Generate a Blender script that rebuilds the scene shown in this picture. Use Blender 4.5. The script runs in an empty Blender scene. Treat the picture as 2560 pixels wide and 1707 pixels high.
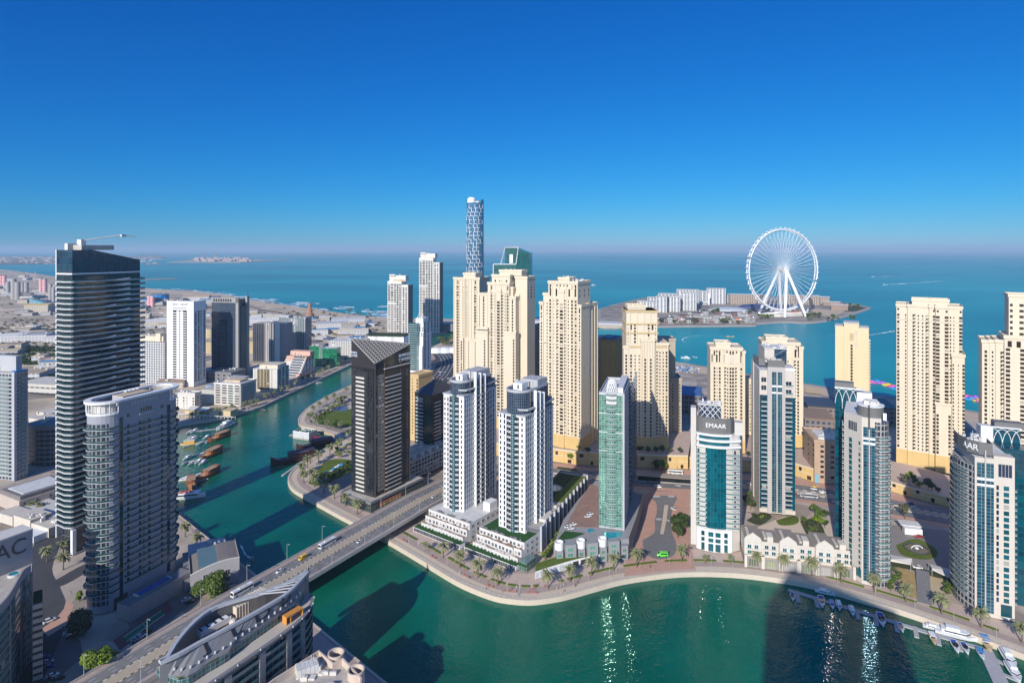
import bpy, math, random
from mathutils import Vector, Matrix
R = math.radians
rnd = random.Random(7)
sc = bpy.context.scene
COL = sc.collection

# ---------------------------------------------------------------- camera, world, sun, exposure
F, CX, HY, H = 1500.0, 1280.0, 624.0, 187.0      # lens in photo pixels, horizon row, eye height in metres
cd = bpy.data.cameras.new("camera"); cam = bpy.data.objects.new("camera", cd); COL.objects.link(cam)
cam.location = (0, 0, H); cam.rotation_euler = (R(90), 0, 0)
cd.sensor_width = 36.0; cd.lens = 36.0 * F / 2560.0
cd.shift_y = -(853.5 - HY) / 2560.0
cd.clip_start = 1.0; cd.clip_end = 400000.0
sc.camera = cam
SUN_AZ, SUN_EL = 24.6, 25.5                      # light travels this far to the right of the view direction
w = bpy.data.worlds.new("World"); sc.world = w; w.use_nodes = True
nt = w.node_tree; nt.nodes.clear()
sky = nt.nodes.new("ShaderNodeTexSky"); sky.sky_type = 'NISHITA'; sky.sun_disc = False
sky.sun_elevation = R(SUN_EL); sky.sun_rotation = R(180 + SUN_AZ)
sky.altitude = 0; sky.air_density = 1.0; sky.dust_density = 0.0; sky.ozone_density = 10.0
bg = nt.nodes.new("ShaderNodeBackground"); bg.inputs[1].default_value = 0.08
ow = nt.nodes.new("ShaderNodeOutputWorld")
# polarising filter on the lens: the whole sky deeper and bluer, channel by channel
sep = nt.nodes.new("ShaderNodeSeparateColor"); cmb = nt.nodes.new("ShaderNodeCombineColor"); nt.links.new(sky.outputs[0], sep.inputs[0])
for i, (g_, k_) in enumerate(((2.05, .80), (1.06, .72), (.72, .86))):
 a_ = nt.nodes.new("ShaderNodeMath"); a_.operation = 'MULTIPLY'; a_.inputs[1].default_value = .1
 b_ = nt.nodes.new("ShaderNodeMath"); b_.operation = 'POWER'; b_.inputs[1].default_value = g_
 c_ = nt.nodes.new("ShaderNodeMath"); c_.operation = 'MULTIPLY'; c_.inputs[1].default_value = 10 * k_
 nt.links.new(sep.outputs[i], a_.inputs[0]); nt.links.new(a_.outputs[0], b_.inputs[0]); nt.links.new(b_.outputs[0], c_.inputs[0]); nt.links.new(c_.outputs[0], cmb.inputs[i])
# towards the sun (behind the lens) the sky is scaled up, added fill for shade
tc = nt.nodes.new("ShaderNodeTexCoord"); dt = nt.nodes.new("ShaderNodeVectorMath"); dt.operation = 'DOT_PRODUCT'; dt.inputs[1].default_value = (-math.sin(R(SUN_AZ)), -math.cos(R(SUN_AZ)), .35)
nt.links.new(tc.outputs['Generated'], dt.inputs[0]); mr = nt.nodes.new("ShaderNodeMapRange"); mr.inputs[1].default_value = -.15; mr.inputs[2].default_value = .6; nt.links.new(dt.outputs['Value'], mr.inputs[0])
vs = nt.nodes.new("ShaderNodeVectorMath"); vs.operation = 'SCALE'; vs.inputs[3].default_value = 1.7; nt.links.new(sky.outputs[0], vs.inputs[0])
mx = nt.nodes.new("ShaderNodeMix"); mx.data_type = 'RGBA'; nt.links.new(mr.outputs[0], mx.inputs[0]); nt.links.new(cmb.outputs[0], mx.inputs[6]); nt.links.new(vs.outputs[0], mx.inputs[7])
nt.links.new(mx.outputs[2], bg.inputs[0]); nt.links.new(bg.outputs[0], ow.inputs[0])
sl = bpy.data.lights.new("sun", 'SUN'); sl.energy = 4.0; sl.angle = R(0.53); sl.color = (1.0, 0.94, 0.85)
so = bpy.data.objects.new("sun", sl); COL.objects.link(so)
so.rotation_euler = (R(90 - SUN_EL), 0, R(-SUN_AZ))
sc.view_settings.view_transform = 'Standard'; sc.view_settings.look = 'None'
sc.view_settings.exposure = 0.42; sc.view_settings.gamma = 1.0
sc.cycles.use_denoising = True
sc.cycles.max_bounces = 6; sc.cycles.diffuse_bounces = 3; sc.cycles.glossy_bounces = 3
sc.cycles.transmission_bounces = 4; sc.cycles.volume_bounces = 0
sc.cycles.sample_clamp_indirect = 40.0

# ---------------------------------------------------------------- photo pixel -> world
def G(u, v, z=3.0):
 d = F * (H - z) / (v - HY); return ((u - CX) / F * d, d)
def U(u, d): return ((u - CX) / F * d, d)
def Z(v, d): return H - (v - HY) * d / F
def px(x, y, z): return (CX + x / y * F, HY + (H - z) / y * F)

# ---------------------------------------------------------------- materials
def _n(t, k, **kw):
 n = t.nodes.new(k)
 for a, b in kw.items(): setattr(n, a, b)
 return n
def _math(t, op, a, b=None, clamp=False):
 n = _n(t, "ShaderNodeMath", operation=op); n.use_clamp = clamp
 for i, x in enumerate((a, b)):
  if x is None: continue
  if hasattr(x, 'is_output'): t.links.new(x, n.inputs[i])
  else: n.inputs[i].default_value = x
 return n.outputs[0]
def _mix(t, f, a, b):
 n = _n(t, "ShaderNodeMix", data_type='RGBA')
 for s, x in ((n.inputs[0], f), (n.inputs[6], a), (n.inputs[7], b)):
  if hasattr(x, 'is_output'): t.links.new(x, s)
  else: s.default_value = x if not isinstance(x, tuple) or len(x) == 4 else (*x, 1)
 return n.outputs[2]
def _base(name):
 m = bpy.data.materials.new(name); m.use_nodes = True
 return m, m.node_tree, m.node_tree.nodes["Principled BSDF"]
def scol(c, k): return tuple(min(1, x * k) for x in c)
MC = {}
def mat(name, col, rough=0.7, spec=0.3, metal=0.0, vary=0.18, scale=0.15, bump=0.0, coat=0.0):
 """plain painted / stone / metal surface with patchy wear"""
 if name in MC: return MC[name]
 m, t, p = _base(name)
 g = _n(t, "ShaderNodeNewGeometry"); nz = _n(t, "ShaderNodeTexNoise"); nz.inputs['Scale'].default_value = scale
 nz.inputs['Detail'].default_value = 6; nz.inputs['Roughness'].default_value = 0.65
 t.links.new(g.outputs['Position'], nz.inputs['Vector'])
 f = _math(t, 'MULTIPLY', _math(t, 'SUBTRACT', nz.outputs[0], 0.3), 2.5, True)
 mp = _n(t, "ShaderNodeMapping"); mp.inputs['Scale'].default_value = (.5, .5, .03); t.links.new(g.outputs['Position'], mp.inputs[0])
 n2 = _n(t, "ShaderNodeTexNoise"); n2.inputs['Scale'].default_value = 1.0; n2.inputs['Detail'].default_value = 5; t.links.new(mp.outputs[0], n2.inputs['Vector'])
 f = _math(t, 'ADD', _math(t, 'MULTIPLY', f, .55), _math(t, 'MULTIPLY', _math(t, 'SUBTRACT', n2.outputs[0], .25), .9), True)
 c = _mix(t, f, (*scol(col, 1 - vary), 1), (*scol(col, 1 + vary * .6), 1))
 t.links.new(c, p.inputs['Base Color'])
 p.inputs['Roughness'].default_value = rough; p.inputs['Metallic'].default_value = metal
 p.inputs['Specular IOR Level'].default_value = spec; p.inputs['Coat Weight'].default_value = coat
 if bump:
  b = _n(t, "ShaderNodeBump"); b.inputs['Strength'].default_value = bump
  t.links.new(nz.outputs[0], b.inputs['Height']); t.links.new(b.outputs[0], p.inputs['Normal'])
 MC[name] = m; return m
def glass(name, c1, c2, rough=0.06, spec=0.8, metal=0.0, light=0.12, lightcol=(.35, .33, .3)):
 """window glass: each pane (or copy) a little different, a few with pale blinds"""
 if name in MC: return MC[name]
 m, t, p = _base(name)
 g = _n(t, "ShaderNodeNewGeometry"); oi = _n(t, "ShaderNodeObjectInfo")
 r = _math(t, 'FRACT', _math(t, 'ADD', g.outputs['Random Per Island'], oi.outputs['Random']))
 c = _mix(t, r, (*c1, 1), (*c2, 1))
 blind = _math(t, 'GREATER_THAN', _math(t, 'FRACT', _math(t, 'MULTIPLY', r, 7.31)), 1 - light)
 c = _mix(t, blind, c, (*lightcol, 1))
 t.links.new(c, p.inputs['Base Color'])
 p.inputs['Roughness'].default_value = rough; p.inputs['Metallic'].default_value = metal
 p.inputs['Specular IOR Level'].default_value = spec
 MC[name] = m; return m
def grid(name, wall, gl, pu, pv, wu, wv, rough=0.1, wrough=.6, metal=0.0, gspec=.8, gl2=None, ou=0.0, ov=0.0, light=0.0):
 """cladding or curtain wall laid out in metres along the wall (u) and up it (v)"""
 if name in MC: return MC[name]
 m, t, p = _base(name)
 uv = _n(t, "ShaderNodeUVMap"); sp = _n(t, "ShaderNodeSeparateXYZ"); t.links.new(uv.outputs[0], sp.inputs[0])
 a = _math(t, 'ADD', _math(t, 'DIVIDE', sp.outputs[0], pu), ou); b = _math(t, 'ADD', _math(t, 'DIVIDE', sp.outputs[1], pv), ov)
 fa = _math(t, 'ABSOLUTE', _math(t, 'SUBTRACT', _math(t, 'FRACT', a), .5)); fb = _math(t, 'ABSOLUTE', _math(t, 'SUBTRACT', _math(t, 'FRACT', b), .5))
 k = _math(t, 'MULTIPLY', _math(t, 'LESS_THAN', fa, wu / 2), _math(t, 'LESS_THAN', fb, wv / 2))
 cb = _n(t, "ShaderNodeCombineXYZ"); t.links.new(_math(t, 'FLOOR', a), cb.inputs[0]); t.links.new(_math(t, 'FLOOR', b), cb.inputs[1])
 wn = _n(t, "ShaderNodeTexWhiteNoise", noise_dimensions='2D'); t.links.new(cb.outputs[0], wn.inputs['Vector'])
 gc = _mix(t, wn.outputs[0], (*gl, 1), (*(gl2 or scol(gl, 1.8)), 1))
 if light:
  gc = _mix(t, _math(t, 'GREATER_THAN', wn.outputs[0], 1 - light), gc, (.4, .38, .34, 1))
 c = _mix(t, k, (*wall, 1), gc)
 t.links.new(c, p.inputs['Base Color'])
 rr = _n(t, "ShaderNodeMix"); t.links.new(k, rr.inputs[0]); rr.inputs[2].default_value = wrough; rr.inputs[3].default_value = rough
 t.links.new(rr.outputs[0], p.inputs['Roughness'])
 ss = _n(t, "ShaderNodeMix"); t.links.new(k, ss.inputs[0]); ss.inputs[2].default_value = .3; ss.inputs[3].default_value = gspec
 t.links.new(ss.outputs[0], p.inputs['Specular IOR Level'])
 t.links.new(_math(t, 'MULTIPLY', k, metal), p.inputs['Metallic'])
 MC[name] = m; return m
def water(name, cols, spec, rough, s1, s2, b1, patch):
 m, t, p = _base(name)
 g = _n(t, "ShaderNodeNewGeometry")
 mp = _n(t, "ShaderNodeMapping"); t.links.new(g.outputs['Position'], mp.inputs[0]); mp.inputs['Scale'].default_value = patch
 n0 = _n(t, "ShaderNodeTexNoise"); n0.inputs['Scale'].default_value = 1.0; n0.inputs['Detail'].default_value = 4
 t.links.new(mp.outputs[0], n0.inputs['Vector'])
 cr = _n(t, "ShaderNodeValToRGB"); e = cr.color_ramp.elements
 e[0].position = .3; e[0].color = (*cols[0], 1); e[1].position = .7; e[1].color = (*cols[-1], 1)
 for i, c in enumerate(cols[1:-1]):
  x = e.new(.3 + .4 * (i + 1) / (len(cols) - 1)); x.color = (*c, 1)
 t.links.new(n0.outputs[0], cr.inputs[0]); t.links.new(cr.outputs[0], p.inputs['Base Color'])
 n1 = _n(t, "ShaderNodeTexNoise"); n1.inputs['Scale'].default_value = s1; n1.inputs['Detail'].default_value = 3
 n2 = _n(t, "ShaderNodeTexNoise"); n2.inputs['Scale'].default_value = s2; n2.inputs['Detail'].default_value = 2
 for n in (n1, n2): t.links.new(g.outputs['Position'], n.inputs['Vector'])
 hgt = _math(t, 'ADD', n1.outputs[0], _math(t, 'MULTIPLY', n2.outputs[0], .6))
 b = _n(t, "ShaderNodeBump"); b.inputs['Strength'].default_value = b1; b.inputs['Distance'].default_value = 1.0
 t.links.new(hgt, b.inputs['Height']); t.links.new(b.outputs[0], p.inputs['Normal'])
 p.inputs['Roughness'].default_value = rough; p.inputs['Specular IOR Level'].default_value = spec; p.inputs['IOR'].default_value = 1.33
 return m

# ---------------------------------------------------------------- mesh builder
def ccw(p):
 a = sum(p[i][0] * p[(i + 1) % len(p)][1] - p[(i + 1) % len(p)][0] * p[i][1] for i in range(len(p)))
 return list(p) if a > 0 else list(p)[::-1]
class MB:
 def __init__(s): s.v = []; s.f = []; s.m = []; s.uv = []
 def face(s, pts, mi=0, uv=None):
  n = len(s.v); s.v += [tuple(p) for p in pts]; s.f.append(tuple(range(n, n + len(pts)))); s.m.append(mi)
  s.uv += uv if uv else [(p[0], p[1]) for p in pts]
 def prism(s, poly, z0, z1, mi=0, top=None, bottom=False, caps=True):
  """z0/z1 may be lists per corner"""
  rev = ccw(poly) != list(poly); P = ccw(poly); n = len(P)
  a = z0 if isinstance(z0, (list, tuple)) else [z0] * n; b = z1 if isinstance(z1, (list, tuple)) else [z1] * n
  if rev: a = list(a)[::-1]; b = list(b)[::-1]
  L = 0
  for i in range(n):
   j = (i + 1) % n; d = math.dist(P[i], P[j])
   s.face([(*P[i], a[i]), (*P[j], a[j]), (*P[j], b[j]), (*P[i], b[i])], mi, [(L, a[i]), (L + d, a[j]), (L + d, b[j]), (L, b[i])]); L += d
  if caps: s.face([(*P[i], b[i]) for i in range(n)], mi if top is None else top)
  if bottom: s.face([(*P[i], a[i]) for i in range(n)][::-1], mi)
 def box(s, x0, x1, y0, y1, z0, z1, mi=0, top=None, bottom=True):
  s.prism([(x0, y0), (x1, y0), (x1, y1), (x0, y1)], z0, z1, mi, top, bottom)
 def obox(s, c, ang, sx, sy, z0, z1, mi=0, top=None, bottom=False):
  ca, sa = math.cos(ang), math.sin(ang)
  s.prism([(c[0] + ca * x - sa * y, c[1] + sa * x + ca * y) for x, y in ((-sx / 2, -sy / 2), (sx / 2, -sy / 2), (sx / 2, sy / 2), (-sx / 2, sy / 2))], z0, z1, mi, top, bottom)
 def tube(s, pts, r, n=6, mi=0, cap=True):
  pts = [Vector(p) for p in pts]; rs = r if isinstance(r, (list, tuple)) else [r] * len(pts)
  base = len(s.v); rings = []
  for i, p in enumerate(pts):
   d = (pts[min(i + 1, len(pts) - 1)] - pts[max(i - 1, 0)]).normalized()
   up = Vector((0, 0, 1)) if abs(d.z) < .95 else Vector((1, 0, 0))
   a = d.cross(up).normalized(); b = a.cross(d)
   rings.append([p + (a * math.cos(k * 2 * math.pi / n) + b * math.sin(k * 2 * math.pi / n)) * rs[i] for k in range(n)])
  for i in range(len(pts) - 1):
   for k in range(n):
    l = (k + 1) % n; s.face([rings[i][k], rings[i][l], rings[i + 1][l], rings[i + 1][k]], mi)
  if cap: s.face(rings[0][::-1], mi); s.face(rings[-1], mi)
 def lathe(s, prof, c=(0, 0), n=16, mi=0, a0=0.0, a1=2 * math.pi):
  full = abs(a1 - a0 - 2 * math.pi) < 1e-6
  for i in range(len(prof) - 1):
   (r0, z0), (r1, z1) = prof[i], prof[i + 1]
   for k in range(n):
    p, q = a0 + (a1 - a0) * k / n, a0 + (a1 - a0) * (k + 1) / n
    P = [(c[0] + r0 * math.cos(p), c[1] + r0 * math.sin(p), z0), (c[0] + r0 * math.cos(q), c[1] + r0 * math.sin(q), z0),
                     (c[0] + r1 * math.cos(q), c[1] + r1 * math.sin(q), z1), (c[0] + r1 * math.cos(p), c[1] + r1 * math.sin(p), z1)]
    if r1 < 1e-5: P = P[:3]
    elif r0 < 1e-5: P = [P[0], P[2], P[3]]
    s.face(P, mi)
 def mesh(s, name, mats, off=(0, 0, 0), smooth=False):
  me = bpy.data.meshes.new(name)
  ox, oy, oz = off
  me.from_pydata([(a - ox, b - oy, c - oz) for a, b, c in s.v], [], s.f)
  for m in mats: me.materials.append(m)
  if len(mats) > 1: me.polygons.foreach_set('material_index', s.m)
  ul = me.uv_layers.new(name="UVMap"); ul.data.foreach_set('uv', [x for q in s.uv for x in q])
  if smooth: me.polygons.foreach_set('use_smooth', [True] * len(me.polygons))
  me.update(); return me
def link(name, me, parent=None, loc=(0, 0, 0), rz=0.0):
 o = bpy.data.objects.new(name, me); COL.objects.link(o); o.location = loc; o.rotation_euler = (0, 0, rz)
 if parent is not None: o.parent = parent
 return o
def build(name, mb, mats, parent=None, off=(0, 0, 0), smooth=False):
 mats = mats if isinstance(mats, (list, tuple)) else [mats]
 return link(name, mb.mesh(name, mats, off, smooth), parent, (0, 0, 0) if parent is not None else off)
def tag(o, label, cat, group=None):
 o['label'] = label; o['category'] = cat
 if group: o['group'] = group
 return o
def struct(o): o['kind'] = 'structure'; return o
def stuff(o): o['kind'] = 'stuff'; return o
def thing(name, label, cat, loc=(0, 0, 0), rz=0.0, group=None):
 return tag(link(name, None, None, loc, rz), label, cat, group)
def kids(o): return [c for c in bpy.data.objects if c.parent == o]
def dup(src, ch, loc, rz=0.0, label=None, group=None, scale=None):
 """copy of a thing with its parts; ch = [(part, [sub-parts])]"""
 r = src.copy(); COL.objects.link(r); r.location = loc; r.rotation_euler = (0, 0, rz)
 if scale: r.scale = scale if isinstance(scale, tuple) else (scale,) * 3
 if label: r['label'] = label
 if group: r['group'] = group
 for c, subs in ch:
  k = c.copy(); COL.objects.link(k); k.parent = r
  for s_ in subs:
   q = s_.copy(); COL.objects.link(q); q.parent = k
 return r
def rail(pts, o):                                    # polyline moved sideways (left of travel positive)
 out = []
 for i, p in enumerate(pts):
  a = Vector(pts[max(i - 1, 0)]); b = Vector(pts[min(i + 1, len(pts) - 1)]); d = (b - a).normalized()
  out.append((p[0] - d.y * o, p[1] + d.x * o))
 return out
def smoothline(p, k=4):
 """Catmull-Rom"""
 out = []
 for i in range(len(p) - 1):
  P = [Vector(p[max(0, min(len(p) - 1, j))]) for j in (i - 1, i, i + 1, i + 2)]
  for s_ in range(k):
   t = s_ / k
   q = .5 * ((2 * P[1]) + (P[2] - P[0]) * t + (2 * P[0] - 5 * P[1] + 4 * P[2] - P[3]) * t * t + (3 * P[1] - P[0] - 3 * P[2] + P[3]) * t ** 3)
   out.append((q.x, q.y))
 return out + [tuple(p[-1])]
def strip(mb, pts, o0, o1, z, mi=0, z1=None):
 A, B = rail(pts, o0), rail(pts, o1); L = 0
 for i in range(len(pts) - 1):
  d = math.dist(pts[i], pts[i + 1])
  q = [(*A[i], z), (*A[i + 1], z), (*B[i + 1], z if z1 is None else z1), (*B[i], z if z1 is None else z1)]
  uv = [(L, o0), (L + d, o0), (L + d, o1), (L, o1)]
  if o1 < o0: q = q[::-1]; uv = uv[::-1]
  mb.face(q, mi, uv); L += d
# ---------------------------------------------------------------- shared materials
CREAM = mat("cream_render", (.64, .555, .42), .8, vary=.07, scale=.05)
CREAMY = mat("yellow_render", (.60, .42, .18), .8, vary=.12, scale=.08)
TAN = mat("tan_trim", (.55, .41, .22), .8, vary=.1)
ORANGE = mat("ochre_render", (.50, .30, .11), .8, vary=.08, scale=.03)
WHITE = mat("white_render", (.74, .74, .73), .6, vary=.07, scale=.06)
OFFW = mat("off_white_render", (.60, .57, .52), .7, vary=.1, scale=.08)
LGREY = mat("pale_grey_render", (.42, .43, .45), .6, vary=.1)
GREY = mat("grey_cladding", (.20, .20, .205), .5, vary=.1)
DGREY = mat("dark_grey_metal", (.06, .062, .068), .4, vary=.15)
BLACK = mat("black_cladding", (.018, .017, .019), .25, .6, vary=.2)
BROWN = mat("brown_stone", (.27, .19, .14), .8, vary=.15)
CONC = mat("concrete", (.40, .37, .33), .85, vary=.2, scale=.2)
ROOF = mat("roof_screed", (.46, .42, .37), .9, vary=.3, scale=.25)
ROOFW = mat("white_roof", (.62, .61, .59), .8, vary=.25, scale=.2)
BLUEGREY = mat("blue_grey_render", (.30, .31, .35), .6, vary=.06, scale=.05)
STEEL = mat("brushed_steel", (.5, .5, .52), .35, metal=.8, vary=.1)
PLANT = mat("roof_plant", (.55, .54, .52), .6, vary=.35, scale=.6)
WIN = glass("window_glass", (.012, .014, .018), (.05, .05, .055), .12, .6, light=.08)
WINB = glass("window_brown", (.022, .015, .011), (.06, .043, .03), .25, .2, light=.06, lightcol=(.4, .33, .24))
WINT = glass("window_teal", (.004, .05, .065), (.01, .11, .13), .08, .9, light=.04)
WING = glass("window_green", (.03, .13, .09), (.10, .32, .21), .07, .9, light=.1, lightcol=(.5, .6, .5))
WINN = glass("window_navy", (.006, .012, .03), (.02, .035, .07), .08, .9, light=.05)
BALG = mat("balcony_glass", (.13, .21, .205), .1, .8, vary=.1)
TEALG = mat("green_balcony_glass", (.01, .06, .06), .1, .9, vary=.3)
LAWN = mat("lawn", (.115, .155, .03), .95, .1, vary=.35, scale=.12)
TURF = mat("turf", (.035, .095, .03), .95, .1, vary=.3, scale=.3)
POOL = mat("pool_water", (.01, .28, .36), .06, .6, vary=.15, scale=.3, bump=.15)
POOLB = mat("blue_pool_water", (.01, .10, .42), .06, .6, vary=.2, scale=.3, bump=.15)

WCACHE = {}
def win_mesh(w_, h_, mats, e=.07, kind='w'):
 key = (round(w_, 2), round(h_, 2), tuple(m.name for m in mats), kind)
 if key in WCACHE: return WCACHE[key]
 mb = MB()
 add_win(mb, Matrix.Identity(4), w_, h_, e, kind)
 me = mb.mesh('window', mats); WCACHE[key] = me; return me
def add_win(mb, M, w_, h_, e=.07, kind='w'):
 def fc(pts, mi): mb.face([tuple(M @ Vector(p)) for p in pts], mi, [(p[0], p[2]) for p in pts])
 def bx(x0, x1, z0, z1, y, mi):
  fc([(x0, y, z0), (x1, y, z0), (x1, y, z1), (x0, y, z1)], mi)
  fc([(x0, 0, z0), (x0, y, z0), (x0, y, z1), (x0, 0, z1)], mi); fc([(x1, y, z0), (x1, 0, z0), (x1, 0, z1), (x1, y, z1)], mi)
  fc([(x0, y, z1), (x1, y, z1), (x1, 0, z1), (x0, 0, z1)], mi); fc([(x0, 0, z0), (x1, 0, z0), (x1, y, z0), (x0, y, z0)], mi)
 a, b = w_ / 2, h_ / 2
 if kind == 'w': bx(-a, a, -b, b, -e, 0)
 elif kind == 'f':                      # framed, with one mullion and a transom
  bx(-a, a, -b, b, -e, 0); t = .09
  for x0, x1, z0, z1 in ((-a, -a + t, -b, b), (a - t, a, -b, b), (-a + t, a - t, -b, -b + t), (-a + t, a - t, b - t, b), (-t / 2, t / 2, -b + t, b - t)):
   bx(x0, x1, z0, z1, -e - .05, 1)
 elif kind == 'l':                      # loggia: flat dark pane standing in for a shaded recess, low parapet across it
  bx(-a, a, -b, b, -e, 0); bx(-a * .25, a, -b, -b + h_ * .42, -e - .06, 1)
 elif kind == 'g':                      # tall pair divided by floor bars
  bx(-a, a, -b, b, -e, 0)
  for k in range(1, int(w_ / 1.4) + 1):
   x = -a + k * w_ / (int(w_ / 1.4) + 1); bx(x - .05, x + .05, -b, b, -e - .06, 1)
  bx(-a, a, -b, -b + .12, -e - .05, 1)

class Bld:
 """a building standing at its front reference corner; local x runs along the front, y goes back"""
 def __init__(s, name, label, cat, xy, ang=0.0, z0=3.0, group=None, wall=CREAM):
  s.root = thing(name, label, cat, (xy[0], xy[1], z0), R(-ang), group); s.z0 = z0
  s.wall = wall; s.parts = {}; s.wl = []; s.inst = []
  s.M = Matrix.Translation((xy[0], xy[1], z0)) @ Matrix.Rotation(R(-ang), 4, 'Z')
 def loc(s, u, v, z):                       # photo pixel at absolute height z -> local x,y
  x, y = G(u, v, z); p = s.M.inverted() @ Vector((x, y, z)); return p.x, p.y
 def mb(s, name, mats=None):
  if name not in s.parts: s.parts[name] = (MB(), mats if isinstance(mats, list) else [mats or s.wall])
  return s.parts[name][0]
 def box(s, x0, x1, y0, y1, z0, z1, name='wall', mats=None, top=None, mi=0):
  s.mb(name, mats).box(x0, x1, y0, y1, z0, z1, mi, top)
 def cornice(s, x0, x1, y0, y1, z, h=1.0, o=.6, name='cornice', mat_=None):
  m = s.mb(name, mat_ or s.wall)
  m.box(x0 - o, x1 + o, y0 - o, y1 + o, z - h, z, 0)
 def parapet(s, x0, x1, y0, y1, z, h=1.1, t=.35, name='parapet', mat_=None):
  _cz[0] += 1; m = s.mb(name + '#%d' % _cz[0], mat_ or s.wall)
  m.box(x0, x1, y0, y0 + t, z, z + h); m.box(x0, x1, y1 - t, y1, z, z + h)
  m.box(x0, x0 + t, y0 + t, y1 - t, z, z + h); m.box(x1 - t, x1, y0 + t, y1 - t, z, z + h)
 def win(s, face, plane, c, z, w_, h_, mats, kind='w'):
  rz = {'F': 0, 'R': 90, 'L': -90}[face]
  p = (c, plane, z) if face == 'F' else (plane, c, z)
  s.wl.append((p, rz, w_, h_, mats if isinstance(mats, tuple) else (mats,), kind))
 WT = {'s': (.95, 1.5), 'n': (.65, 1.2), 'm': (1.6, 2.0), 'w': (3.1, 1.95), 'v': (2.5, 1.95), 't': (1.1, 2.2), 'l': (2.0, 2.2), 'b': (2.6, 2.3), 'd': (1.3, 2.3), 'T': (1.2, 2.6)}
 def pat(s, face, plane, a, b, z0, z1, fh, pattern, mats, skip=0, scale=1.0, kinds=None):
  """one character per bay, repeated on every floor between z0 and z1"""
  n = max(1, int((z1 - z0) / fh + .01)); L = (b - a) / len(pattern)
  for k in range(n):
   for i, c in enumerate(pattern):
    if c == '.': continue
    w_, h_ = Bld.WT[c]; w_ = min(w_ * scale, L * .92)
    s.win(face, plane, a + L * (i + .5), z0 + fh * (k + .5), w_, h_ * scale, mats, (kinds or {}).get(c, 'l' if c == 'l' else 'w'))
 def wpat(s, p, q, z0, z1, fh, pattern, mats, scale=1.0, kinds=None):
  """pat() on a wall in any direction, p to q left to right as seen from outside"""
  p, q = Vector(p), Vector(q); a = math.degrees(math.atan2(q.y - p.y, q.x - p.x)); L = (q - p).length / len(pattern)
  for k in range(max(1, int((z1 - z0) / fh))):
   for i, c in enumerate(pattern):
    if c == '.': continue
    w_, h_ = Bld.WT[c]; t = p.lerp(q, (i + .5) / len(pattern))
    s.wl.append(((t.x, t.y, z0 + fh * (k + .5)), a, min(w_ * scale, L * .92), h_ * scale, mats, (kinds or {}).get(c, 'l' if c == 'l' else 'w')))
 def ins(s, name, me, loc, rz=0.0): s.inst.append((name, me, loc, rz))
 def finish(s, cap=100, own=True):
  for name, (mb, mats) in s.parts.items():
   if mb.f: build(name.split('#')[0], mb, mats, s.root)
  by = {}
  for p, rz, w_, h_, mats, kind in s.wl:
   wp = s.M @ Vector(p); nrm = s.M.to_3x3() @ Vector((math.sin(R(rz)), -math.cos(R(rz)), 0))
   vd = Vector((-wp.x, -wp.y, H - wp.z)); d = vd.length
   face = nrm.dot(vd) / d
   if face < -.35: continue
   u, v = px(wp.x, wp.y, wp.z) if wp.y > 1 else (-9, -9)
   seen = -20 < u < 2580 and v < 1720
   by.setdefault('window', []).append((-(max(face, 0) + .02) * w_ * h_ / d ** 2 * (1 if seen else .01), p, rz, w_, h_, mats, kind))
  for nm, L in by.items():
   L.sort(key=lambda q: q[0])
   rest = {}
   for i, (_, p, rz, w_, h_, mats, kind) in enumerate(L):
    if i < cap and own: link(nm, win_mesh(w_, h_, mats, kind=kind), s.root, p, R(rz))
    else: rest.setdefault(mats, []).append((p, rz, w_, h_, kind))
   if rest:
    allm = []; mb = MB()
    for mats in rest:
     for m in mats:
      if m not in allm: allm.append(m)
    for mats, Q in rest.items():
     t = MB()
     for p, rz, w_, h_, kind in Q:
      add_win(t, Matrix.Translation(p) @ Matrix.Rotation(R(rz), 4, 'Z'), w_, h_, kind=kind)
     o = len(mb.v); mb.v += t.v; mb.f += [tuple(i + o for i in f) for f in t.f]; mb.uv += t.uv
     mb.m += [allm.index(mats[k]) for k in t.m]
    o = build(nm, mb, allm, s.root)
    if own or len(L) > cap: stuff(o)
  cnt = {}; over = {}
  for name, me, loc, rz in s.inst:
   cnt[name] = cnt.get(name, 0) + 1
   if cnt[name] <= cap: link(name, me, s.root, loc, rz)
   else: over.setdefault(name, []).append((me, loc, rz))
  for name, Q in over.items():
   mb = MB(); mats = list(Q[0][0].materials)
   for me, loc, rz in Q:
    M = Matrix.Translation(loc) @ Matrix.Rotation(rz, 4, 'Z')
    for p in me.polygons:
     mb.face([tuple(M @ me.vertices[i].co) for i in p.vertices], p.material_index, [tuple(me.uv_layers[0].data[l].uv) for l in p.loop_indices])
   stuff(build(name, mb, mats, s.root))
  return s.root
def lettering(parent, text, loc, size, rx, rz, m, name='lettering', ex=.12, align='CENTER', sx=1.0):
 cu = bpy.data.curves.new(name, 'FONT'); cu.body = text; cu.size = size; cu.extrude = ex; cu.align_x = align; cu.align_y = 'CENTER'
 tmp = bpy.data.objects.new(name, cu); me = bpy.data.meshes.new_from_object(tmp); me.materials.clear(); me.materials.append(m)
 bpy.data.objects.remove(tmp); o = bpy.data.objects.new(name, me); COL.objects.link(o); o.parent = parent
 o.location = loc; o.rotation_euler = (rx, 0, rz); o.scale = (sx, 1, 1); return o
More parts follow.
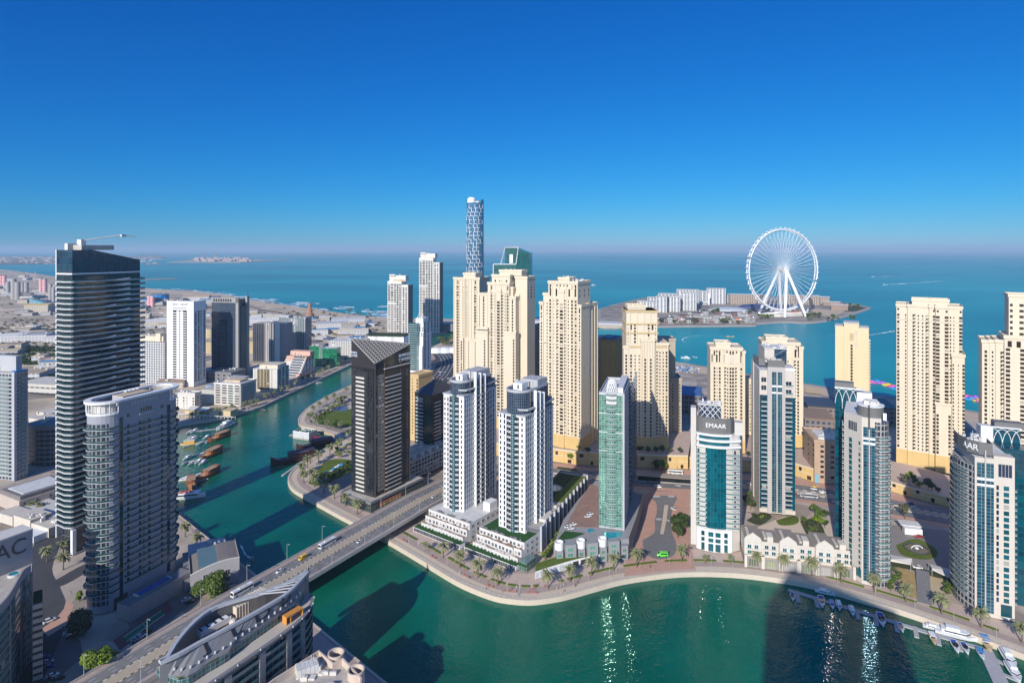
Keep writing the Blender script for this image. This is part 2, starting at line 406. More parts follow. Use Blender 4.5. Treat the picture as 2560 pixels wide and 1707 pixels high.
def clutter(b, x0, x1, y0, y1, z, n, seed=1, name='roof_unit', m=None, hmax=2.5):
 r = random.Random(seed)
 for i in range(n):
  sx, sy, h = r.uniform(.8, 3), r.uniform(.8, 2.5), r.uniform(.6, hmax)
  sx = min(sx, (x1 - x0) * .6); sy = min(sy, (y1 - y0) * .6)
  x, y = r.uniform(x0, x1 - sx), r.uniform(y0, y1 - sy)
  mb = MB(); mb.box(0, sx, 0, sy, 0, h)
  if i % 3 == 0: mb.lathe([(min(sx, sy) * .36, h), (min(sx, sy) * .36, h + .25), (0, h + .25)], (sx / 2, sy / 2), 8)
  if i % 4 == 1: mb.tube([(sx * .2, sy * .2, h), (sx * .2, sy * .2, h + 1.6)], .12, 5)
  b.ins(name, mb.mesh(name, [m or PLANT]), (x, y, z))
def bal_mesh(name, w_, d_, h_=1.05, slab=.22, rail_=None, slabm=None, t=.1, arc=0.0, n=8, ends=True):
 """balcony: slab and rail; arc bows the front outward"""
 mb = MB()
 xs = [-w_ / 2 + w_ * i / n for i in range(n + 1)] if arc else [-w_ / 2, w_ / 2]
 fr = [(x, -d_ - arc * (1 - (2 * x / w_) ** 2)) for x in xs]
 mb.prism([(-w_ / 2, 0), *fr, (w_ / 2, 0)], -slab, 0, 0, 0, True)
 inn = [(x * (1 - 2 * t / w_), y + t) for x, y in fr]
 for i in range(len(fr) - 1):
  mb.prism([fr[i], fr[i + 1], inn[i + 1], inn[i]], 0, h_, 1)
 if ends:
  for sx in (-1, 1):
   a = fr[0] if sx < 0 else fr[-1]
   mb.prism([(a[0], a[1] + t), (a[0] - sx * t, a[1] + t), (a[0] - sx * t, 0), (a[0], 0)], 0, h_, 1)
 return mb.mesh(name, [slabm or WHITE, rail_ or BALG])
# --- local coordinates from photo columns / rows
def _xu(b, u, y=0.0):
 p0 = b.M @ Vector((0, y, 0)); ex = b.M.to_3x3() @ Vector((1, 0, 0)); k = (u - CX) / F
 return (k * p0.y - p0.x) / (ex.x - k * ex.y)
def _yu(b, u, x=0.0):
 p0 = b.M @ Vector((x, 0, 0)); ey = b.M.to_3x3() @ Vector((0, 1, 0)); k = (u - CX) / F
 return (k * p0.y - p0.x) / (ey.x - k * ey.y)
def _zv(b, v, x=0.0, y=0.0):
 p = b.M @ Vector((x, y, 0)); return Z(v, p.y) - b.z0
Bld.xu = _xu; Bld.yu = _yu; Bld.zv = _zv
_cz = [0]
def block(b, x0, x1, y0, y1, z1, corn=True, z0=0.0, wallm=None, o=.55, h=1.1, name='wall', cm=None, base=0.0):
 b.mb(name, wallm or b.wall).box(x0, x1, y0, y1, z0, z1)
 if base and z0 < 1: b.mb('base_storeys', CREAMY).box(x0 - .12, x1 + .12, y0 - .12, y1 + .12, 0, base)
 if corn:
  _cz[0] += 1; e = .02 * (_cz[0] % 9)
  b.mb('cornice#%d' % _cz[0], cm or b.wall).box(x0 - o, x1 + o, y0 - o, y1 + o, z1 - h, z1 + .25 + e)
  t = .4
  m = b.parts['cornice#%d' % _cz[0]][0]; zt = z1 + .25 + e
  for q in ((x0 - o, x1 + o, y0 - o, y0 - o + t), (x0 - o, x1 + o, y1 + o - t, y1 + o), (x0 - o, x0 - o + t, y0 - o + t, y1 + o - t), (x1 + o - t, x1 + o, y0 - o + t, y1 + o - t)):
   m.box(*q, zt - .01, zt + .9)
# ---------------------------------------------------------------- water and land
CANALW = water("canal_water", [(.0, .074, .045), (.0, .115, .068), (.004, .145, .088)], .5, .03, .18, .75, .26, (.012, .012, .012))
SEAW = water("sea_water", [(.0, .17, .20), (.004, .265, .285), (.02, .38, .36)], .15, .3, .05, .25, .22, (.0006, .0011, .001))
mb = MB(); N = 96; RS = 60000.0
mb.face([(RS * math.cos(2 * math.pi * i / N), RS * math.sin(2 * math.pi * i / N), 0) for i in range(N)])
struct(build("sea", mb, SEAW))
def W0(L, z=0.0): return [G(u, v, z) for u, v in L]
QPX = [(2700, 1706), (2560, 1649), (2412, 1593), (2283, 1547), (2154, 1507), (2034, 1473), (1963, 1459), (1875, 1447), (1805, 1442), (1735, 1441), (1665, 1445),
       (1560, 1460), (1487, 1479), (1438, 1493), (1392, 1504), (1332, 1512), (1283, 1510), (1236, 1502), (1179, 1481), (1130, 1457), (1060, 1414), (1000, 1378),
       (953, 1351), (872, 1309), (840, 1292), (760, 1247), (732, 1229), (721, 1210), (723, 1194), (736, 1179), (767, 1155), (810, 1129), (836, 1111)]
QPX2 = [(842, 1101), (832, 1091), (810, 1085), (793, 1078), (752, 1068), (746, 1055), (754, 1040), (778, 1018), (827, 990), (875, 968), (960, 925), (1040, 886), (1085, 868), (1134, 850), (1230, 832)]
QUAY = smoothline(W0(QPX), 4); QUAY2 = smoothline(W0(QPX2), 3)
COAST = W0([(1300, 815), (1340, 806), (1400, 818), (1500, 848), (1600, 882), (1673, 905), (1705, 910), (1750, 917), (1866, 937), (2012, 962), (2080, 974), (2180, 990), (2237, 999), (2414, 1029), (2560, 1054), (2800, 1100)])
COAST = smoothline(COAST, 3)
LPX = [(947, 1707), (778, 1567), (630, 1441), (524, 1358), (457, 1305), (415, 1270), (388, 1205), (395, 1110), (420, 1080), (457, 1066), (499, 1058.6), (549, 1051), (596, 1039),
       (655, 1021), (714, 992), (772, 965), (831, 937), (880, 914), (960, 880), (1040, 850), (1090, 838), (1134, 828), (1180, 815)]
LBANK = [(500, -50), (300, 60), (150, 110), (70, 150), (27, 183), (-15, 221)] + W0(LPX)
LCOAST = W0([(1165, 800), (1098, 799), (1050, 806), (967, 805), (925, 802), (828, 792), (698, 772), (620, 761), (527, 741), (459, 732), (360, 727), (250, 712), (150, 694), (90, 685), (40, 678), (-60, 670), (-200, 667)])
def ground_mat(name, cols, sc1, sc2):
 m, t, p = _base(name)
 g = _n(t, "ShaderNodeNewGeometry")
 a = _n(t, "ShaderNodeTexNoise"); a.inputs['Scale'].default_value = sc1; a.inputs['Detail'].default_value = 8; a.inputs['Roughness'].default_value = .62
 b = _n(t, "ShaderNodeTexVoronoi"); b.inputs['Scale'].default_value = sc2
 for q in (a, b): t.links.new(g.outputs['Position'], q.inputs['Vector'])
 cr = _n(t, "ShaderNodeValToRGB"); e = cr.color_ramp.elements
 e[0].position = .34; e[0].color = (*cols[0], 1); e[1].position = .66; e[1].color = (*cols[-1], 1)
 for i, c in enumerate(cols[1:-1]):
  x = e.new(.34 + .32 * (i + 1) / (len(cols) - 1)); x.color = (*c, 1)
 t.links.new(a.outputs[0], cr.inputs[0])
 sp = _n(t, "ShaderNodeSeparateColor"); t.links.new(b.outputs['Color'], sp.inputs[0])
 k = _math(t, 'ADD', _math(t, 'MULTIPLY', sp.outputs[0], .5), .72)
 mm = _n(t, "ShaderNodeMix", data_type='RGBA', blend_type='MULTIPLY'); mm.inputs[0].default_value = 1
 cc = _n(t, "ShaderNodeCombineColor"); [t.links.new(k, cc.inputs[i]) for i in range(3)]
 t.links.new(cr.outputs[0], mm.inputs[6]); t.links.new(cc.outputs[0], mm.inputs[7])
 t.links.new(mm.outputs[2], p.inputs['Base Color']); p.inputs['Roughness'].default_value = .95; p.inputs['Specular IOR Level'].default_value = .15
 return m
DESERT = ground_mat("desert_ground", [(.25, .215, .18), (.46, .37, .27), (.56, .46, .34), (.36, .32, .27)], .006, .022)
CITYG = ground_mat("city_ground", [(.30, .26, .22), (.40, .335, .28), (.47, .39, .32)], .03, .05)
SAND = mat("beach_sand", (.56, .44, .32), .95, .1, vary=.14, scale=.02)
QUAYW = mat("quay_wall", (.46, .36, .25), .85, vary=.25, scale=.3)
LZ = 2.5
right_poly = QUAY + QUAY2 + COAST + [(1400, 560), (1400, 150), (500, 120)]
mb = MB(); mb.prism(right_poly, -3, LZ, 1, 0); struct(build("ground", mb, [CITYG, QUAYW]))
left_poly = LBANK + LCOAST + [(-9500, 6400), (-9500, -700), (700, -700), (700, -60)]
mb = MB(); mb.prism(left_poly, -3, LZ, 1, 0); struct(build("terrain", mb, [DESERT, QUAYW]))
mb = MB(); mb.face([(x, y, .03) for x, y in ccw(LBANK + W0([(1225, 822)]) + list(reversed(QUAY2)) + list(reversed(QUAY)) + [(560, 100)])])
struct(build("canal", mb, CANALW))
# island in the sea
ISL = smoothline(W0([(1490, 797), (1493, 821), (1560, 823), (1640, 820), (1760, 818), (1880, 817), (1892, 816)]), 2) + smoothline(W0([(1898, 812), (1957, 808), (2018, 809.5), (2074, 804), (2130, 789), (2178, 773), (2172, 768), (2100, 757), (2000, 748), (1800, 737), (1640, 742), (1550, 758), (1490, 775)]), 3)
ROCK = mat("rock_armour", (.33, .30, .27), .95, vary=.35, scale=.25, bump=.6)
ISLG = ground_mat("island_paving", [(.24, .21, .18), (.35, .30, .25), (.19, .18, .16)], .01, .03)
cxi = sum(p[0] for p in ISL) / len(ISL); cyi = sum(p[1] for p in ISL) / len(ISL)
mb = MB(); P = ccw(ISL); n = len(P)
ins = rail(P + [P[0]], 9)[:n]; ins2 = rail(P + [P[0]], 13)[:n]
for i in range(n):
 j = (i + 1) % n
 mb.face([(*P[i], -2), (*P[j], -2), (*ins[j], 3.4), (*ins[i], 3.4)], 1)
 mb.face([(*ins[i], 3.4), (*ins[j], 3.4), (*ins2[j], 3.4), (*ins2[i], 3.4)], 2)
mb.face([(*p, 3.4) for p in ins2], 0)
struct(build("island", mb, [ISLG, ROCK, mat("island_walk", (.36, .33, .30), .9)]))
# far shore
FARG = ground_mat("far_coast_ground", [(.10, .09, .08), (.22, .18, .15), (.30, .25, .20)], .0012, .003)
mb = MB(); mb.prism(W0([(-500, 664), (0, 661.5), (145, 659), (200, 655), (260, 650), (350, 646.5), (415, 645), (415, 641), (-500, 641)]), -2, 6, 0)
struct(build("far_coast", mb, FARG))
mb = MB(); mb.prism(W0([(420, 656), (480, 656), (600, 657), (680, 652), (735, 651), (680, 650), (600, 649.5), (485, 647), (470, 652)]), -2, 5, 0)
struct(build("far_spit", mb, mat("pale_spit_sand", (.42, .33, .25), .95)))
mb = MB(); mb.prism(W0([(360, 660.2), (400, 659.2), (398, 660), (362, 661)]), -2, 4, 0); mb.prism(W0([(600, 640), (870, 637), (868, 638.6), (600, 641.5)]), -2, 4, 0)
struct(build("breakwater", mb, FARG))
mb = MB(); mb.prism(W0([(362, 699.5), (390, 697.5), (440, 696.5), (446, 698), (400, 700), (362, 701.5)]), -2, 2.5, 0); struct(build("low_reef", mb, ROCK))
# beach
BE = COAST[9:]
mb = MB()
inner = rail(BE, -52); outer = rail(BE, 9)
for i in range(len(BE) - 1):
 mb.face([(*outer[i], -.1), (*BE[i], 1.6), (*BE[i + 1], 1.6), (*outer[i + 1], -.1)])
 mb.face([(*BE[i], 1.6), (*rail(BE, -10)[i], LZ + .05), (*rail(BE, -10)[i + 1], LZ + .05), (*BE[i + 1], 1.6)])
 mb.face([(*rail(BE, -10)[i], LZ + .05), (*inner[i], LZ + .05), (*inner[i + 1], LZ + .05), (*rail(BE, -10)[i + 1], LZ + .05)])
struct(build("beach", mb, SAND))
LB2 = LCOAST[2:12]
mb = MB()
for i in range(len(LB2) - 1):
 a, b, c = rail(LB2, -10), rail(LB2, 0), rail(LB2, 55)
 for (p, q, z0, z1) in ((rail(LB2, 14), LB2, -.1, LZ + .05), (LB2, rail(LB2, -60), LZ + .05, LZ + .05)):
  mb.face([(*p[i], z0), (*p[i + 1], z0), (*q[i + 1], z1), (*q[i], z1)])
struct(build("sand_shore", mb, SAND))

# ---------------------------------------------------------------- promenade along the canal
PAVT = mat("tan_paving", (.60, .49, .375), .9, vary=.14, scale=.4)
PAVB = mat("brown_paving", (.40, .315, .275), .9, vary=.16, scale=.25)
PAVP = mat("pink_paving", (.53, .41, .34), .9, vary=.14, scale=.2)
PAVR = mat("red_paving", (.52, .31, .235), .9, vary=.16, scale=.2)
COPE = mat("pale_coping", (.56, .48, .38), .8, vary=.12)
ASPH = mat("asphalt", (.20, .197, .195), .9, .2, vary=.3, scale=.06)
LINE = mat("road_paint", (.72, .71, .68), .7, vary=.2, scale=1.0)
YEL = mat("yellow_paint", (.62, .40, .05), .7, vary=.2)
qm = QUAY[:]
mb = MB(); strip(mb, qm, 0.35, -1.0, LZ + .30); strip(mb, qm, -1.0, -1.02, LZ + .30, 0, LZ); strip(mb, qm, .37, .35, -.5, 0, LZ + .3); struct(build("coping", mb, COPE))
mb = MB(); strip(mb, qm, -1.0, -6.6, LZ + .02); struct(build("promenade", mb, PAVT))
mb = MB(); strip(mb, qm, -6.6, -11.8, LZ + .03); struct(build("promenade_lane", mb, PAVB))
mb = MB(); strip(mb, qm, -11.8, -26, LZ + .02); struct(build("pavement", mb, PAVP))
q2 = QUAY2[:30]
mb = MB(); strip(mb, QUAY2, .35, -1, LZ + .3); strip(mb, QUAY2, -1, -6.5, LZ + .02); struct(build("park_promenade", mb, PAVT))
mb = MB(); strip(mb, LBANK[5:-1], -.35, 1.0, LZ + .3); strip(mb, LBANK[5:-1], -.36, -.35, -.5, 0, LZ + .3); struct(build("bank_coping", mb, COPE))
mb = MB(); strip(mb, LBANK[5:-1], 1.0, 11, LZ + .02); struct(build("bank_promenade", mb, PAVB))

# ---------------------------------------------------------------- bridge road
A = Vector(G(400, 1570, 9.6)); B_ = Vector(G(1100, 1191, 9.6)); BD = (B_ - A).normalized(); BN = Vector((BD.y, -BD.x))   # BN: towards the camera side
def bz(s):                                         # deck height along the bridge
 a = 4.2 + 4.8 * max(0, min(1, (s + 95) / 120)); b = 9.0 - 5.7 * max(0, min(1, (s - 175) / 120)); return min(a, b)
S0, S1 = -190, 300
SS = [S0 + (S1 - S0) * i / 49 for i in range(50)]
def bp(s, o): p = A + BD * s + BN * o; return (p.x, p.y)
def bstrip(mb, o0, o1, dz, mi=0, s0=S0, s1=S1, dz1=None):
 L = [s for s in SS if s0 < s < s1]; L = [s0] + L + [s1]
 for a, b in zip(L, L[1:]):
  mb.face([(*bp(a, o1), bz(a) + (dz if dz1 is None else dz1)), (*bp(b, o1), bz(b) + (dz if dz1 is None else dz1)), (*bp(b, o0), bz(b) + dz), (*bp(a, o0), bz(a) + dz)], mi, [(a, o1), (b, o1), (b, o0), (a, o0)])
def bwall(mb, o0, o1, z0, z1, mi=0, s0=S0, s1=S1):
 L = [s0] + [s for s in SS if s0 < s < s1] + [s1]
 for a, b in zip(L, L[1:]):
  q = [(*bp(a, o1),), (*bp(b, o1),), (*bp(b, o0),), (*bp(a, o0),)]
  za0, zb0 = (bz(a) + z0, bz(b) + z0) if z0 is not None else (LZ, LZ)
  za1, zb1 = bz(a) + z1, bz(b) + z1
  mb.face([(*q[0], za1), (*q[1], zb1), (*q[2], zb1), (*q[3], za1)], mi)
  mb.face([(*q[0], za0), (*q[1], zb0), (*q[1], zb1), (*q[0], za1)], mi)
  mb.face([(*q[2], zb0), (*q[3], za0), (*q[3], za1), (*q[2], zb1)], mi)
  mb.face([(*q[3], za0), (*q[2], zb0), (*q[1], zb0), (*q[0], za0)], mi)
SA, SB = 48, 172                                   # span over the water
BW = 26.8
br = thing("road_bridge", "low concrete bridge carrying road and tram tracks over the canal", "bridge", (*bp(110, 13), LZ))
def bpart(name, f, m):
 mb = MB(); f(mb); return build(name, mb, m, br, tuple(br.location))
BCON = mat("bridge_concrete", (.52, .48, .43), .8, vary=.15, scale=.2)
bpart("deck", lambda m: bwall(m, .3, BW - .3, -1.5, -.02, 0, SA - 6, SB + 8), BCON)
bpart("parapet", lambda m: bwall(m, 0, .35, -1.2, 1.0, 0, S0, S1), BCON)
bpart("parapet", lambda m: bwall(m, BW - .35, BW, -1.2, 1.0, 0, S0, S1), BCON)
def abut(m):
 bwall(m, .2, BW - .2, None, -.03, 0, S0, SA - 6)
bpart("ramp", abut, BCON)
def abut2(m): bwall(m, 1.2, BW - 1.2, None, -.03, 0, SB + 8, S1)
bpart("ramp", abut2, BCON)
for a, b in ((SA - 4, SA + 6), (SB - 4, SB + 6)):
 bpart("pier", lambda m: m.prism([bp(a, 1.5), bp(b, 1.5), bp(b, BW - 1.5), bp(a, BW - 1.5)], LZ - 4, bz(100) - 1.52, 0), BCON)
mb = MB()
bstrip(mb, 2.6, 10.4, .0); bstrip(mb, 16.6, 24.2, .0); struct(build("road", mb, ASPH))
mb = MB(); bstrip(mb, .35, 2.6, .12); bstrip(mb, 2.6, 2.62, .12, 0, dz1=0); bstrip(mb, 24.2, BW - .35, .12); struct(build("footway", mb, PAVB))
TRAMB = mat("tram_bed", (.48, .40, .30), .9, vary=.15, scale=.5)
mb = MB(); bstrip(mb, 10.4, 16.6, .06); struct(build("tram_bed", mb, TRAMB))
mb = MB()
for o in (11.4, 12.85, 14.2, 15.65): bstrip(mb, o, o + .16, .09)
struct(build("tram_rails", mb, DGREY))
mb = MB()
for o in (10.15, 16.6):
 s = S0
 while s < S1:
  p = MB(); bwall(mb, o, o + .3, -.02, .28, 0 if int((s - S0) / 1.5) % 2 else 1, s, s + 1.5); s += 1.5
struct(build("kerb", mb, [LINE, DGREY]))
mb = MB()
for o in (5.2, 7.8, 19.1, 21.7):
 s = S0
 while s < S1: bstrip(mb, o, o + .16, .012, 0, s, s + 2.6); s += 7.5
for o in (2.9, 10.0, 16.95, 23.8): bstrip(mb, o, o + .14, .012, 0 if o in (2.9, 23.8) else 1)
for k in range(9):                                  # yellow hatching before the lights
 s = SB + 10 + k * 3.2; bstrip(mb, 17.0, 20.5, .016, 1, s, s + .35)
 s = SB - 38 + k * 3.2; bstrip(mb, 17.0, 20.5, .016, 1, s, s + .35) if k < 6 else None
struct(build("road_markings", mb, [LINE, YEL]))
# ---------------------------------------------------------------- street in front of the cream towers
ST = smoothline([(-60, 520), (-15, 503), (48.8, 489), (118, 479.5), (180, 468), (232, 452), (290, 421), (380, 372), (520, 290)], 5)
def stw(mb, o0, o1, z, mi=0): strip(mb, ST, o1, o0, z, mi)      # o: left (away from camera) positive
mb = MB(); stw(mb, 3.5, 14.5, LZ + .05); stw(mb, -14, -3.5, LZ + .05); struct(build("street", mb, ASPH))
mb = MB(); stw(mb, -3.5, 3.5, LZ + .12); struct(build("tram_lane", mb, TRAMB))
mb = MB(); stw(mb, 14.5, 27, LZ + .04); stw(mb, -20, -14, LZ + .04); struct(build("street_pavement", mb, PAVR))
mb = MB()
for o in (-2.6, -1.1, .8, 2.3): stw(mb, o, o + .2, LZ + .16)
struct(build("street_rails", mb, DGREY))
mb = MB()
for o in (3.5, -3.9):
 L = rail(ST, o);
 for i in range(len(L) - 1):
  a, b = Vector(L[i]), Vector(L[i + 1]); n = max(1, int((b - a).length / 2.4))
  for k in range(n):
   if k % 2: continue
   p, q = a.lerp(b, k / n), a.lerp(b, (k + 1) / n); d = (q - p).normalized(); nn = Vector((-d.y, d.x)) * .45
   mb.prism([tuple(p), tuple(q), tuple(q + nn), tuple(p + nn)], LZ, LZ + .35, 0)
for o in (7.2, 10.8, -7.2, -10.6):
 L = rail(ST, o)
 for i in range(0, len(L) - 1):
  a, b = Vector(L[i]), Vector(L[i + 1]); n = max(1, int((b - a).length / 7))
  for k in range(n):
   p = a.lerp(b, k / n); q = p + (b - a).normalized() * 2.5; d = (q - p).normalized(); nn = Vector((-d.y, d.x)) * .16
   mb.face([(*p, LZ + .066), (*q, LZ + .066), (*(q + nn), LZ + .066), (*(p + nn), LZ + .066)])
struct(build("street_markings", mb, LINE))
# cul-de-sac between the towers
def poly(name, pxs, z, m, k=0, zz=None):
 P = W0(pxs, z)
 if k: P = smoothline(P + [P[0]], k)[:-1]
 mb = MB(); mb.face([(x, y, z) for x, y in ccw(P)]); return struct(build(name, mb, m))
poly("paved_square", [(1560, 1440), (1575, 1330), (1600, 1240), (1625, 1228), (1722, 1228), (1722, 1320), (1735, 1400), (1740, 1428)], LZ + .05, PAVR)
poly("turning_circle", [(1606, 1349), (1636, 1330), (1637, 1300), (1642, 1280), (1640, 1255), (1628, 1240), (1690, 1240), (1684, 1262), (1678, 1290), (1680, 1330), (1690, 1355), (1690, 1380), (1672, 1394), (1640, 1396), (1612, 1382)], LZ + .07, ASPH, 3)
poly("median", [(1650, 1334), (1655, 1306), (1661, 1262), (1671, 1262), (1666, 1300), (1659, 1335)], LZ + .2, PAVT)
mb = MB()
def zebra(c0, c1, n, w_):
 a, b = Vector(G(*c0, LZ)), Vector(G(*c1, LZ)); d = (b - a) / n; nn = Vector((-d.y, d.x)).normalized() * w_
 for k in range(n):
  p = a + d * k; q = p + d * .55
  mb.face([(*x, LZ + .085) for x in ccw([tuple(p), tuple(q), tuple(q + nn), tuple(p + nn)])])
zebra((1634, 1243), (1652, 1243), 5, 3.2); zebra((1672, 1243), (1688, 1243), 5, 3.2); zebra((1642, 1300), (1656, 1300), 5, 3); zebra((1667, 1303), (1679, 1304), 5, 3)
struct(build("crossing_stripes", mb, LINE))
# ================================================================ towers along the right bank
GRIDN = grid("navy_curtain_wall", (.16, .17, .19), (.008, .02, .045), 1.3, 1.75, .86, .9, .06, gl2=(.02, .05, .09))
GRIDT = grid("teal_curtain_wall", (.05, .14, .16), (.0, .055, .075), 1.9, 3.0, .955, .975, .05, gl2=(.0, .11, .14), gspec=.9)
GRIDG = grid("green_curtain_wall", (.30, .40, .36), (.05, .17, .13), 1.55, 1.6, .88, .88, .05, gl2=(.20, .45, .33), gspec=1.0, metal=.5)
GRIDC = grid("blue_grid_glass", (.20, .235, .25), (.006, .06, .10), 1.9, 1.7, .9, .9, .045, gl2=(.03, .17, .24), gspec=1.0, metal=.5)
GRIDD = grid("dark_recess_glass", (.12, .125, .13), (.012, .016, .025), 1.6, 3.36, .84, .78, .1, gl2=(.03, .035, .05))

def twin(label, uc, dc, ul, ur, vs, vt, seed):
 b = Bld('white_tower', label, 'tower', U(uc, dc), 32, 13.5, "twin white towers with round glass crowns", WHITE)
 xl = b.xu(ul); W = -xl; D = b.yu(ur); zs = b.zv(vs); fh = 3.36; nf = int(zs / fh)
 b.box(xl, 0, 0, D, 0, zs - .0)
 b.mb('roof_edge', LGREY).box(xl - .5, .5, -.5, D + .5, zs, zs + .7)
 ba, bb = xl + .30 * W, xl + .77 * W
 b.box(ba, bb, -.22, 0, 0, zs - .8, 'balcony_bay', GRIDD)
 gm = bal_mesh('balcony', bb - ba, .5, .95, .25, LGREY, WHITE, arc=1.5, n=8)
 for k in range(nf): b.ins('balcony', gm, ((ba + bb) / 2, -.22, .6 + k * fh))
 b.box(xl + .545 * W, xl + .665 * W, -2.6, -.23, .2, zs + 1.2, 'glass_column', grid("teal_strip", (.3, .36, .36), (.0, .05, .07), 1.3, 1.68, .8, .86, .06, gl2=(.0, .10, .13)))
 for f, c in ((.07, 's'), (.22, 'd'), (.885, 's')):
  for k in range(nf): b.win('F', 0, xl + f * W, .9 + (k + .5) * fh, 1.0 if c == 's' else 1.1, 1.9 if c == 's' else 2.5, (WINN,))
 r0, r1 = .27 * D, .70 * D
 for f in (.05, .11, .17, .23):
  for k in range(nf): b.win('R', 0, f * D, .9 + (k + .5) * fh, .75, 2.7, (WINN,))
 b.box(0, .2, r0, r1, 0, zs + 7, 'balcony_bay#2', GRIDD)
 bm = bal_mesh('balcony', (r1 - r0), 1.0, .9, .22, LGREY, WHITE, arc=.9, n=6)
 for k in range(nf + 1): b.ins('balcony', bm, (.2, (r0 + r1) / 2, .6 + k * fh), R(90))
 for i, f in enumerate((.30, .44, .58)): b.box(0, 2.1, f * D - .35, f * D + .35, 0, zs + 14.5 - i * 1.5, 'fin#%d' % i, WHITE)
 for f in (.745, .82, .905):
  for k in range(nf): b.win('R', 0, f * D, .9 + (k + .5) * fh, 1.4, 2.7, (WINN,))
  _cz[0] += 1; b.box(0, .35, f * D + 1.2, f * D + 1.8, 0, zs - .5, 'pier#%d' % _cz[0], WHITE)
 # round glass crown: half round to the front, straight along the side
 zc = b.zv(vt, xl * .5, 3); cx_, rr = xl * .47, W * .42
 st = [(cx_ + rr * math.cos(a), rr + .2 + rr * math.sin(a)) for a in [math.pi + math.pi * i / 20 for i in range(21)]] + [(cx_ + rr, D * .86), (cx_ - rr, D * .86)]
 b.mb('glass_crown', GRIDN).prism(st, zs + .7, zc - .9, 0)
 st2 = [(cx_ + (p[0] - cx_) * 1.05, p[1] if p[1] > 3 else p[1] - .3) for p in st]
 m = b.mb('crown_ring', LGREY); inn = [(cx_ + (p[0] - cx_) * .86, max(p[1], rr * .22 + .6)) for p in st]
 P, Q = st2, inn
 for i in range(len(P)):
  j = (i + 1) % len(P)
  m.face([(*P[i], zc - .9), (*P[j], zc - .9), (*P[j], zc + .5), (*P[i], zc + .5)]); m.face([(*P[i], zc + .5), (*P[j], zc + .5), (*Q[j], zc + .5), (*Q[i], zc + .5)])
  m.face([(*Q[j], zc - .85), (*Q[i], zc - .85), (*Q[i], zc + .5), (*Q[j], zc + .5)])
 _arc = [(xl * .25 + 0, -.6)] + [(.9 + .6 * math.sin(t * 3.1), t * D * .98) for t in [i / 8 for i in range(9)]]
 m = b.mb('ledge', LGREY); L = [(-W * .22, .4), (.6, 2.2), (1.6, D * .3), (1.8, D * .6), (1.2, D * .99)]
 for p, q in zip(L, L[1:]): m.prism([p, q, (q[0] - 1.6, q[1]), (p[0] - 1.6, p[1] + .4)], zs + 3.3, zs + 4.3, 0, None, True)
 b.box(cx_ - rr * .5, cx_ + rr * .3, rr * .9, rr * 1.7, zc - .8, zc + 3.6, 'roof_house', WHITE); b.box(cx_ - 1, cx_ + .1, rr * .9 - .06, rr * .9, zc, zc + 2.4, 'roof_door', DGREY)
 b.box(cx_ - rr * .5, cx_ + rr, rr * 2.1, D * .82, zc - .8, zc + 4.5, 'plant_screen', grid("louvre_screen", (.5, .5, .5), (.2, .2, .21), .8, 9, .5, .98, .5))
 clutter(b, cx_ - rr * .8, cx_ + rr * .8, rr * 1.6, D * .8, zc + .2, 14, seed, hmax=4.5)
 b.box(-.5, -2.5, D * .75, D * .98, zs + .7, zs + 6, 'rear_block', GREY); b.finish()
twin("western of the twin white towers with round glass crowns, nearer the bridge", 1159.5, 396, 1109, 1241, 992, 951, 11)
twin("eastern of the twin white towers, rising from the green turf roof", 1313, 366, 1247, 1382.5, 1043, 975, 12)

# ---- T3 green glass tower
b = Bld('green_tower', "slim green glass tower with a small white lattice dome, above a turquoise pool", 'tower', U(1560, 370), 15.6, 14, None, LGREY)
xl = b.xu(1497.5); W = -xl; D = b.yu(1589); zt = b.zv(988); fh = 3.1
b.mb('wall', [LGREY, ROOFW]).box(xl, 0, .25, D * .45, 0, zt, 0, 1); b.mb('rear_wall', [LGREY, ROOFW]).box(xl + 2, -.3, D * .45, D, 0, zt - 15, 0, 1)
c0, c1 = xl + .29 * W, xl + .70 * W
b.box(xl + .02, c0, 0, .25, 1, zt - .5, 'curtain_wall', GRIDG); b.box(c1, -.9, 0, .25, 1, zt - .5, 'curtain_wall#2', GRIDG)
arc = [(c0 + (c1 - c0) * i / 8, .25 - 1.0 * (1 - (2 * i / 8 - 1) ** 2)) for i in range(9)]
b.mb('bow_front', grid("green_bow_glass", (.30, .40, .36), (.03, .12, .09), 1.2, 3.1, .84, .8, .07, gl2=(.15, .38, .27), gspec=1.0, metal=.25)).prism(arc, 1, zt - 6, 0)
b.box(c0, c1, -.15, .24, zt - 6, zt - .2, 'white_panel', ROOFW)
bm = bal_mesh('balcony', c1 - c0, .55, .8, .25, BALG, LGREY, arc=1.1, n=8)
for k in range(27): b.ins('balcony', bm, ((c0 + c1) / 2, -.05, 2.2 + k * fh))
for z in (zt, zt * .86, zt * .72, zt * .58): b.box(xl - .1, .1, -.12, .02, z - .35, z - .05, 'frame_bar#%d' % int(z), WHITE)
b.box(-.9, .3, -.35, .7, 0, zt + .8, 'edge_pier', LGREY); b.box(0, .25, .8, D * .32, 0, zt + .8, 'side_pier', BLUEGREY)
b.box(0, .2, D * .33, D * .45, 0, zt - 4, 'side_glass', GRIDN); b.box(-.3, .2, D * .45, D, 0, zt - 16, 'side_glass#2', GRIDN)
b2 = bal_mesh('side_balcony', D * .28, 1.3, .9, .22, BALG, LGREY)
for k in range(25): b.ins('side_balcony', b2, (.2, D * .5, 3 + k * fh), R(90)); b.ins('side_balcony', b2, (.2, D * .84, 3 + k * fh), R(90))
b.mb('step', LGREY).box(xl + 3, -1.5, D * .45, D * .72, zt - 15, zt - 8)
cx_, cy_, rr = (c0 + c1) / 2, 4.6, (c1 - c0) * .52                 # lattice dome
m = b.mb('lattice_dome', WHITE)
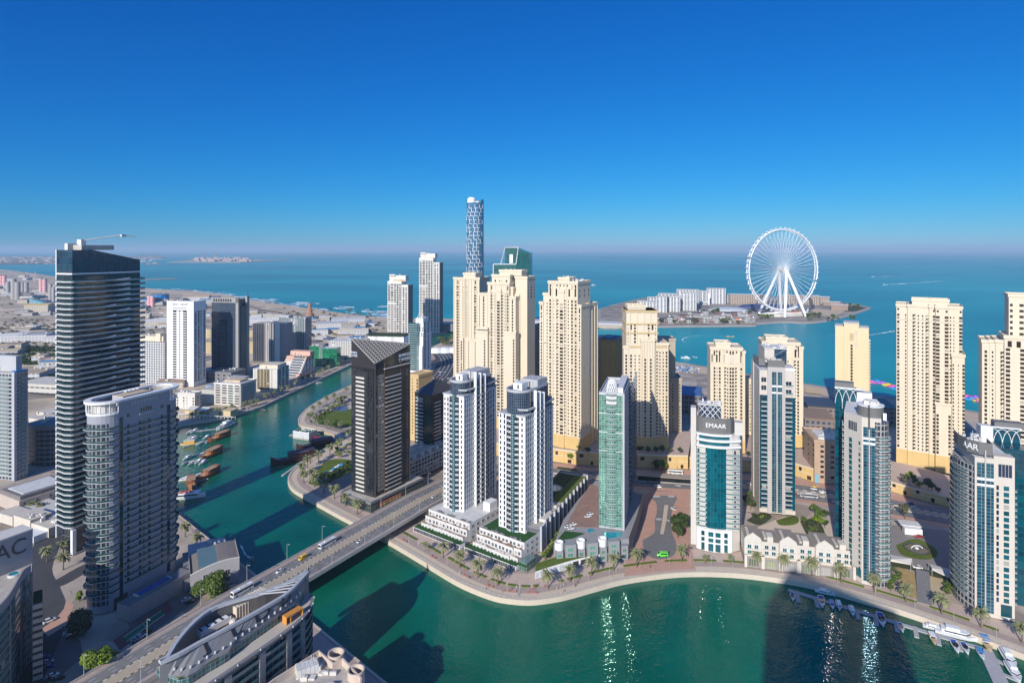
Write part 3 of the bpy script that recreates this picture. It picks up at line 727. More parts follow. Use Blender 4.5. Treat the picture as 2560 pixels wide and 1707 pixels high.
zd = b.zv(950, cx_, cy_) - zt
def dome(a, t): k = math.cos(t * math.pi / 2) ** .75; return (cx_ + rr * k * math.cos(a), cy_ + rr * k * math.sin(a), zt + .3 + zd * math.sin(t * math.pi / 2))
for i in range(14):
 for s_ in (1, -1): m.tube([dome(2 * math.pi * i / 14 + s_ * t * 1.5, t) for t in [j / 7 for j in range(8)]], .2, 4, cap=False)
for t in (0, .3, .55, .8): m.tube([dome(2 * math.pi * i / 16, t) for i in range(17)], .16, 4, cap=False)
b.mb('dome_core', LGREY).lathe([(rr * .8, zt), (rr * .6, zt + zd * .5), (0, zt + zd * .75)], (cx_, cy_), 12)
b.box(-W * .35, -1, 5, D * .44, zt, zt + 3.4, 'roof_house', ROOFW); clutter(b, xl + 1, -1, 3, D * .4, zt + .1, 9, 21); b.parapet(xl, 0, .25, D * .45, zt, 1.2)
b.finish()

# ---- T4 teal tower with the grey sign crown
EMC = mat("sign_grey_panel", (.155, .15, .145), .5, vary=.06); LET = mat("sign_white", (.82, .82, .8), .4, vary=.02)
SHELL = mat("warm_white_stone", (.54, .51, .47), .65, vary=.08)
b = Bld('teal_tower', "short tower with bowed teal glass and a grey crown reading EMAAR in white", 'tower', U(1742, 371), 17, 3, None, SHELL)
x1 = b.xu(1830); x2 = b.xu(1850, 2); D = 26; zb = b.zv(1110); zb2 = b.zv(1082); zc = b.zv(1043, 9, 1.5); fh = 2.95
bow = lambda x: -2.4 * (1 - (2 * x / x1 - 1) ** 2)
xs = [x1 * i / 12 for i in range(13)]
b.mb('wall', [SHELL, ROOFW]).prism([(0, .3), *[(x, bow(x) + .6) for x in xs], (x1, .3), (x2, 4), (x2 + 3, D), (-1.5, D)], 0, zb2, 0, 1)
gx = [x for x in xs if x1 * .2 < x < x1 * .86]
b.mb('curtain_wall', GRIDT).prism([(gx[0], bow(gx[0]) + .8), *[(x, bow(x)) for x in gx], (gx[-1], bow(gx[-1]) + .8)], 14, zb - .5, 0)
b.mb('top_glass', [GRIDT]).prism([(.6, .9), *[(x, bow(x) + .3) for x in xs[1:-1]], (x1 - .6, .9)], zb + .5, zb2 - .4, 0)
for i, z in enumerate((zb, zb + 3.7)):
 _cz[0] += 1; b.mb('white_band#%d' % _cz[0], WHITE).prism([(-1, .9), *[(x, bow(x) - 1.5) for x in xs], (x2 + .6, 1.2), (x2 + .4, 3)], z - .5, z + .7, 0, None, True)
_cz[0] += 1; b.mb('white_band#%d' % _cz[0], WHITE).prism([(-.6, .9), *[(x, bow(x) - .4) for x in xs], (x1 + .3, 1.5)], zb2 - .5, zb2 + .6, 0, None, True)
nf = int((zb - 14) / fh)
bl = bal_mesh('balcony', x1 * .31, 1.4, .9, .3, BALG, WHITE, arc=.5, n=5); br_ = bal_mesh('balcony', x1 * .36, 1.5, .9, .3, BALG, WHITE, arc=.4, n=5)
for k in range(nf):
 z = 14.5 + k * fh
 b.ins('balcony', bl, (x1 * .14, bow(x1 * .14) + .5, z), R(-8)); b.ins('balcony', br_, (x1 * 1.0, 0.35, z), R(9))
 b.win('F', bow(x1 * .05) + .45, x1 * .06, z + 1.5, 1.7, 2.3, (WINT,)); b.win('F', 1.4, x1 + 1.4, z + 1.5, 1.8, 2.2, (WINN,))
 b.win('L', -.6, 8, z + 1.5, 1.6, 2.2, (WINN,)); b.win('L', -.9, 14, z + 1.5, 1.6, 2.2, (WINN,))
crown = [(-2.2, 7.5), (1.2, 1.3), *[(x, bow(x) + 1.2) for x in xs if x1 * .12 < x < x1 * .9], (x1 - .6, 1.3), (x1 + 1.6, 6.5)]
m = b.mb('sign_crown', EMC)
for p, q in zip(crown, crown[1:]): m.prism([p, q, (q[0] * .97 + .3, q[1] + .9), (p[0] * .97 + .3, p[1] + .9)], zb2 + .62, zc, 0)
lettering(b.root, "EMAAR", (x1 * .54, bow(x1 / 2) + 1.05, (zb2 + zc) / 2 + .6), 3.7, R(90), 0, LET)
b.box(-3.6, -.4, 3.5, 10, 0, b.zv(1014, -3, 8), 'side_fin'); b.box(-1.6, .5, 8, 14, zb2, zc + 1.2, 'fin_return'); b.box(x1 + 1.7, x2 + 1.6, 3.2, 9, zb2 - .2, zc - 2.5, 'side_fin#2')
bx0, bx1 = b.xu(1748, 17), b.xu(1803, 17); zL = b.zv(1011, bx0, 17)
b.box(bx0, bx1, 17, 25, zb2, zL, 'penthouse', GRIDN)
m = b.mb('arch_lattice', WHITE)
for i in range(5):
 for dx in (-1, 1):
  xa = bx0 + (bx1 - bx0) * i / 4
  xb = xa + dx * (bx1 - bx0) / 2.2;
  if xb < bx0: xb = bx0
  if xb > bx1: xb = bx1
  m.tube([(xa, 16.9, zL - .4), (xb, 16.9, zL - .4 - abs(xb - xa) * 1.25)], .2, 4)
b.mb('penthouse_roof', ROOFW).box(bx0 - .6, bx1 + .6, 16.6, 25.4, zL, zL + .7); clutter(b, bx0, bx1, 17, 25, zL + .7, 7, 31)
clutter(b, 1, x1, 2.5, 15, zb2 + 2.5, 22, 32, hmax=2.2)
bs = b.mb('base_storeys', WHITE); bs.prism([(-.4, .3), *[(x, bow(x) - .7) for x in xs], (x1 + .5, .3), (x1 + .5, 6), (-.4, 6)], 0, 13.4, 0)
for i in range(4):
 x = x1 * (.2 + .2 * i)
 for z, h_ in ((2.6, 4.6), (7.0, 2.4), (10.6, 2.8)): b.win('F', bow(x) - .75, x, z, 3.0, h_, (WINT,))
b.finish()

# ---- T5 tall grey and teal tower with the blue penthouse
STONE = mat("grey_beige_stone", (.43, .40, .375), .65, vary=.06); PALE = mat("pale_stone", (.55, .495, .43), .65, vary=.06)
TEALP = grid("dark_teal_panel", (.01, .06, .085), (.004, .035, .06), 2.4, 3.15, .94, .9, .06, gl2=(.0, .08, .11))
def arches(b, x0, x1, y, z, n, hgt, r=.17, name='arch_tracery'):
 m = b.mb(name, WHITE); w_ = (x1 - x0) / n
 for i in range(n + 1):
  xc = x0 + w_ * i
  for s_ in (1, -1):
   pts = []
   for t in [j / 8 for j in range(9)]:
    xx = xc + s_ * w_ * t ** 1.6; zz = z - hgt + hgt * (1 - (1 - t) ** 2.0)
    if x0 - .01 <= xx <= x1 + .01: pts.append((xx, y, zz))
   if len(pts) > 1: m.tube(pts, r, 4)
  if 0 < i < n: m.tube([(xc, y, z - hgt * 1.35), (xc, y, z - hgt)], r, 4)
b = Bld('grey_tower', "tallest grey tower, teal glass strip down its front and blue glass penthouse", 'tower', U(1899, 414), 14, 6, None, PALE)
W = b.xu(1989); D = 40; fx = lambda u: b.xu(u); zf = b.zv(916); fh = 3.15
b.mb('wall', [PALE, ROOFW]).box(0, W, .6, D, 0, zf - 2.5, 0, 1)
g0, g1, p0, p1, q1 = fx(1929.6), fx(1955), fx(1918.5), fx(1963), fx(1989)
b.box(p0, g0, -.5, 1, 0, zf, 'front_pier', STONE); b.box(g1, p1, -.5, 1, 0, zf, 'front_pier#2', STONE); b.box(g0, g1, -.5, 1, zf - 3.2, zf, 'front_lintel', STONE)
b.box(g0, g1, -.1, .6, 1, zf - 3.2, 'glass_strip', GRIDC)
for z in (zf - 13, zf - 17.5): _cz[0] += 1; b.box(g0, g1, -.35, -.1, z - .6, z + .6, 'strip_band#%d' % _cz[0], WHITE)
b.box((g0 + g1) / 2 - .35, (g0 + g1) / 2 + .35, -.4, -.1, 1, zf - 3.2, 'mullion', STONE)
zw = zf - 19.5
b.box(.15, p0, .3, .6, 3, zw, 'teal_panel', TEALP); b.box(p1, q1 - .1, .3, .6, 3, zw - 1, 'teal_panel#2', TEALP)
bl = bal_mesh('balcony', p0 * .8, 1.4, .9, .3, BALG, WHITE); br_ = bal_mesh('balcony', (q1 - p1) * .66, 1.4, .9, .3, BALG, WHITE)
nf = int((zw - 3) / fh)
for k in range(nf):
 b.ins('balcony', bl, (p0 * .6, .3, 4 + k * fh)); b.ins('balcony', br_, (p1 + (q1 - p1) * .33, .3, 4 + k * fh))
 b.win('F', .3, p0 * .6, 5.4 + k * fh, p0 * .55, 2.2, (WINN,)); b.win('F', .3, p1 + (q1 - p1) * .3, 5.4 + k * fh, (q1 - p1) * .5, 2.2, (WINN,))
for z in (zf - 9, zf - 14.5):
 b.win('F', .6, p0 * .55, z, 3.4, 3.4, (WINN, WHITE), 'f'); b.win('F', .6, p1 + (q1 - p1) * .35, z - 2, 3.8, 3, (WINN, WHITE), 'f'); b.ins('balcony', br_, (p1 + (q1 - p1) * .4, .6, z - 3.6))
b.pat('L', 0, 2, 30, 6, zf - 8, fh, 'ssm', (WINT, PALE)); zl = b.zv(898, 0, 30); b.box(-.5, 0, 26, 33, 0, zl, 'side_pier')
k0 = fx(1893); zg0, zg1 = b.zv(912), b.zv(893)
m = b.mb('grey_crown', EMC); L = [(-.6, 26), (.8, 9), (5.2, 8.7), (5.4, 3.2), (p0 + .6, .8), (p1 - .2, .8), (p1 - .1, 12)]
for p, q in zip(L, L[1:]): m.prism([p, q, (q[0] + .3, q[1] + 1.1), (p[0] + .3, p[1] + 1.1)], zf - 1 + .02 * p[1], zf + 4.5, 0)
y0 = 15; bx0, bx1 = b.xu(1936, y0), b.xu(1966.5, y0); zp = b.zv(872, bx0, y0)
b.box(bx0, bx1, y0, D - 8, zf - 2.5, zp, 'penthouse', grid("blue_penthouse", (.05, .09, .14), (.004, .03, .07), 1.3, 1.6, .9, .93, .05, gl2=(.01, .06, .11))); b.mb('penthouse_roof', ROOFW).box(bx0 - 7, bx1 + .5, y0 - .5, D - 7, zp, zp + .6); b.box(bx0 - 6.5, bx0 - .02, y0 + .3, D - 8, zf - 2.5, zp, 'penthouse_wall', PALE)
b.mb('maintenance_crane', STEEL).tube([(g1 - 3, 8, zf + 2), (g1 - 3, 8, zf + 7), (g1 + 3, 6.5, zf + 11)], .35, 5)
clutter(b, 4, p1 - 1, 3, 13, zf + 2.5, 16, 41); clutter(b, bx0 - 6, bx1, y0, D - 9, zp + .6, 8, 42); b.box(p1 + .2, q1, 2, 16, zf - 2.5, zf - .5, 'stepped_roof', ROOFW)
b.finish()

# ---- T6
b = Bld('cream_glass_tower', "tower with a round grey roof drum and blue glass strip, standing on the quay, sunlit", 'tower', U(2154.5, 331), 27.5, 3, None, PALE)
W = b.xu(2219, 1); D = 36; fh = 3.15; zr = b.zv(1036, 0, 6); zf = b.zv(1056)
Bp = b.M.inverted() @ Vector((*U(2110, 343), 3)); Bp = (Bp.x, Bp.y); Cp = (Bp[0] + 2, D + 1)
b.mb('wall', [PALE, ROOFW]).prism([(0, 0), (W - 3, 0), (W - 3, D), Cp, Bp], 0, zr, 0, 1)
g0, g1 = b.xu(2158), b.xu(2188.5); b.box(g0, g1, -.12, 0, 2, b.zv(1066), 'glass_strip', GRIDC); b.box((g0 + g1) / 2 - .3, (g0 + g1) / 2 + .3, -.4, -.12, 2, b.zv(1066), 'mullion', STONE)
for v in (1094, 1106): _cz[0] += 1; b.box(g0, g1, -.35, -.12, b.zv(v) - .6, b.zv(v) + .6, 'strip_band#%d' % _cz[0], WHITE)
cx_, cy_ = W - 5.2, 5.6
curve = [(cx_ + 6.0 * math.cos(a), cy_ + 6.0 * math.sin(a)) for a in [-math.pi / 2 + math.pi * .75 * i / 10 for i in range(11)]]
b.mb('round_corner', grid("dark_bay", (.30, .29, .28), (.01, .02, .03), 2.0, 3.15, .7, .75, .1, gl2=(.03, .05, .07))).prism(curve + [(cx_ - 2, cy_ + 7), (cx_ - 2, cy_ - 5)], 0, zf + 1, 0)
nf = int((zf - 7) / fh); rb = MB()
for i in range(10):
 a0, a1 = -1.45 + 2.2 * i / 10, -1.45 + 2.2 * (i + 1) / 10
 q = [(r_ * math.cos(a), r_ * math.sin(a)) for r_, a in ((6.0, a0), (7.2, a0), (7.2, a1), (6.0, a1))]
 rb.prism(q, -.25, 0, 0, None, True); q2 = [(r_ * math.cos(a), r_ * math.sin(a)) for r_, a in ((7.05, a0), (7.2, a0), (7.2, a1), (7.05, a1))]; rb.prism(q2, 0, .95, 1)
rbm = rb.mesh('balcony', [WHITE, BALG])
for k in range(nf): b.ins('balcony', rbm, (cx_, cy_, 5 + k * fh))
b.wpat(Bp, (0, 0), 6, b.zv(1090), fh, '.m.s', (WINT,), scale=1.3)
sb = bal_mesh('balcony', 6.5, 1.5, .95, .3, BALG, WHITE)
for k in range(int((zr - 12) / fh)): b.ins('balcony', sb, (Bp[0] + .6, Bp[1] + 5, 8 + k * fh), R(-90)); b.win('L', Bp[0] + .4, Bp[1] + 5, 9.6 + k * fh, 4.4, 2.2, (WINN,))
b.wpat(Bp, (0, 0), zr - 10, zr - 2, 7, 'b', (WINN, WHITE), 2.2, {'b': 'g'}); b.wpat(Bp, (0, 0), 2, 8, 6, '.b', (WINT,), 2)
dr = [(cx_ - 2.5 + 6.4 * math.cos(a), cy_ + 1.5 + 6.4 * math.sin(a)) for a in [2 * math.pi * i / 24 for i in range(24)]]
zd = b.zv(1016, W - 6, 4)
b.mb('roof_drum', EMC).prism(dr, zr - 2, zd, 0); b.mb('drum_slot', DGREY).box(g1 - 3.4, g1 - 2.6, -.55, 3, zf - 3, zd + .5); b.mb('drum_rim', WHITE).prism([(cx_ - 2.5 + (x - cx_ + 2.5) * 1.06, cy_ + 1.5 + (y - cy_ - 1.5) * 1.06) for x, y in dr], zd, zd + .5, 0)
clutter(b, cx_ - 6, cx_ + 2, cy_ - 3, cy_ + 6, zd + .5, 14, 51); b.mb('sign_panel', WHITE).box(W - 2.2, W - .6, -.9, -.7, zd - 6, zd - 2)
sx0, sx1 = b.xu(2088, D + 2), b.xu(2142, D + 2); zs = b.zv(969, sx0, D + 2)
b.box(sx0, sx1, D + 2, D + 9, 0, zs, 'glass_slab', TEALP); b.mb('slab_cap', EMC).box(sx0 - .2, sx1 - 1.5, D + 3.4, D + 9.2, zs, zs + 3.4); b.mb('slab_rim', WHITE).box(sx0 - .3, sx1 + 4, D + 1.6, D + 3.3, zs, zs + .6)
arches(b, sx0, sx1, D + 1.8, zs - .3, 3, 9); b.box(sx1 + .02, sx1 + 8, D + 2, D + 8, 0, zs - 1.5, 'slab_core', ROOFW)
b.finish()
# ---- T7
b = Bld('cream_glass_tower', "quay tower at the photo edge with curved balconies and a cut off sign", 'tower', U(2437, 303), 22, 3, None, PALE)
W = b.xu(2537); fh = 3.1; zr = b.zv(1142); D = 34
b.mb('wall', [PALE, ROOFW]).box(0, W, 0, D, 0, zr, 0, 1)
g0, g1 = b.xu(2442), b.xu(2484.5); b.box(g0, g1, -.12, 0, 2, b.zv(1154), 'glass_strip', GRIDC); b.box((g0 + g1) / 2 - .3, (g0 + g1) / 2 + .3, -.4, -.12, 2, zr + 4, 'mullion', STONE)
for v in (1194, 1209): _cz[0] += 1; b.box(g0, g1, -.35, -.12, b.zv(v) - .6, b.zv(v) + .6, 'strip_band#%d' % _cz[0], WHITE)
xa, xb = b.xu(2494), b.xu(2516); nf = int((b.zv(1198) - 8) / fh)
for k in range(nf): b.win('F', 0, xa, 9.5 + k * fh, 1.0, 2.2, (WINN,)); b.win('F', 0, xb, 9.5 + k * fh, 2.2, 2.2, (WINT,))
b.win('F', 0, xb, 4.5, 4.5, 6, (WINT,)); b.win('F', 0, xb - .5, zr - 5.5, 5.5, 6.5, (WINN, WHITE), 'g'); b.box(xa - 1.6, W, -.1, 6, zr, zr + 1.6, 'stepped_roof', PALE)
bm = bal_mesh('balcony', 5.5, 1.4, .95, .3, BALG, LGREY)
for k in range(nf): b.ins('balcony', bm, (W, 4, 8 + k * fh), R(90)); b.win('R', W, 4, 9.6 + k * fh, 4, 2.2, (WINN,))
arc = [(-4.6 * math.sin(math.pi * i / 12), 1.5 + 30 * i / 12) for i in range(13)]
b.mb('bowed_side', grid("bowed_glass", (.45, .43, .41), (.01, .02, .03), 2.6, 3.1, .72, .74, .08, gl2=(.03, .06, .08))).prism(arc + [(0, 31)], 0, zr - 5, 0)
rb = MB()
for i in range(12):
 (ax, ay), (bx, by) = arc[i], arc[i + 1]; q = [(ax, ay), (bx, by), (bx - 1.3, by), (ax - 1.3, ay)]
 if i > 0: rb.prism(q, -.25, 0, 0, None, True); rb.prism([(ax - 1.15, ay), (bx - 1.15, by), (bx - 1.3, by), (ax - 1.3, ay)], 0, .95, 1)
rbm = rb.mesh('balcony', [LGREY, BALG])
for k in range(int((zr - 12) / fh)): b.ins('balcony', rbm, (0, 0, 8 + k * fh))
L = [(-3.2, 22), (-3.6, 14), (-2, 5), (2, .8), (xa - 2, .5), (xa - 1.6, 10)]; zd = b.zv(1104, 2, 2); zk = b.zv(1134, 2, 2)
m = b.mb('sign_crown', EMC)
for p, q in zip(L, L[1:]): m.prism([p, q, (q[0] + .4, q[1] + 1.0), (p[0] + .4, p[1] + 1.0)], zk, zd, 0)
for ch, i, f in (('A', 1, .86), ('A', 2, .28), ('R', 2, .74)):
 p, q = Vector(L[i]), Vector(L[i + 1]); t_ = p.lerp(q, f); d_ = (q - p).normalized(); lettering(b.root, ch, (t_.x + d_.y * .2, t_.y - d_.x * .2, (zk + zd) / 2), 4.4, R(90), math.atan2(d_.y, d_.x), LET)
clutter(b, -2, xa - 3, 3, 18, zd - 1.5, 20, 61)
sx0, sx1 = b.xu(2483, D - 4), b.xu(2552, D - 4); zs = b.zv(1070, sx0, D - 4)
b.box(sx0, sx1, D - 4, D + 3, zr, zs, 'glass_slab', TEALP); b.box(sx0 - 5.5, sx0 - .02, D - 4, D + 3, zr, zs + .4, 'slab_core', ROOFW); b.box(W + .05, sx1, D - 16, D - 4.1, 0, zr + 1, 'glass_wing', TEALP)
b.mb('slab_cap', EMC).box(sx0 + 1, sx1 + 2, D - 2.6, D + 3.2, zs, zs + 3.2); b.mb('slab_rim', WHITE).box(sx0 - 5.6, sx1 + .3, D - 4.3, D - 2.7, zs + .42, zs + .9); arches(b, sx0, sx1, D - 4.2, zs - .2, 3, 8)
b.finish()

# ---- S1 black tower with the lattice roof
GRB = grid("black_curtain_wall", (.03, .028, .03), (.012, .013, .016), 1.5, 3.0, .9, .93, .05, gl2=(.035, .04, .045))
SQ = (WIN, OFFW)
b = Bld('black_tower', "black tower with a sloping triangular lattice roof, reading SPARKLE TOWERS, beside the bridge", 'tower', U(937, 428), 32, 9, None, BLACK)
xl = b.xu(878.5); D = b.yu(1025); zF = b.zv(909); zL = b.zv(848, xl, 0); zR = b.zv(860, 0, D); fh = 3.0; ztop = zF - 4
b.mb('wall', [BLACK]).prism([(xl, 0), (0, 0), (0, D), (xl * .55, D * .9)], 0, ztop, 0)
b.box(xl + .3, -1.6, -.12, 0, 2, ztop - 1, 'curtain_wall', GRB)
m = b.mb('crown_wall', GRB)
m.face([(xl, 0, ztop), (0, 0, ztop), (0, 0, zF), (xl, 0, zL)]); m.face([(0, 0, ztop), (0, D, ztop), (0, D, zR), (0, 0, zF)], 0, [(0, 0), (D, 0), (D, 8), (0, 5)]); m.face([(0, D, ztop), (xl, 0, ztop), (xl, 0, zL), (0, D, zR)])
m = b.mb('lattice_roof', mat("lattice_metal", (.30, .28, .26), .5, vary=.1))
PL, PF, PR = Vector((xl, 0, zL)), Vector((0, 0, zF)), Vector((0, D, zR)); up = Vector((0, 0, .25))
for q in range(1, 13):
 t = q / 13
 m.tube([tuple(PF.lerp(PL, t) + up), tuple(PR.lerp(PL, t) + up)], .35, 4); m.tube([tuple(PF.lerp(PR, t) + up), tuple(PL.lerp(PR, t) + up)], .35, 4); m.tube([tuple(PL.lerp(PF, t) + up * 2), tuple(PR.lerp(PF, t) + up * 2)], .22, 4)
for a, c in ((PL, PF), (PF, PR), (PR, PL)): m.tube([tuple(a + up), tuple(c + up)], .55, 4)
nf = int((ztop - 3) / fh); ca, cb = b.xu(893), b.xu(914)
bm = bal_mesh('balcony', cb - ca, 1.2, .95, .35, OFFW, OFFW, ends=False)
D0, D1 = b.yu(962), b.yu(1000)
bm2 = bal_mesh('balcony', D1 - D0, 1.2, .55, .3, OFFW, OFFW, ends=False)
b.box(ca, cb, -.25, 0, 2, ztop - 3, 'balcony_bay', WIN); b.box(0, .25, D0, D1, 2, ztop - 3, 'balcony_bay#2', WIN)
for k in range(nf - 1):
 z = 4 + k * fh
 b.ins('balcony', bm, ((ca + cb) / 2, -.25, z)); b.ins('balcony', bm2, (.25, (D0 + D1) / 2, z), R(90))
 for f in (.14, .42, .72): b.win('R', 0, D0 * f + .6, z + 1.5, 2.2, 2.3, SQ, 'f')
 for f in (.2, .7): b.win('R', 0, D1 + (D - D1) * f, z + 1.5, 2.4, 2.3, (WINN, GREY), 'f')
for yy in (.15, D0 - .35, D1 + .2, D - .3):
 _cz[0] += 1; b.box(0, .45, yy - .15, yy + .15, 0, zF - 1, 'pier#%d' % _cz[0], mat('bronze_pier', (.10, .075, .06), .5))
_cz[0] += 1; b.box(.02, .9, D0 - 1, D - 1, ztop - 1.6, ztop - 1.0, 'ledge', OFFW)
SL = mat("sign_pale_blue", (.62, .70, .80), .4, vary=.03)
for i, t in enumerate(("SPARKLE", "TOWERS")):
 lettering(b.root, t, (.15, D * .83, zR - 7.4 - i * 3.2), 3.0, R(90), R(90), SL, sx=1.05); lettering(b.root, t, (xl + 2.9, -.2, zL - 9.5 - i * 2.2), 2.2, R(90), 0, SL, sx=.75)
b.finish()
b = Bld('glass_podium', "dark glass podium under the black tower, grey frame along its top, by the quay", 'podium', G(927, 1282, 3), 33, 3, None, BLACK)
xl = b.xu(851); b.mb('wall', [grid("podium_glass", (.13, .125, .12), (.01, .02, .022), 2.2, 3.4, .85, .85, .08, gl2=(.02, .05, .05)), ROOF]).box(xl, 0, 0, 55, 0, 7.2, 0, 1)
b.box(xl - .3, .3, -.5, .4, 5.8, 7.6, 'frame', GREY); b.box(-.1, .35, .5, 55, 5.8, 7.6, 'frame#2', GREY); b.box(xl, xl + .6, .5, 50, 7.2, 8.2, 'parapet', GREY)
b.box(.36, .5, 8, 30, 1.4, 4.4, 'mural', grid("mural", (.45, .12, .10), (.05, .30, .22), 3.1, 3.4, .6, .7, .8, gl2=(.75, .55, .12))); clutter(b, xl + 3, -10, 6, 30, 7.2, 8, 71); b.finish()

# ---- S2 second black tower with the pyramid roof
b = Bld('black_tower', "smaller black tower with a tiled pyramid roof, behind the western white twin", 'tower', U(1080, 512), 34, 3, None, BLACK)
xl = b.xu(1037); D = 34; z1 = b.zv(988); za = b.zv(945, xl / 2, D / 2)
b.mb('wall').box(xl, 0, 0, D, 0, z1); b.box(xl + .3, -.3, -.12, 0, 2, z1 - .5, 'curtain_wall', grid("green_black_wall", (.02, .03, .03), (.008, .022, .02), 1.4, 40, .8, .99, .08, gl2=(.012, .04, .035)))
m = b.mb('pyramid_roof', grid("dark_roof_grid", (.10, .105, .12), (.03, .035, .045), 2.2, 2.2, .8, .8, .3)); ap = (xl / 2, D / 2, za)
for p, q in (((xl - .4, -.4), (.4, -.4)), ((.4, -.4), (.4, D + .4)), ((.4, D + .4), (xl - .4, D + .4)), ((xl - .4, D + .4), (xl - .4, -.4))):
 L = math.dist(p, q); m.face([(*p, z1), (*q, z1), ap], 0, [(0, 0), (L, 0), (L / 2, 20)])
bm = bal_mesh('balcony', -xl * .42, 1.3, .8, .35, LGREY, OFFW, ends=False); bm2 = bal_mesh('balcony', 8, 1.3, .8, .35, LGREY, OFFW, ends=False)
for k in range(16):
 b.ins('balcony', bm, (xl * .68, -.12, z1 - 4 - k * 3.1)); b.ins('balcony', bm2, (0, 6, z1 - 7 - k * 3.1), R(90)); b.win('F', -.12, xl * .68, z1 - 2.6 - k * 3.1, -xl * .34, 1.9, (WIN,))
 b.win('F', -.0, xl + .9, z1 - 3 - k * 3.1, .9, 1.2, (glass("bright_glass", (.3, .3, .28), (.4, .4, .36), .2),))
b.finish()
b = Bld('tan_tower', "narrow tan building squeezed between the two black towers", 'building', U(1046, 575), 30, 3, None, mat("tan_apartment", (.58, .42, .22), .8))
block(b, b.xu(1022), 0, 0, 22, b.zv(940)); b.pat('F', 0, b.xu(1028), 0, 6, b.zv(945), 3.2, 's.m', (WINB,)); b.finish()
# ---- S3 terraced block along the bridge road
b = Bld('terraced_block', "long low black and white terraced block along the bridge ramp, pergolas on its roof", 'building', G(1020, 1211, 3), 33, 3, None, DGREY)
D = 88; z1 = 17
b.mb('wall', [DGREY, ROOF]).box(-26, 0, 0, D, 0, z1, 0, 1)
fr = mat("white_frame", (.60, .59, .56), .6, vary=.1)
for k in range(5): b.box(-.2, .9, -.3, D, 3.4 + k * 3.3 - .25, 3.4 + k * 3.3 + .15, 'floor_band#%d' % k, fr)
for k in range(24): b.box(0, .75, k * D / 24, k * D / 24 + .3, 3.6, z1 - .3, 'divider#%d' % k, fr)
for k in range(23):
 for j in range(4): b.win('R', 0, (k + .5) * D / 24, 5.2 + j * 3.3, 2.4, 2.2, (WIN,))
for k in range(18):
 _cz[0] += 1; b.box(-9, -.3, 5 + k * 4.6, 5.35 + k * 4.6, z1 + 2.6, z1 + 2.95, 'pergola_beam#%d' % _cz[0], fr); b.box(-3, -1.6, 5 + k * 4.6, 6.6 + k * 4.6, z1, z1 + 2.6, 'roof_wall#%d' % _cz[0], fr if k % 2 else BROWN)
clutter(b, -22, -10, 6, D - 6, z1, 22, 73); lettering(b.root, "SPARKLE TOWERS", (-9.5, 20, z1 + 4.0), 2.2, R(90), R(90), fr); b.finish()

# ---- terraced white houses under the twin towers
TWH = mat('terrace_white', (.63, .61, .58), .7, vary=.1)
def terraces(label, uv, ang, W, D, seed, turf):
 b = Bld('terrace_houses', label, 'building', G(*uv, 14), ang, 3, None, TWH); r = random.Random(seed)
 b.mb('wall', [TWH, turf]).box(-W, 0, 0, D, 0, 10.8, 0, 1)
 n = 6; w_ = W / n
 for i in range(n):
  x0 = -W + i * w_; j = r.uniform(-.5, .9)
  for y0, y1, z, k in ((-3.4 + j, 0, 7.6, 1), (-7.2 + j, -3.4 + j, 4.3, 2)):
   _cz[0] += 1
   b.mb('terrace#%d' % _cz[0], [TWH, mat("terrace_floor", (.36, .28, .24), .9, vary=.25, scale=.4)]).box(x0 + .05, x0 + w_ - .05, y0, y1, 0, z, 0, 1)
   b.box(x0 + .05, x0 + w_ - .05, y0, y0 + .2, z, z + .9, 'terrace_rail#%d' % _cz[0], TWH)
   for q in (.28, .72): b.win('F', y0, x0 + w_ * q, z - 1.6, 1.7, 2.1, (WINN, WHITE), 'f')
  for q in (.28, .72): b.win('F', 0, x0 + w_ * q, 9.2, 1.7, 1.8, (WINN, WHITE), 'f')
 for k in range(int(D / 5)):
  for z in (2.2, 5.6, 9): b.win('R', 0, 3 + k * 5, z, 2.4, 1.9, (WINN, WHITE), 'f')
 b.parapet(-W, 0, 0, D, 10.8, .8, .3)
 b.mb('shop_base', [WHITE, TURF]).box(-W - 3, 1.5, -11, -7.3 + 1.4, 0, 2.9, 0, 1)
 b.box(-W - 2.6, 1.2, -11.08, -11, .3, 2.6, 'shop_glass', grid("shop_glass", (.4, .4, .4), (.015, .02, .03), 1.3, 2.6, .85, .95, .08, gl2=(.05, .06, .08)))
 clutter(b, -W + 1, -1, D * .5, D - 2, 10.8, 4, seed)
 for z, y0, m in ((7.62, -2.6, BROWN), (4.32, -6.4, OFFW), (10.82, .8, GREY)): clutter(b, -W + 1, -1, y0, y0 + 2.2, z, 12, seed + int(z), 'terrace_furniture', m, .9)
 return b
b = terraces("stepped white terrace houses with a beige roof, under the western twin tower", (1174, 1311), 37, 36, 34, 5, ROOFW); b.box(-7, -1.5, 22, 30, 10.9, 16.5, 'stair_house', WHITE); b.finish()
b = terraces("stepped white terrace houses with a bright turf roof, under the eastern twin tower", (1311, 1359), 36, 34, 20, 6, TURF)
b.mb('glass_canopy', BALG).prism([(2, -8), (7, -8), (7, 2), (2, 2)], 4.6, 4.9, 0, None, True); b.box(2, 7, -8, 2, 0, 4.55, 'cafe', grid("cafe_glass", (.3, .33, .3), (.03, .07, .06), 1.6, 2.3, .85, .9, .1)); b.box(2, 7, -9, -8.1, 2.9, 3.7, 'awning', TURF); b.finish()
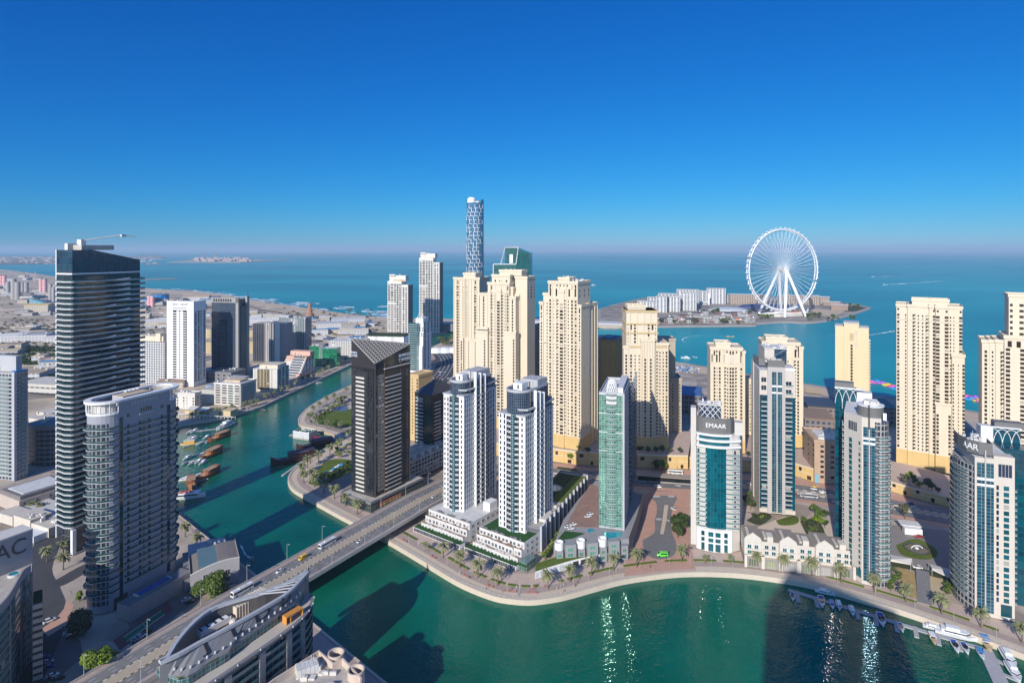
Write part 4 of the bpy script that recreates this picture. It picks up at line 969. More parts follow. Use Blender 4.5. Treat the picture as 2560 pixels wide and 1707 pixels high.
# parking block with roof garden
b = Bld('car_park', "long grey louvred car park with a lawn and round pool on its roof", 'car park', (17, 366), 25, 3, None, mat("grey_louvre", (.22, .22, .24), .6, vary=.15))
b.mb('wall', [grid("louvre_wall", (.17, .17, .19), (.05, .05, .06), 30, 1.1, .99, .5, .5), ROOF]).box(-22, 0, 0, 96, 0, 13.5, 0, 1)
for k in range(13): b.box(0, 1.3, k * 7.6, k * 7.6 + .7, 0, 15.5, 'fin#%d' % k, LGREY)
for k in range(8): b.box(0, 1.1, .9 + k * .9, 1.15 + k * .9, 0, 15, 'louvre_fin#%d' % k, LGREY)
b.mb('roof_lawn', LAWN).box(-9, -1.2, 42, 92, 13.5, 13.9); b.mb('roof_garden', mat("planting", (.035, .05, .015), .95, vary=.5, scale=.5)).box(-21, -9.2, 40, 92, 13.5, 13.8)
b.mb('pool', POOL).lathe([(0, 13.95), (5, 13.95)], (-15, 62), 20); b.mb('pool_rim', PAVT).lathe([(5, 14.0), (5, 14.1), (6.2, 14.1), (6.2, 13.6)], (-15, 62), 20)
b.box(-8, 0, 10, 22, 13.5, 15.2, 'stair_house', OFFW); b.box(-20, -9, 6, 30, 13.5, 16, 'stair_house#2', OFFW); clutter(b, -8, -1, 23, 40, 13.5, 6, 83); b.parapet(-22, 0, 0, 96, 13.5, .9, .3); b.finish()
# podium of the green tower
P3 = [G(*p, 14) for p in ((1384, 1362), (1440, 1356), (1505, 1352), (1572, 1346), (1592, 1292), (1606, 1236), (1490, 1200), (1444, 1250), (1408, 1300))]
ref = P3[3]; b = Bld('pool_podium', "grey podium with turquoise pools and rounded terraces, under the green glass tower", 'podium', ref, 0, 3, None, mat("mid_grey_stone", (.27, .275, .285), .7, vary=.1))
lp = [(x - ref[0], y - ref[1]) for x, y in P3]
b.mb('wall', [b.wall, mat("grey_deck", (.30, .295, .30), .8, vary=.15)]).prism(lp, 0, 11, 0, 1)
def dk(name, pxs, z, m, k=0):
 Q = [G(u, v, z + 3) for u, v in pxs]; Q = smoothline(Q + [Q[0]], k)[:-1] if k else Q
 b.mb(name, m).prism([(x - ref[0], y - ref[1]) for x, y in Q], z - .3, z, 0)
dk('parking_deck', [(1412, 1316), (1496, 1318), (1496, 1216), (1476, 1210), (1450, 1250)], 11.2, mat("deck_paving", (.30, .19, .155), .9, vary=.3, scale=.15))
dk('pool', [(1508, 1347), (1552, 1339), (1556, 1329), (1532, 1330), (1512, 1328)], 11.3, POOL); dk('pool#2', [(1469, 1330), (1486, 1326), (1480, 1320), (1470, 1321)], 11.3, POOL)
dk('deck_lawn', [(1392, 1350), (1430, 1345), (1462, 1332), (1412, 1326)], 11.25, TURF)
for i in range(7):
 p, q = Vector(lp[0]).lerp(Vector(lp[3]), (i + .15) / 7), Vector(lp[0]).lerp(Vector(lp[3]), (i + .85) / 7); a = math.atan2(q.y - p.y, q.x - p.x); c = (p + q) / 2
 _cz[0] += 1; h_ = 11.8 if i % 2 else 8.5; b.mb('bay#%d' % _cz[0], b.wall).obox((c.x, c.y - 1.6), a, 6.6 if i % 2 else 4, 3.2, 0, h_)
 for z in (2.6, 5.9, 9.0)[:3 if i % 2 else 2]: b.ins('bay_window', win_mesh(3.2 if i % 2 else 2.2, 2.0, (WING, LGREY), kind='f'), (c.x, c.y - 3.2, z), a)
 if i % 2 == 0 and i < 5: b.mb('round_wall#%d' % _cz[0], WHITE).lathe([(2.6, 8.5), (2.6, 12.8), (2.3, 12.8), (2.3, 8.5)], (c.x, c.y), 12)
Q = lp[3:6]
for i in range(2):
 p, q = Vector(Q[i]), Vector(Q[i + 1]); _cz[0] += 1; b.mb('louvre_side#%d' % _cz[0], grid("side_louvres", (.2, .2, .22), (.06, .06, .07), 1.0, 12, .6, .98, .5)).prism([tuple(p + Vector((.2, 0))), tuple(q + Vector((.2, 0))), tuple(q), tuple(p)], .5, 11.8, 0)
b.mb('canopy', ROOFW).obox((lp[6][0] + 6, lp[6][1] - 26), R(62), 22, 5, 13.2, 13.5, 0, None, True); b.mb('canopy_post', LGREY).obox((lp[6][0] + 6, lp[6][1] - 26), R(62), 18, .4, 11, 13.2)
b.finish()
# white garage wall at the promenade and sloping garden
L = [G(*p, 3) for p in ((1338, 1448), (1380, 1434), (1430, 1419), (1490, 1405), (1560, 1393))]; L = smoothline(L, 3)
ref = L[0]; b = Bld('shop_row', "low curved white wall with garage doors and shops along the promenade", 'building', ref, 0, 3, None, WHITE)
lp = [(x - ref[0], y - ref[1]) for x, y in L]; bk = [(x + 1, y + 9) for x, y in lp]
b.mb('wall', [WHITE, LAWN]).prism(lp + bk[::-1], 0, 4.4, 0, 1)
for i in range(0, len(lp) - 1):
 p, q = Vector(lp[i]), Vector(lp[i + 1]); a = math.atan2(q.y - p.y, q.x - p.x); c = (p + q) / 2
 b.ins('shop_door', win_mesh((q - p).length * .72, 3.0, (glass("pale_door", (.5, .52, .55), (.6, .6, .6), .5, .3, light=0) if i < 6 else WIN,)), (c.x, c.y, 1.8), a)
b.finish()
# ---- cream town houses between the teal tower and the quay tower
b = Bld('town_houses', "row of cream town houses with gables, flat brown roofs and shop fronts on the quay", 'building', G(1862, 1415, 3), 14, 3, None, mat("cream_stone", (.58, .535, .465), .7, vary=.08))
W = b.xu(2135); b.mb('base_storeys', [mat("grey_brown_base", (.27, .245, .225), .8), PAVT]).box(0, W, 0, 16, 0, 5.6, 0, 1)
RB = mat("brown_flat_roof", (.25, .215, .19), .9, vary=.15); n = 6; w_ = W / n
for i in range(n):
 x0 = i * w_
 b.win('F', 0, x0 + w_ * .5, 2.6, w_ * .55, 4.2, (glass("shop_window", (.10, .12, .08), (.3, .32, .2), .1, .7, light=.3), PALE), 'g')
 for q in (0, .96): _cz[0] += 1; b.box(x0 + w_ * q - .2, x0 + w_ * q + 1.2, -.7, .6, 0, 7.2, 'buttress#%d' % _cz[0])
 gab = i % 2 == 0; y0 = 2.6 if gab else 3.6; zt = 15.5 if gab else 14
 _cz[0] += 1; b.mb('house#%d' % _cz[0], [b.wall if gab else PALE, RB]).box(x0 + .1, x0 + w_ - .1, y0, 20, 5.6, zt, 0, 1)
 _cz[0] += 1; m = b.mb('gable#%d' % _cz[0], b.wall); xm = x0 + w_ / 2
 if gab:
  m.prism([(x0 + .6, y0 - .3), (x0 + w_ - .6, y0 - .3), (x0 + w_ - .6, y0 + .3), (x0 + .6, y0 + .3)], 13.4, [16.2, 16.2, 16.2, 16.2], 0)
  m.face([(x0 + .6, y0 - .3, 16.2), (x0 + w_ - .6, y0 - .3, 16.2), (xm, y0 - .3, 19)]); m.face([(x0 + .6, y0 + .3, 16.2), (xm, y0 + .3, 19), (x0 + w_ - .6, y0 + .3, 16.2)])
  m.face([(x0 + .6, y0 - .3, 16.2), (xm, y0 - .3, 19), (xm, y0 + .3, 19), (x0 + .6, y0 + .3, 16.2)]); m.face([(xm, y0 - .3, 19), (x0 + w_ - .6, y0 - .3, 16.2), (x0 + w_ - .6, y0 + .3, 16.2), (xm, y0 + .3, 19)])
 else: m.box(xm - 1.6, xm + 1.6, y0 - .2, y0 + 6, 14, 17)
 for z in (7.6, 10.8, 14.2)[:3 if gab else 2]:
  for q in (.3, .7): b.win('F', y0, x0 + w_ * q, z, 2.2, 2.2, (WINT, WHITE), 'f')
 for z in (5.8, 9.2): _cz[0] += 1; b.box(x0 + w_ * .1, x0 + w_ * .9, y0 - 1.1, y0, z - .3, z + .7, 'balcony#%d' % _cz[0], b.wall)
 b.box(x0 + w_ * .2, x0 + w_ * .35, y0 + 3, 16, zt, zt + .8, 'roof_light#%d' % i, PALE)
b.finish()
poly("courtyard", [(1862, 1330), (1960, 1290), (2085, 1310), (2105, 1395), (1990, 1370)], LZ + .06, PAVT)
poly("courtyard_lawn", [(1940, 1300), (1985, 1288), (1998, 1300), (1985, 1311), (1950, 1312)], LZ + .1, LAWN, 3)
# ================================================================ the cream towers along the beach
GJ = "cream residential towers in the rows by the beach"
JW = WINB
LOG = (WINB, CREAM)
def jfront(b, ua, ub, y0, y1, vt, pat, fh=2.95, zb=0.0, corn=True, base=11, skiptop=5.5, wm=LOG, deco=True):
 x0, x1 = b.xu(ua, y0), b.xu(ub, y0); z1 = b.zv(vt, (x0 + x1) / 2, y0)
 block(b, x0, x1, y0, y1, z1, corn, zb, base=base)
 if pat: b.pat('F', y0, x0, x1, zb + 2.5, z1 - skiptop, fh, pat, wm)
 for i in range(len(pat) + 1) if len(pat) > 3 else ():   # pilasters between the bays
  if i % 2 or len(pat) < 7:
   xx = min(max(x0 + (x1 - x0) * i / len(pat), x0 + .5), x1 - .5); _cz[0] += 1; b.mb('pilaster#%d' % _cz[0]).box(xx - .4, xx + .4, y0 - .7, y0, max(zb, 11.2), z1 - 1.6)
 if deco and pat:                                # tall slots under the crown
  L = (x1 - x0) / len(pat)
  for i, c in enumerate(pat):
   if c in 'mv': b.win('F', y0, x0 + L * (i + .5), z1 - 4.2, 1.2, 4.2, wm)
 return x0, x1, z1
def jside(b, face, xp, thick, ua, ub, vt, pat, fh=2.95, zb=0.0, corn=True, base=11, piers=0, wm=LOG, y=None):
 ya, yb = y or sorted((b.yu(ua, xp), b.yu(ub, xp))); z1 = b.zv(vt, xp, (ya + yb) / 2)
 x0, x1 = (xp - thick, xp) if face == 'R' else (xp, xp + thick)
 block(b, x0, x1, ya, yb, z1, corn, zb, base=base)
 if pat: b.pat(face, xp, ya, yb, zb + 2.5, z1 - 3, fh, pat, wm)
 if piers:
  m = b.mb('pier', b.wall); s = 1 if face == 'R' else -1
  for k in range(piers + 1):
   yy = ya + (yb - ya) * k / piers; yy = min(max(yy, ya + .5), yb - .5)
   m.box(*sorted((xp, xp + s * .7)), yy - .45, yy + .45, zb, z1 - 1.2)
 return ya, yb, z1
def band(b, x0, x1, y, z, h=.8, o=.45):
 _cz[0] += 1; b.mb('string_course#%d' % _cz[0], b.wall).box(x0 - .2, x1 + .2, y - o, y + .2, z, z + h)
def jroof(b, x0, x1, y0, y1, z, h=3.5, n=5, seed=1):
 block(b, x0, x1, y0, y1, z + h, True, z, name='roof_house')
 clutter(b, x0 + 1, x1 - 1, y0 + 1, y1 - 1, z + h + .3, n, seed, m=CREAM, hmax=1.6)

# J1: westernmost of the front row
b = Bld('cream_tower', "plain cream tower with a groove down its middle, standing before the tall blue cylindrical tower", 'tower', U(1199, 622), 24, 14, GJ)
jfront(b, 1134, 1163, 0, 24, 696, '.v.n')
x0, x1, z = jfront(b, 1164.5, 1199, 0, 24, 696, 'n..v.')
band(b, b.xu(1134), 0, 0, b.zv(728))
xa = b.xu(1160, -2); block(b, b.xu(1149, -2), b.xu(1158, -2), -2, 0, b.zv(848, 0), True, base=11); b.pat('F', -2, b.xu(1149, -2), b.xu(1158, -2), 4, b.zv(850), 2.95, 'm', LOG)
xq = b.xu(1163, -2); block(b, xq, b.xu(1192, -2), -2, 0, b.zv(848), True, base=11); b.pat('F', -2, xq, b.xu(1192, -2), 4, b.zv(850), 2.95, '.s..m', LOG)
jroof(b, b.xu(1154), b.xu(1184), 4, 18, z, 4.5, 4, 1)
block(b, b.xu(1134) + 1, -1, .6, 23, z - 1.5, False)
b.finish()

# J2
b = Bld('cream_tower', "cream tower with the most stepped crown, before the dark green glass tower", 'tower', U(1289, 572), 30, 14, GJ)
jfront(b, 1189, 1219, -3, 4, 829, '.m', deco=False); b.parapet(b.xu(1189, -3), b.xu(1219, -3), -3, 0, b.zv(829), 2)
jfront(b, 1199.4, 1219, 4, 20, 735, '.m.', base=0)
x0, x1, zc = jfront(b, 1219.4, 1273, 0, 24, 709, '.mnlwlsm')
cx_ = (x0 + x1) / 2
jfront(b, 1240, 1252, -1.2, 0, 727, 'w', skiptop=8, deco=False)
zz = b.zv(689, cx_, 3); block(b, x0 + 3, x1 - 1, 3, 24, zz); b.pat('F', 3, x0 + 3, x1 - 1, zc + 1, zz - 1, 3, '.m.ss.m.', LOG)
jfront(b, 1260, 1289, -3, 0, 831, '..m', deco=False)
_, _, zw = jfront(b, 1273.4, 1289, 0, 16, 744, '.m.')
ya, yb, zr = jside(b, 'R', 0, 12, 1298, 1331, 736, 'dddd', piers=4)
jside(b, 'R', -4.5, 12, 1289, 1297, 720, '.s.', y=(3, ya - .1))
block(b, b.xu(1288, 8), b.xu(1318, 8), 8, 24, b.zv(693, 0, 10)); b.pat('R', b.xu(1318, 8), 8, 24, zc - 14, zc + 2, 3, 's.m.s', LOG)
jroof(b, x0 + 8, b.xu(1305, 10), 9, 20, zz, 4.5, 6, 2)
band(b, x0, x1, 0, b.zv(735)); band(b, x0, x1, 0, b.zv(850))
for f in (.28, .72): b.win('F', 3, x0 + (x1 - x0) * f, zc - 3, 1.6, 7, (WINB,))
b.finish()

# J3
b = Bld('cream_tower', "tallest cream tower with one flat square crown, beside the blue pool deck", 'tower', U(1453, 516), 31, 14, GJ)
jfront(b, 1349, 1358, 1, 24, 757, '.m.'); jfront(b, 1358.4, 1371, 2, 24, 735, '.s', base=11)
x0, x1, zc = jfront(b, 1371, 1444, 0, 27, 706, 'mnlwlsmm', skiptop=14)
jfront(b, 1397, 1410, -1.0, 0, 728, 'w', skiptop=10, deco=False)
L = (x1 - x0)
for i, f in enumerate((.07, .28, .72, .93)): b.win('F', 0, x0 + L * f, zc - 9, 1.5, 6.5, (WINB,))
for f in (.08, .3, .42, .54, .66, .92): b.win('F', 0, x0 + L * f, zc - 2.8, 1.1, 1.5, (WINB,))
jfront(b, 1444.4, 1453, -2, 16, 765, '.m.')
jside(b, 'R', -6, 10, 1447, 1462, 738, 's.s', y=(12, 26))
ya, yb, zr = jside(b, 'R', 0, 8, 1466, 1493, 760, 'Td.d', piers=3, y=(16.2, b.yu(1493)))
band(b, x0, x1, 0, zc - 14.5); band(b, x0, x1, 0, b.zv(865)); band(b, b.xu(1349, 1), x0, 1, b.zv(865))
jroof(b, x0 + L * .25, x0 + L * .62, 6, 20, zc, 3.2, 4, 3); clutter(b, x0 + L * .66, x1 - 1, 3, 22, zc + .4, 6, 5)
b.pat('R', x1, 2, 26, zc - 14, zc - 1, 4.4, 'T.T.T', LOG)
b.finish()

# low dark block and back tower seen between J2, J3 and J4
b = Bld('beach_apartment_block', "dark brown apartment block squeezed between two cream towers, by the causeway road", 'building', U(1352, 660), 24, 3, None, mat("dark_brown", (.30, .25, .21), .8))  # walls in one even dark brown
block(b, b.xu(1326), 0, 0, 30, b.zv(818), True); b.pat('F', 0, b.xu(1326), 0, 10, b.zv(830), 3.2, 'ss.m', (WINB,)); b.finish()
b = Bld('ochre_tower', "tower with a blank ochre end wall and a blue roof, behind the tallest cream towers", 'tower', U(1540, 620), 28, 3, None, ORANGE)
block(b, b.xu(1499), 0, 0, 26, b.zv(850), True, cm=GREY); b.mb('ochre_pilaster', mat("ochre_trim", (.62, .36, .08), .8)).box(-3.2, -1.6, -.5, 0, 0, b.zv(853))
b.mb('side_wing', CREAM).box(b.xu(1485), b.xu(1499) - .05, -3, 20, 0, b.zv(846)); b.pat('F', -3, b.xu(1485), b.xu(1499), 6, b.zv(850), 3, 's.s', (WINB,))
b.box(b.xu(1505), -6, 4, 20, b.zv(850) + .4, b.zv(850) + 1.2, 'roof_panel', mat("blue_roof", (.05, .10, .25), .4)); b.finish()
b = Bld('cream_annex', "lower cream block tucked behind the shoulder of the tower with yellow cornices", 'building', U(1704, 570), 5, 3, None, mat("grey_cream", (.40, .35, .28), .8))
block(b, b.xu(1660), 0, 0, 22, b.zv(948)); b.pat('F', 0, b.xu(1660), 0, 3, b.zv(955), 3, '..s.s', (WINB,)); block(b, b.xu(1650), b.xu(1690), 3, 20, b.zv(850, -15), z0=b.zv(948) + .4); b.finish()

# J4
b = Bld('cream_tower', "cream tower with yellow cornices and a narrow upper part, beside the green glass tower", 'tower', U(1566, 522), 3, 14, GJ)
YC = TAN
def jf4(ua, ub, y0, y1, vt, pat, **k): return jfront(b, ua, ub, y0, y1, vt, pat, **k)
x0, x1, zc = jfront(b, 1566, 1643, 2, 30, 776, 'n.m...m.n', skiptop=9, deco=False, corn=False)
for zq, hh in ((zc, 1.6), (zc - 11, 1.2), (zc - 19, 1.2)): _cz[0] += 1; b.mb('yellow_cornice#%d' % _cz[0], TAN).box(x0 - .9, x1 + .9, 1.1, 31, zq - hh, zq)
jfront(b, 1559, 1572, 0, 2, 868, 'm', deco=False)
xa, xb, zs = jfront(b, 1572.5, 1603, 0, 2, 862, 'mss', deco=False); jfront(b, 1602.5, 1637, -2.5, 2, 850, '.w.w.', skiptop=13, deco=False)
jfront(b, 1637.5, 1671, 0, 26, 860, 'lssm', deco=False)
for xq, w_ in (((xa + xb) / 2, 9), (b.xu(1654), 10)): _cz[0] += 1; b.mb('yellow_cornice#%d' % _cz[0], TAN).box(xq - w_ / 2, xq + w_ / 2, -.75, -.05, zs - 2.2, zs - .6)
ya, yb, _ = jside(b, 'L', x0 - .02, 4, 1545.5, 1566, 777, 's.s.s', y=(3, 29))
jroof(b, b.xu(1572), b.xu(1617), 6, 22, zc, 3.2, 6, 8)
b.win('F', 2, x0 + 4, zc - 14, 1.5, 6, (WINB,)); b.win('F', 2, x1 - 4, zc - 14, 1.5, 6, (WINB,))
b.finish()

# J5
b = Bld('cream_tower', "short cream tower with a flat roof house, just behind the teal tower with grey crown", 'tower', U(1776, 513), 12, 14, GJ)
x0, x1, zc = jfront(b, 1776, 1856, 0, 24, 871, '.mnm.lsmml.m', skiptop=14)
jside(b, 'L', 3, 5, 1750, 1776, 868, 'm.s.m', y=(2.5, 22)); b.mb('corner', CREAM).box(1.2, 3, 1.2, 3, 0, zc - 1)
jside(b, 'R', x1 + 2.5, 3, 1858, 1868, 876, 's.m.', y=(2, 20))
band(b, x0, x1, 0, zc - 12.6); L = x1 - x0
for f in (.06, .2, .28, .42, .94): b.win('F', 0, x0 + L * f, zc - 8.5, 1.3, 6.5, (WINB,))
for f in (.2, .28, .42, .52, .63, .72, .82, .94): b.win('F', 0, x0 + L * f, zc - 2.9, 1.2, 1.6, (WINB,))
b.mb('panel', mat("pale_panel", (.60, .54, .44), .8)).box(x0 + L * .58, x0 + L * .76, -.6, 0, zc - 13, zc - 5)
jroof(b, x0 + 5, x1 - 9, 5, 19, zc, 3.4, 4, 4); b.finish()
# J6
b = Bld('cream_tower', "short cream tower half hidden behind the tall tower with the blue glass penthouse", 'tower', U(1906, 532), 15, 14, GJ)
x0, x1, zc = jfront(b, 1906, 2000, 0, 26, 858, 'm.s.ssss.lm', skiptop=14)
jside(b, 'L', 3, 5, 1885, 1906, 850, 's.m', y=(3, 24)); jside(b, 'R', x1 + 3, 4, 2001, 2013, 866, 's', y=(2, 20))
band(b, x0, x1, 0, zc - 13); L = x1 - x0
for f in (.03, .88, .97): b.win('F', 0, x0 + L * f, zc - 8.5, 1.5, 7, (WINB,))
for q in (2.6, 6):
 for f in (.48, .56, .64, .9): b.win('F', 0, x0 + L * f, zc - q, 1.1, 1.4, (WINB,))
jroof(b, x0 + 4, x0 + L * .7, 6, 20, zc, 3.6, 5, 6); b.finish()
b = Bld('cream_annex', "narrow cream block in the gap beside the tall tower with penthouse", 'building', U(1880, 560), 12, 14, None, CREAM)
block(b, b.xu(1862), 0, 0, 16, b.zv(950)); b.pat('F', 0, b.xu(1862), 0, 3, b.zv(955), 3, '.s', (WINB,)); b.finish()

# J7 plain hotel slab
b = Bld('hotel_tower', "plain yellow cream hotel slab with one line of windows, by the beach", 'tower', U(2172, 640), 29, 3, None, mat("warm_cream", (.68, .55, .34), .8, vary=.08, scale=.03))
xa, xb = b.xu(2110), b.xu(2147)
block(b, b.xu(2088), xa, 0, 22, b.zv(816, b.xu(2098)), False); block(b, xa + .03, xb, -1.6, 22, b.zv(808.5, xa), False); block(b, xb + .03, 0, 0, 22, b.zv(822), False)
b.mb('roof_rim', OFFW).box(xa - .5, xb + .5, -2, 22.4, b.zv(808.5, xa), b.zv(808.5, xa) + 1)
b.box(b.xu(2088) - .4, xa - .6, -.3, 22.3, b.zv(816, b.xu(2098)), b.zv(816, b.xu(2098)) + .8, 'roof_rim'); b.box(xb + .6, .3, -.3, 22.3, b.zv(822), b.zv(822) + .8, 'roof_rim')
zt = b.zv(858, xa)
for k in range(24): b.win('F', -1.6, b.xu(2129, -1.6), zt - 2 - k * 3.3, 2.0, 2.5, (WINB,))
b.mb('vent_panel', mat("beige_louvre", (.50, .38, .2), .8)).box(b.xu(2124, -1.6), b.xu(2134, -1.6), -1.75, -1.6, b.zv(850, xa), b.zv(832, xa))
lettering(b.root, "HILTON", (b.xu(2141, -1.6), -1.75, b.zv(846, xa)), 5.2, R(90), 0, mat("faint_letters", (.52, .50, .50), .6)).rotation_euler = (R(90), R(-90), 0)
bm_ = bal_mesh('balcony', 3.0, 1.5, rail_=CREAM, slabm=CREAM)
for k in range(26):
 b.ins('balcony', bm_, (.0, 2.5, 6 + k * 3.2), R(90)); b.ins('balcony', bm_, (.0, 9, 6 + k * 3.2), R(90))
b.pat('L', b.xu(2088), 1, 21, 4, b.zv(822), 3.2, 'm.m.m', (WINB,))
b.finish()

# J8
def facets(b, rows, z, base, wm=LOG, fh=2.95):
 """a front stepping forward in plan: (u0, u1, y, top row or None, pattern)"""
 for u0, u1, y0, vt, pat in rows:
  x0, x1 = b.xu(u0, y0), b.xu(u1, y0); zz = b.zv(vt, (x0 + x1) / 2, y0) if vt else z
  block(b, x0, x1 - .05, y0, 24, zz, base=base); b.pat('F', y0, x0, x1, base + 1, zz - 6, fh, pat, wm)
  if vt is None: band(b, x0, x1, y0, z - 12)
  for i, c in enumerate(pat):
   if c in 'mv' and vt is None: b.win('F', y0, x0 + (x1 - x0) * (i + .5) / len(pat), z - 3.4, 1.3, 1.7, (WINB,))
b = Bld('cream_tower', "broad cream tower standing alone against the sea, above the arched yellow wall", 'tower', U(2241, 502), 33, 9, GJ)
zc = b.zv(762)
facets(b, [(2241, 2269, 0, None, 'm.s'), (2269, 2323, -1.6, None, '.lssl'), (2323, 2339, -3, None, '.m'), (2339, 2372, -5, None, 'v.v'), (2372, 2406, -3.2, None, 'sn.v')], zc, 12)
facets(b, [(2339, 2379, -6.2, 1010, 'm..m'), (2380, 2412, -5.4, 889, 's.n.m')], zc, 13)
jroof(b, b.xu(2280, 8), b.xu(2372, 8), 6, 20, zc, 4.5, 6, 9)
b.finish()
# J9
b = Bld('cream_tower', "cream tower cut by the photo edge, with arched top windows and a higher rear part", 'tower', U(2455, 446), 33, 9, GJ)
zl = b.zv(846, 14); facets(b, [(2455, 2474, 0, 853, 'm'), (2474, 2489, -.4, 853, 's'), (2489, 2511, -1.2, 853, '.l'), (2511, 2640, -3, 846, 'v.v.v.v')], zl, 13, fh=3.1)
y0 = 6; x0, x1 = b.xu(2522, y0), b.xu(2640, y0); zz = b.zv(738.5, x0, y0); block(b, x0, x1, y0, 28, zz, z0=zl); b.pat('F', y0, x0, x1, zl + 1, zz - 1, 4.2, 'm.v.m.v.m', LOG)
for i in range(5): b.win('F', -3, b.xu(2511, -3) + 3 + i * 5, zl - 3.5, 2.4, 4.4, (WINB,))
b.finish()

# podium terraces under the towers
def podium(label, px_, top, seed, back=70):
 P = [G(u, v, 3) for u, v in px_]; n = len(P)
 bk = [(x + back * .35, y + back) for x, y in reversed(P)]
 ref = P[0]; b = Bld('podium_terrace', label, 'podium', ref, 0, 3, None, CREAMY)
 poly_ = [(x - ref[0], y - ref[1]) for x, y in P + bk]
 b.mb('wall', [CREAMY, PAVP]).prism(poly_, 0, top, 0, 1)
 r = random.Random(seed)
 for i in range(n - 1):
  p, q = Vector((P[i][0] - ref[0], P[i][1] - ref[1])), Vector((P[i + 1][0] - ref[0], P[i + 1][1] - ref[1])); d = (q - p); L = d.length; d.normalize(); nn = Vector((d.y, -d.x))
  ang = math.atan2(d.y, d.x)
  b.mb('coping', CREAM).prism([tuple(p + nn * .4), tuple(q + nn * .4), tuple(q - nn * .5), tuple(p - nn * .5)], top, top + 1.1, 0)
  b.mb('coping').prism([tuple(p + nn * .3), tuple(q + nn * .3), tuple(q), tuple(p)], top * .55, top * .55 + .5, 0)
  k = max(2, int(L / 8))
  for j in range(k):
   c = p + d * L * (j + .5) / k
   me = win_mesh(2.2 if r.random() < .6 else 3.4, 3.0, (WINB,))
   b.ins('arched_opening', me, (c.x, c.y, 2.0 if j % 2 else top * .75), ang)
   e = p + d * L * j / k; _cz[0] += 1; b.mb('pilaster#%d' % _cz[0], CREAMY).prism([tuple(e + nn * .35), tuple(e + nn * .35 + d * 1.1), tuple(e + d * 1.1), tuple(e)], 0, top - .02)
 return b
podium("long yellow podium behind the twin white towers, under three cream towers", [(1120, 1128), (1240, 1140), (1374, 1151.6)], 10.9, 7, 130).finish()
podium("yellow podium with pool deck under the tallest cream tower", [(1376, 1152), (1440, 1161), (1520, 1166), (1572, 1168)], 10.5, 1).finish()
podium("yellow podium with planters and a playground, across from the tram stop", [(1588, 1169), (1660, 1171), (1720, 1172)], 10.5, 2).finish()
podium("yellow podium wall seen between the teal tower and the tall grey tower", [(1724, 1173), (1800, 1176), (1890, 1180), (1990, 1190), (2034, 1204)], 9.5, 3).finish()
podium("long yellow garden wall with arches, below the cream tower that stands alone", [(2222, 1226), (2276, 1242), (2391, 1272), (2480, 1302), (2600, 1345)], 6.5, 4, 60).finish()
b = Bld('tan_building', "tan block with dark square windows at the street, partly in tower shadow", 'building', G(2036, 1206, 3), 12, 3, None, mat("tan_render", (.46, .32, .22), .8))
block(b, 0, 30, 0, 34, b.zv(1102)); b.pat('F', 0, 0, 30, 3, b.zv(1108), 4, '.v.v.v.v', (WIN,)); b.pat('L', 0, 0, 34, 3, b.zv(1108), 4, 'v..v..v', (WIN,)); b.parapet(0, 30, 0, 34, b.zv(1102), 1.2)
b.box(4, 22, 4, 26, b.zv(1102), b.zv(1102) + 2, 'roof_house', ROOFW); clutter(b, 3, 26, 4, 30, b.zv(1102) + 2, 8, 3); b.box(.3, 3, -.6, 0, 0, 7, 'blue_door', mat("pale_blue_panel", (.2, .42, .5), .4)); b.finish()
b = Bld('tan_building', "smaller tan block with orange walls beside the garden wall, behind a white tower", 'building', G(2224, 1226, 3), 16, 3, None, mat("orange_tan_render", (.56, .36, .19), .8))
block(b, -24, 0, 0, 24, b.zv(1155)); b.pat('F', 0, -8, 0, 3, b.zv(1160), 3.6, 'vv', (WIN,)); b.parapet(-24, 0, 0, 24, b.zv(1155)); b.finish()
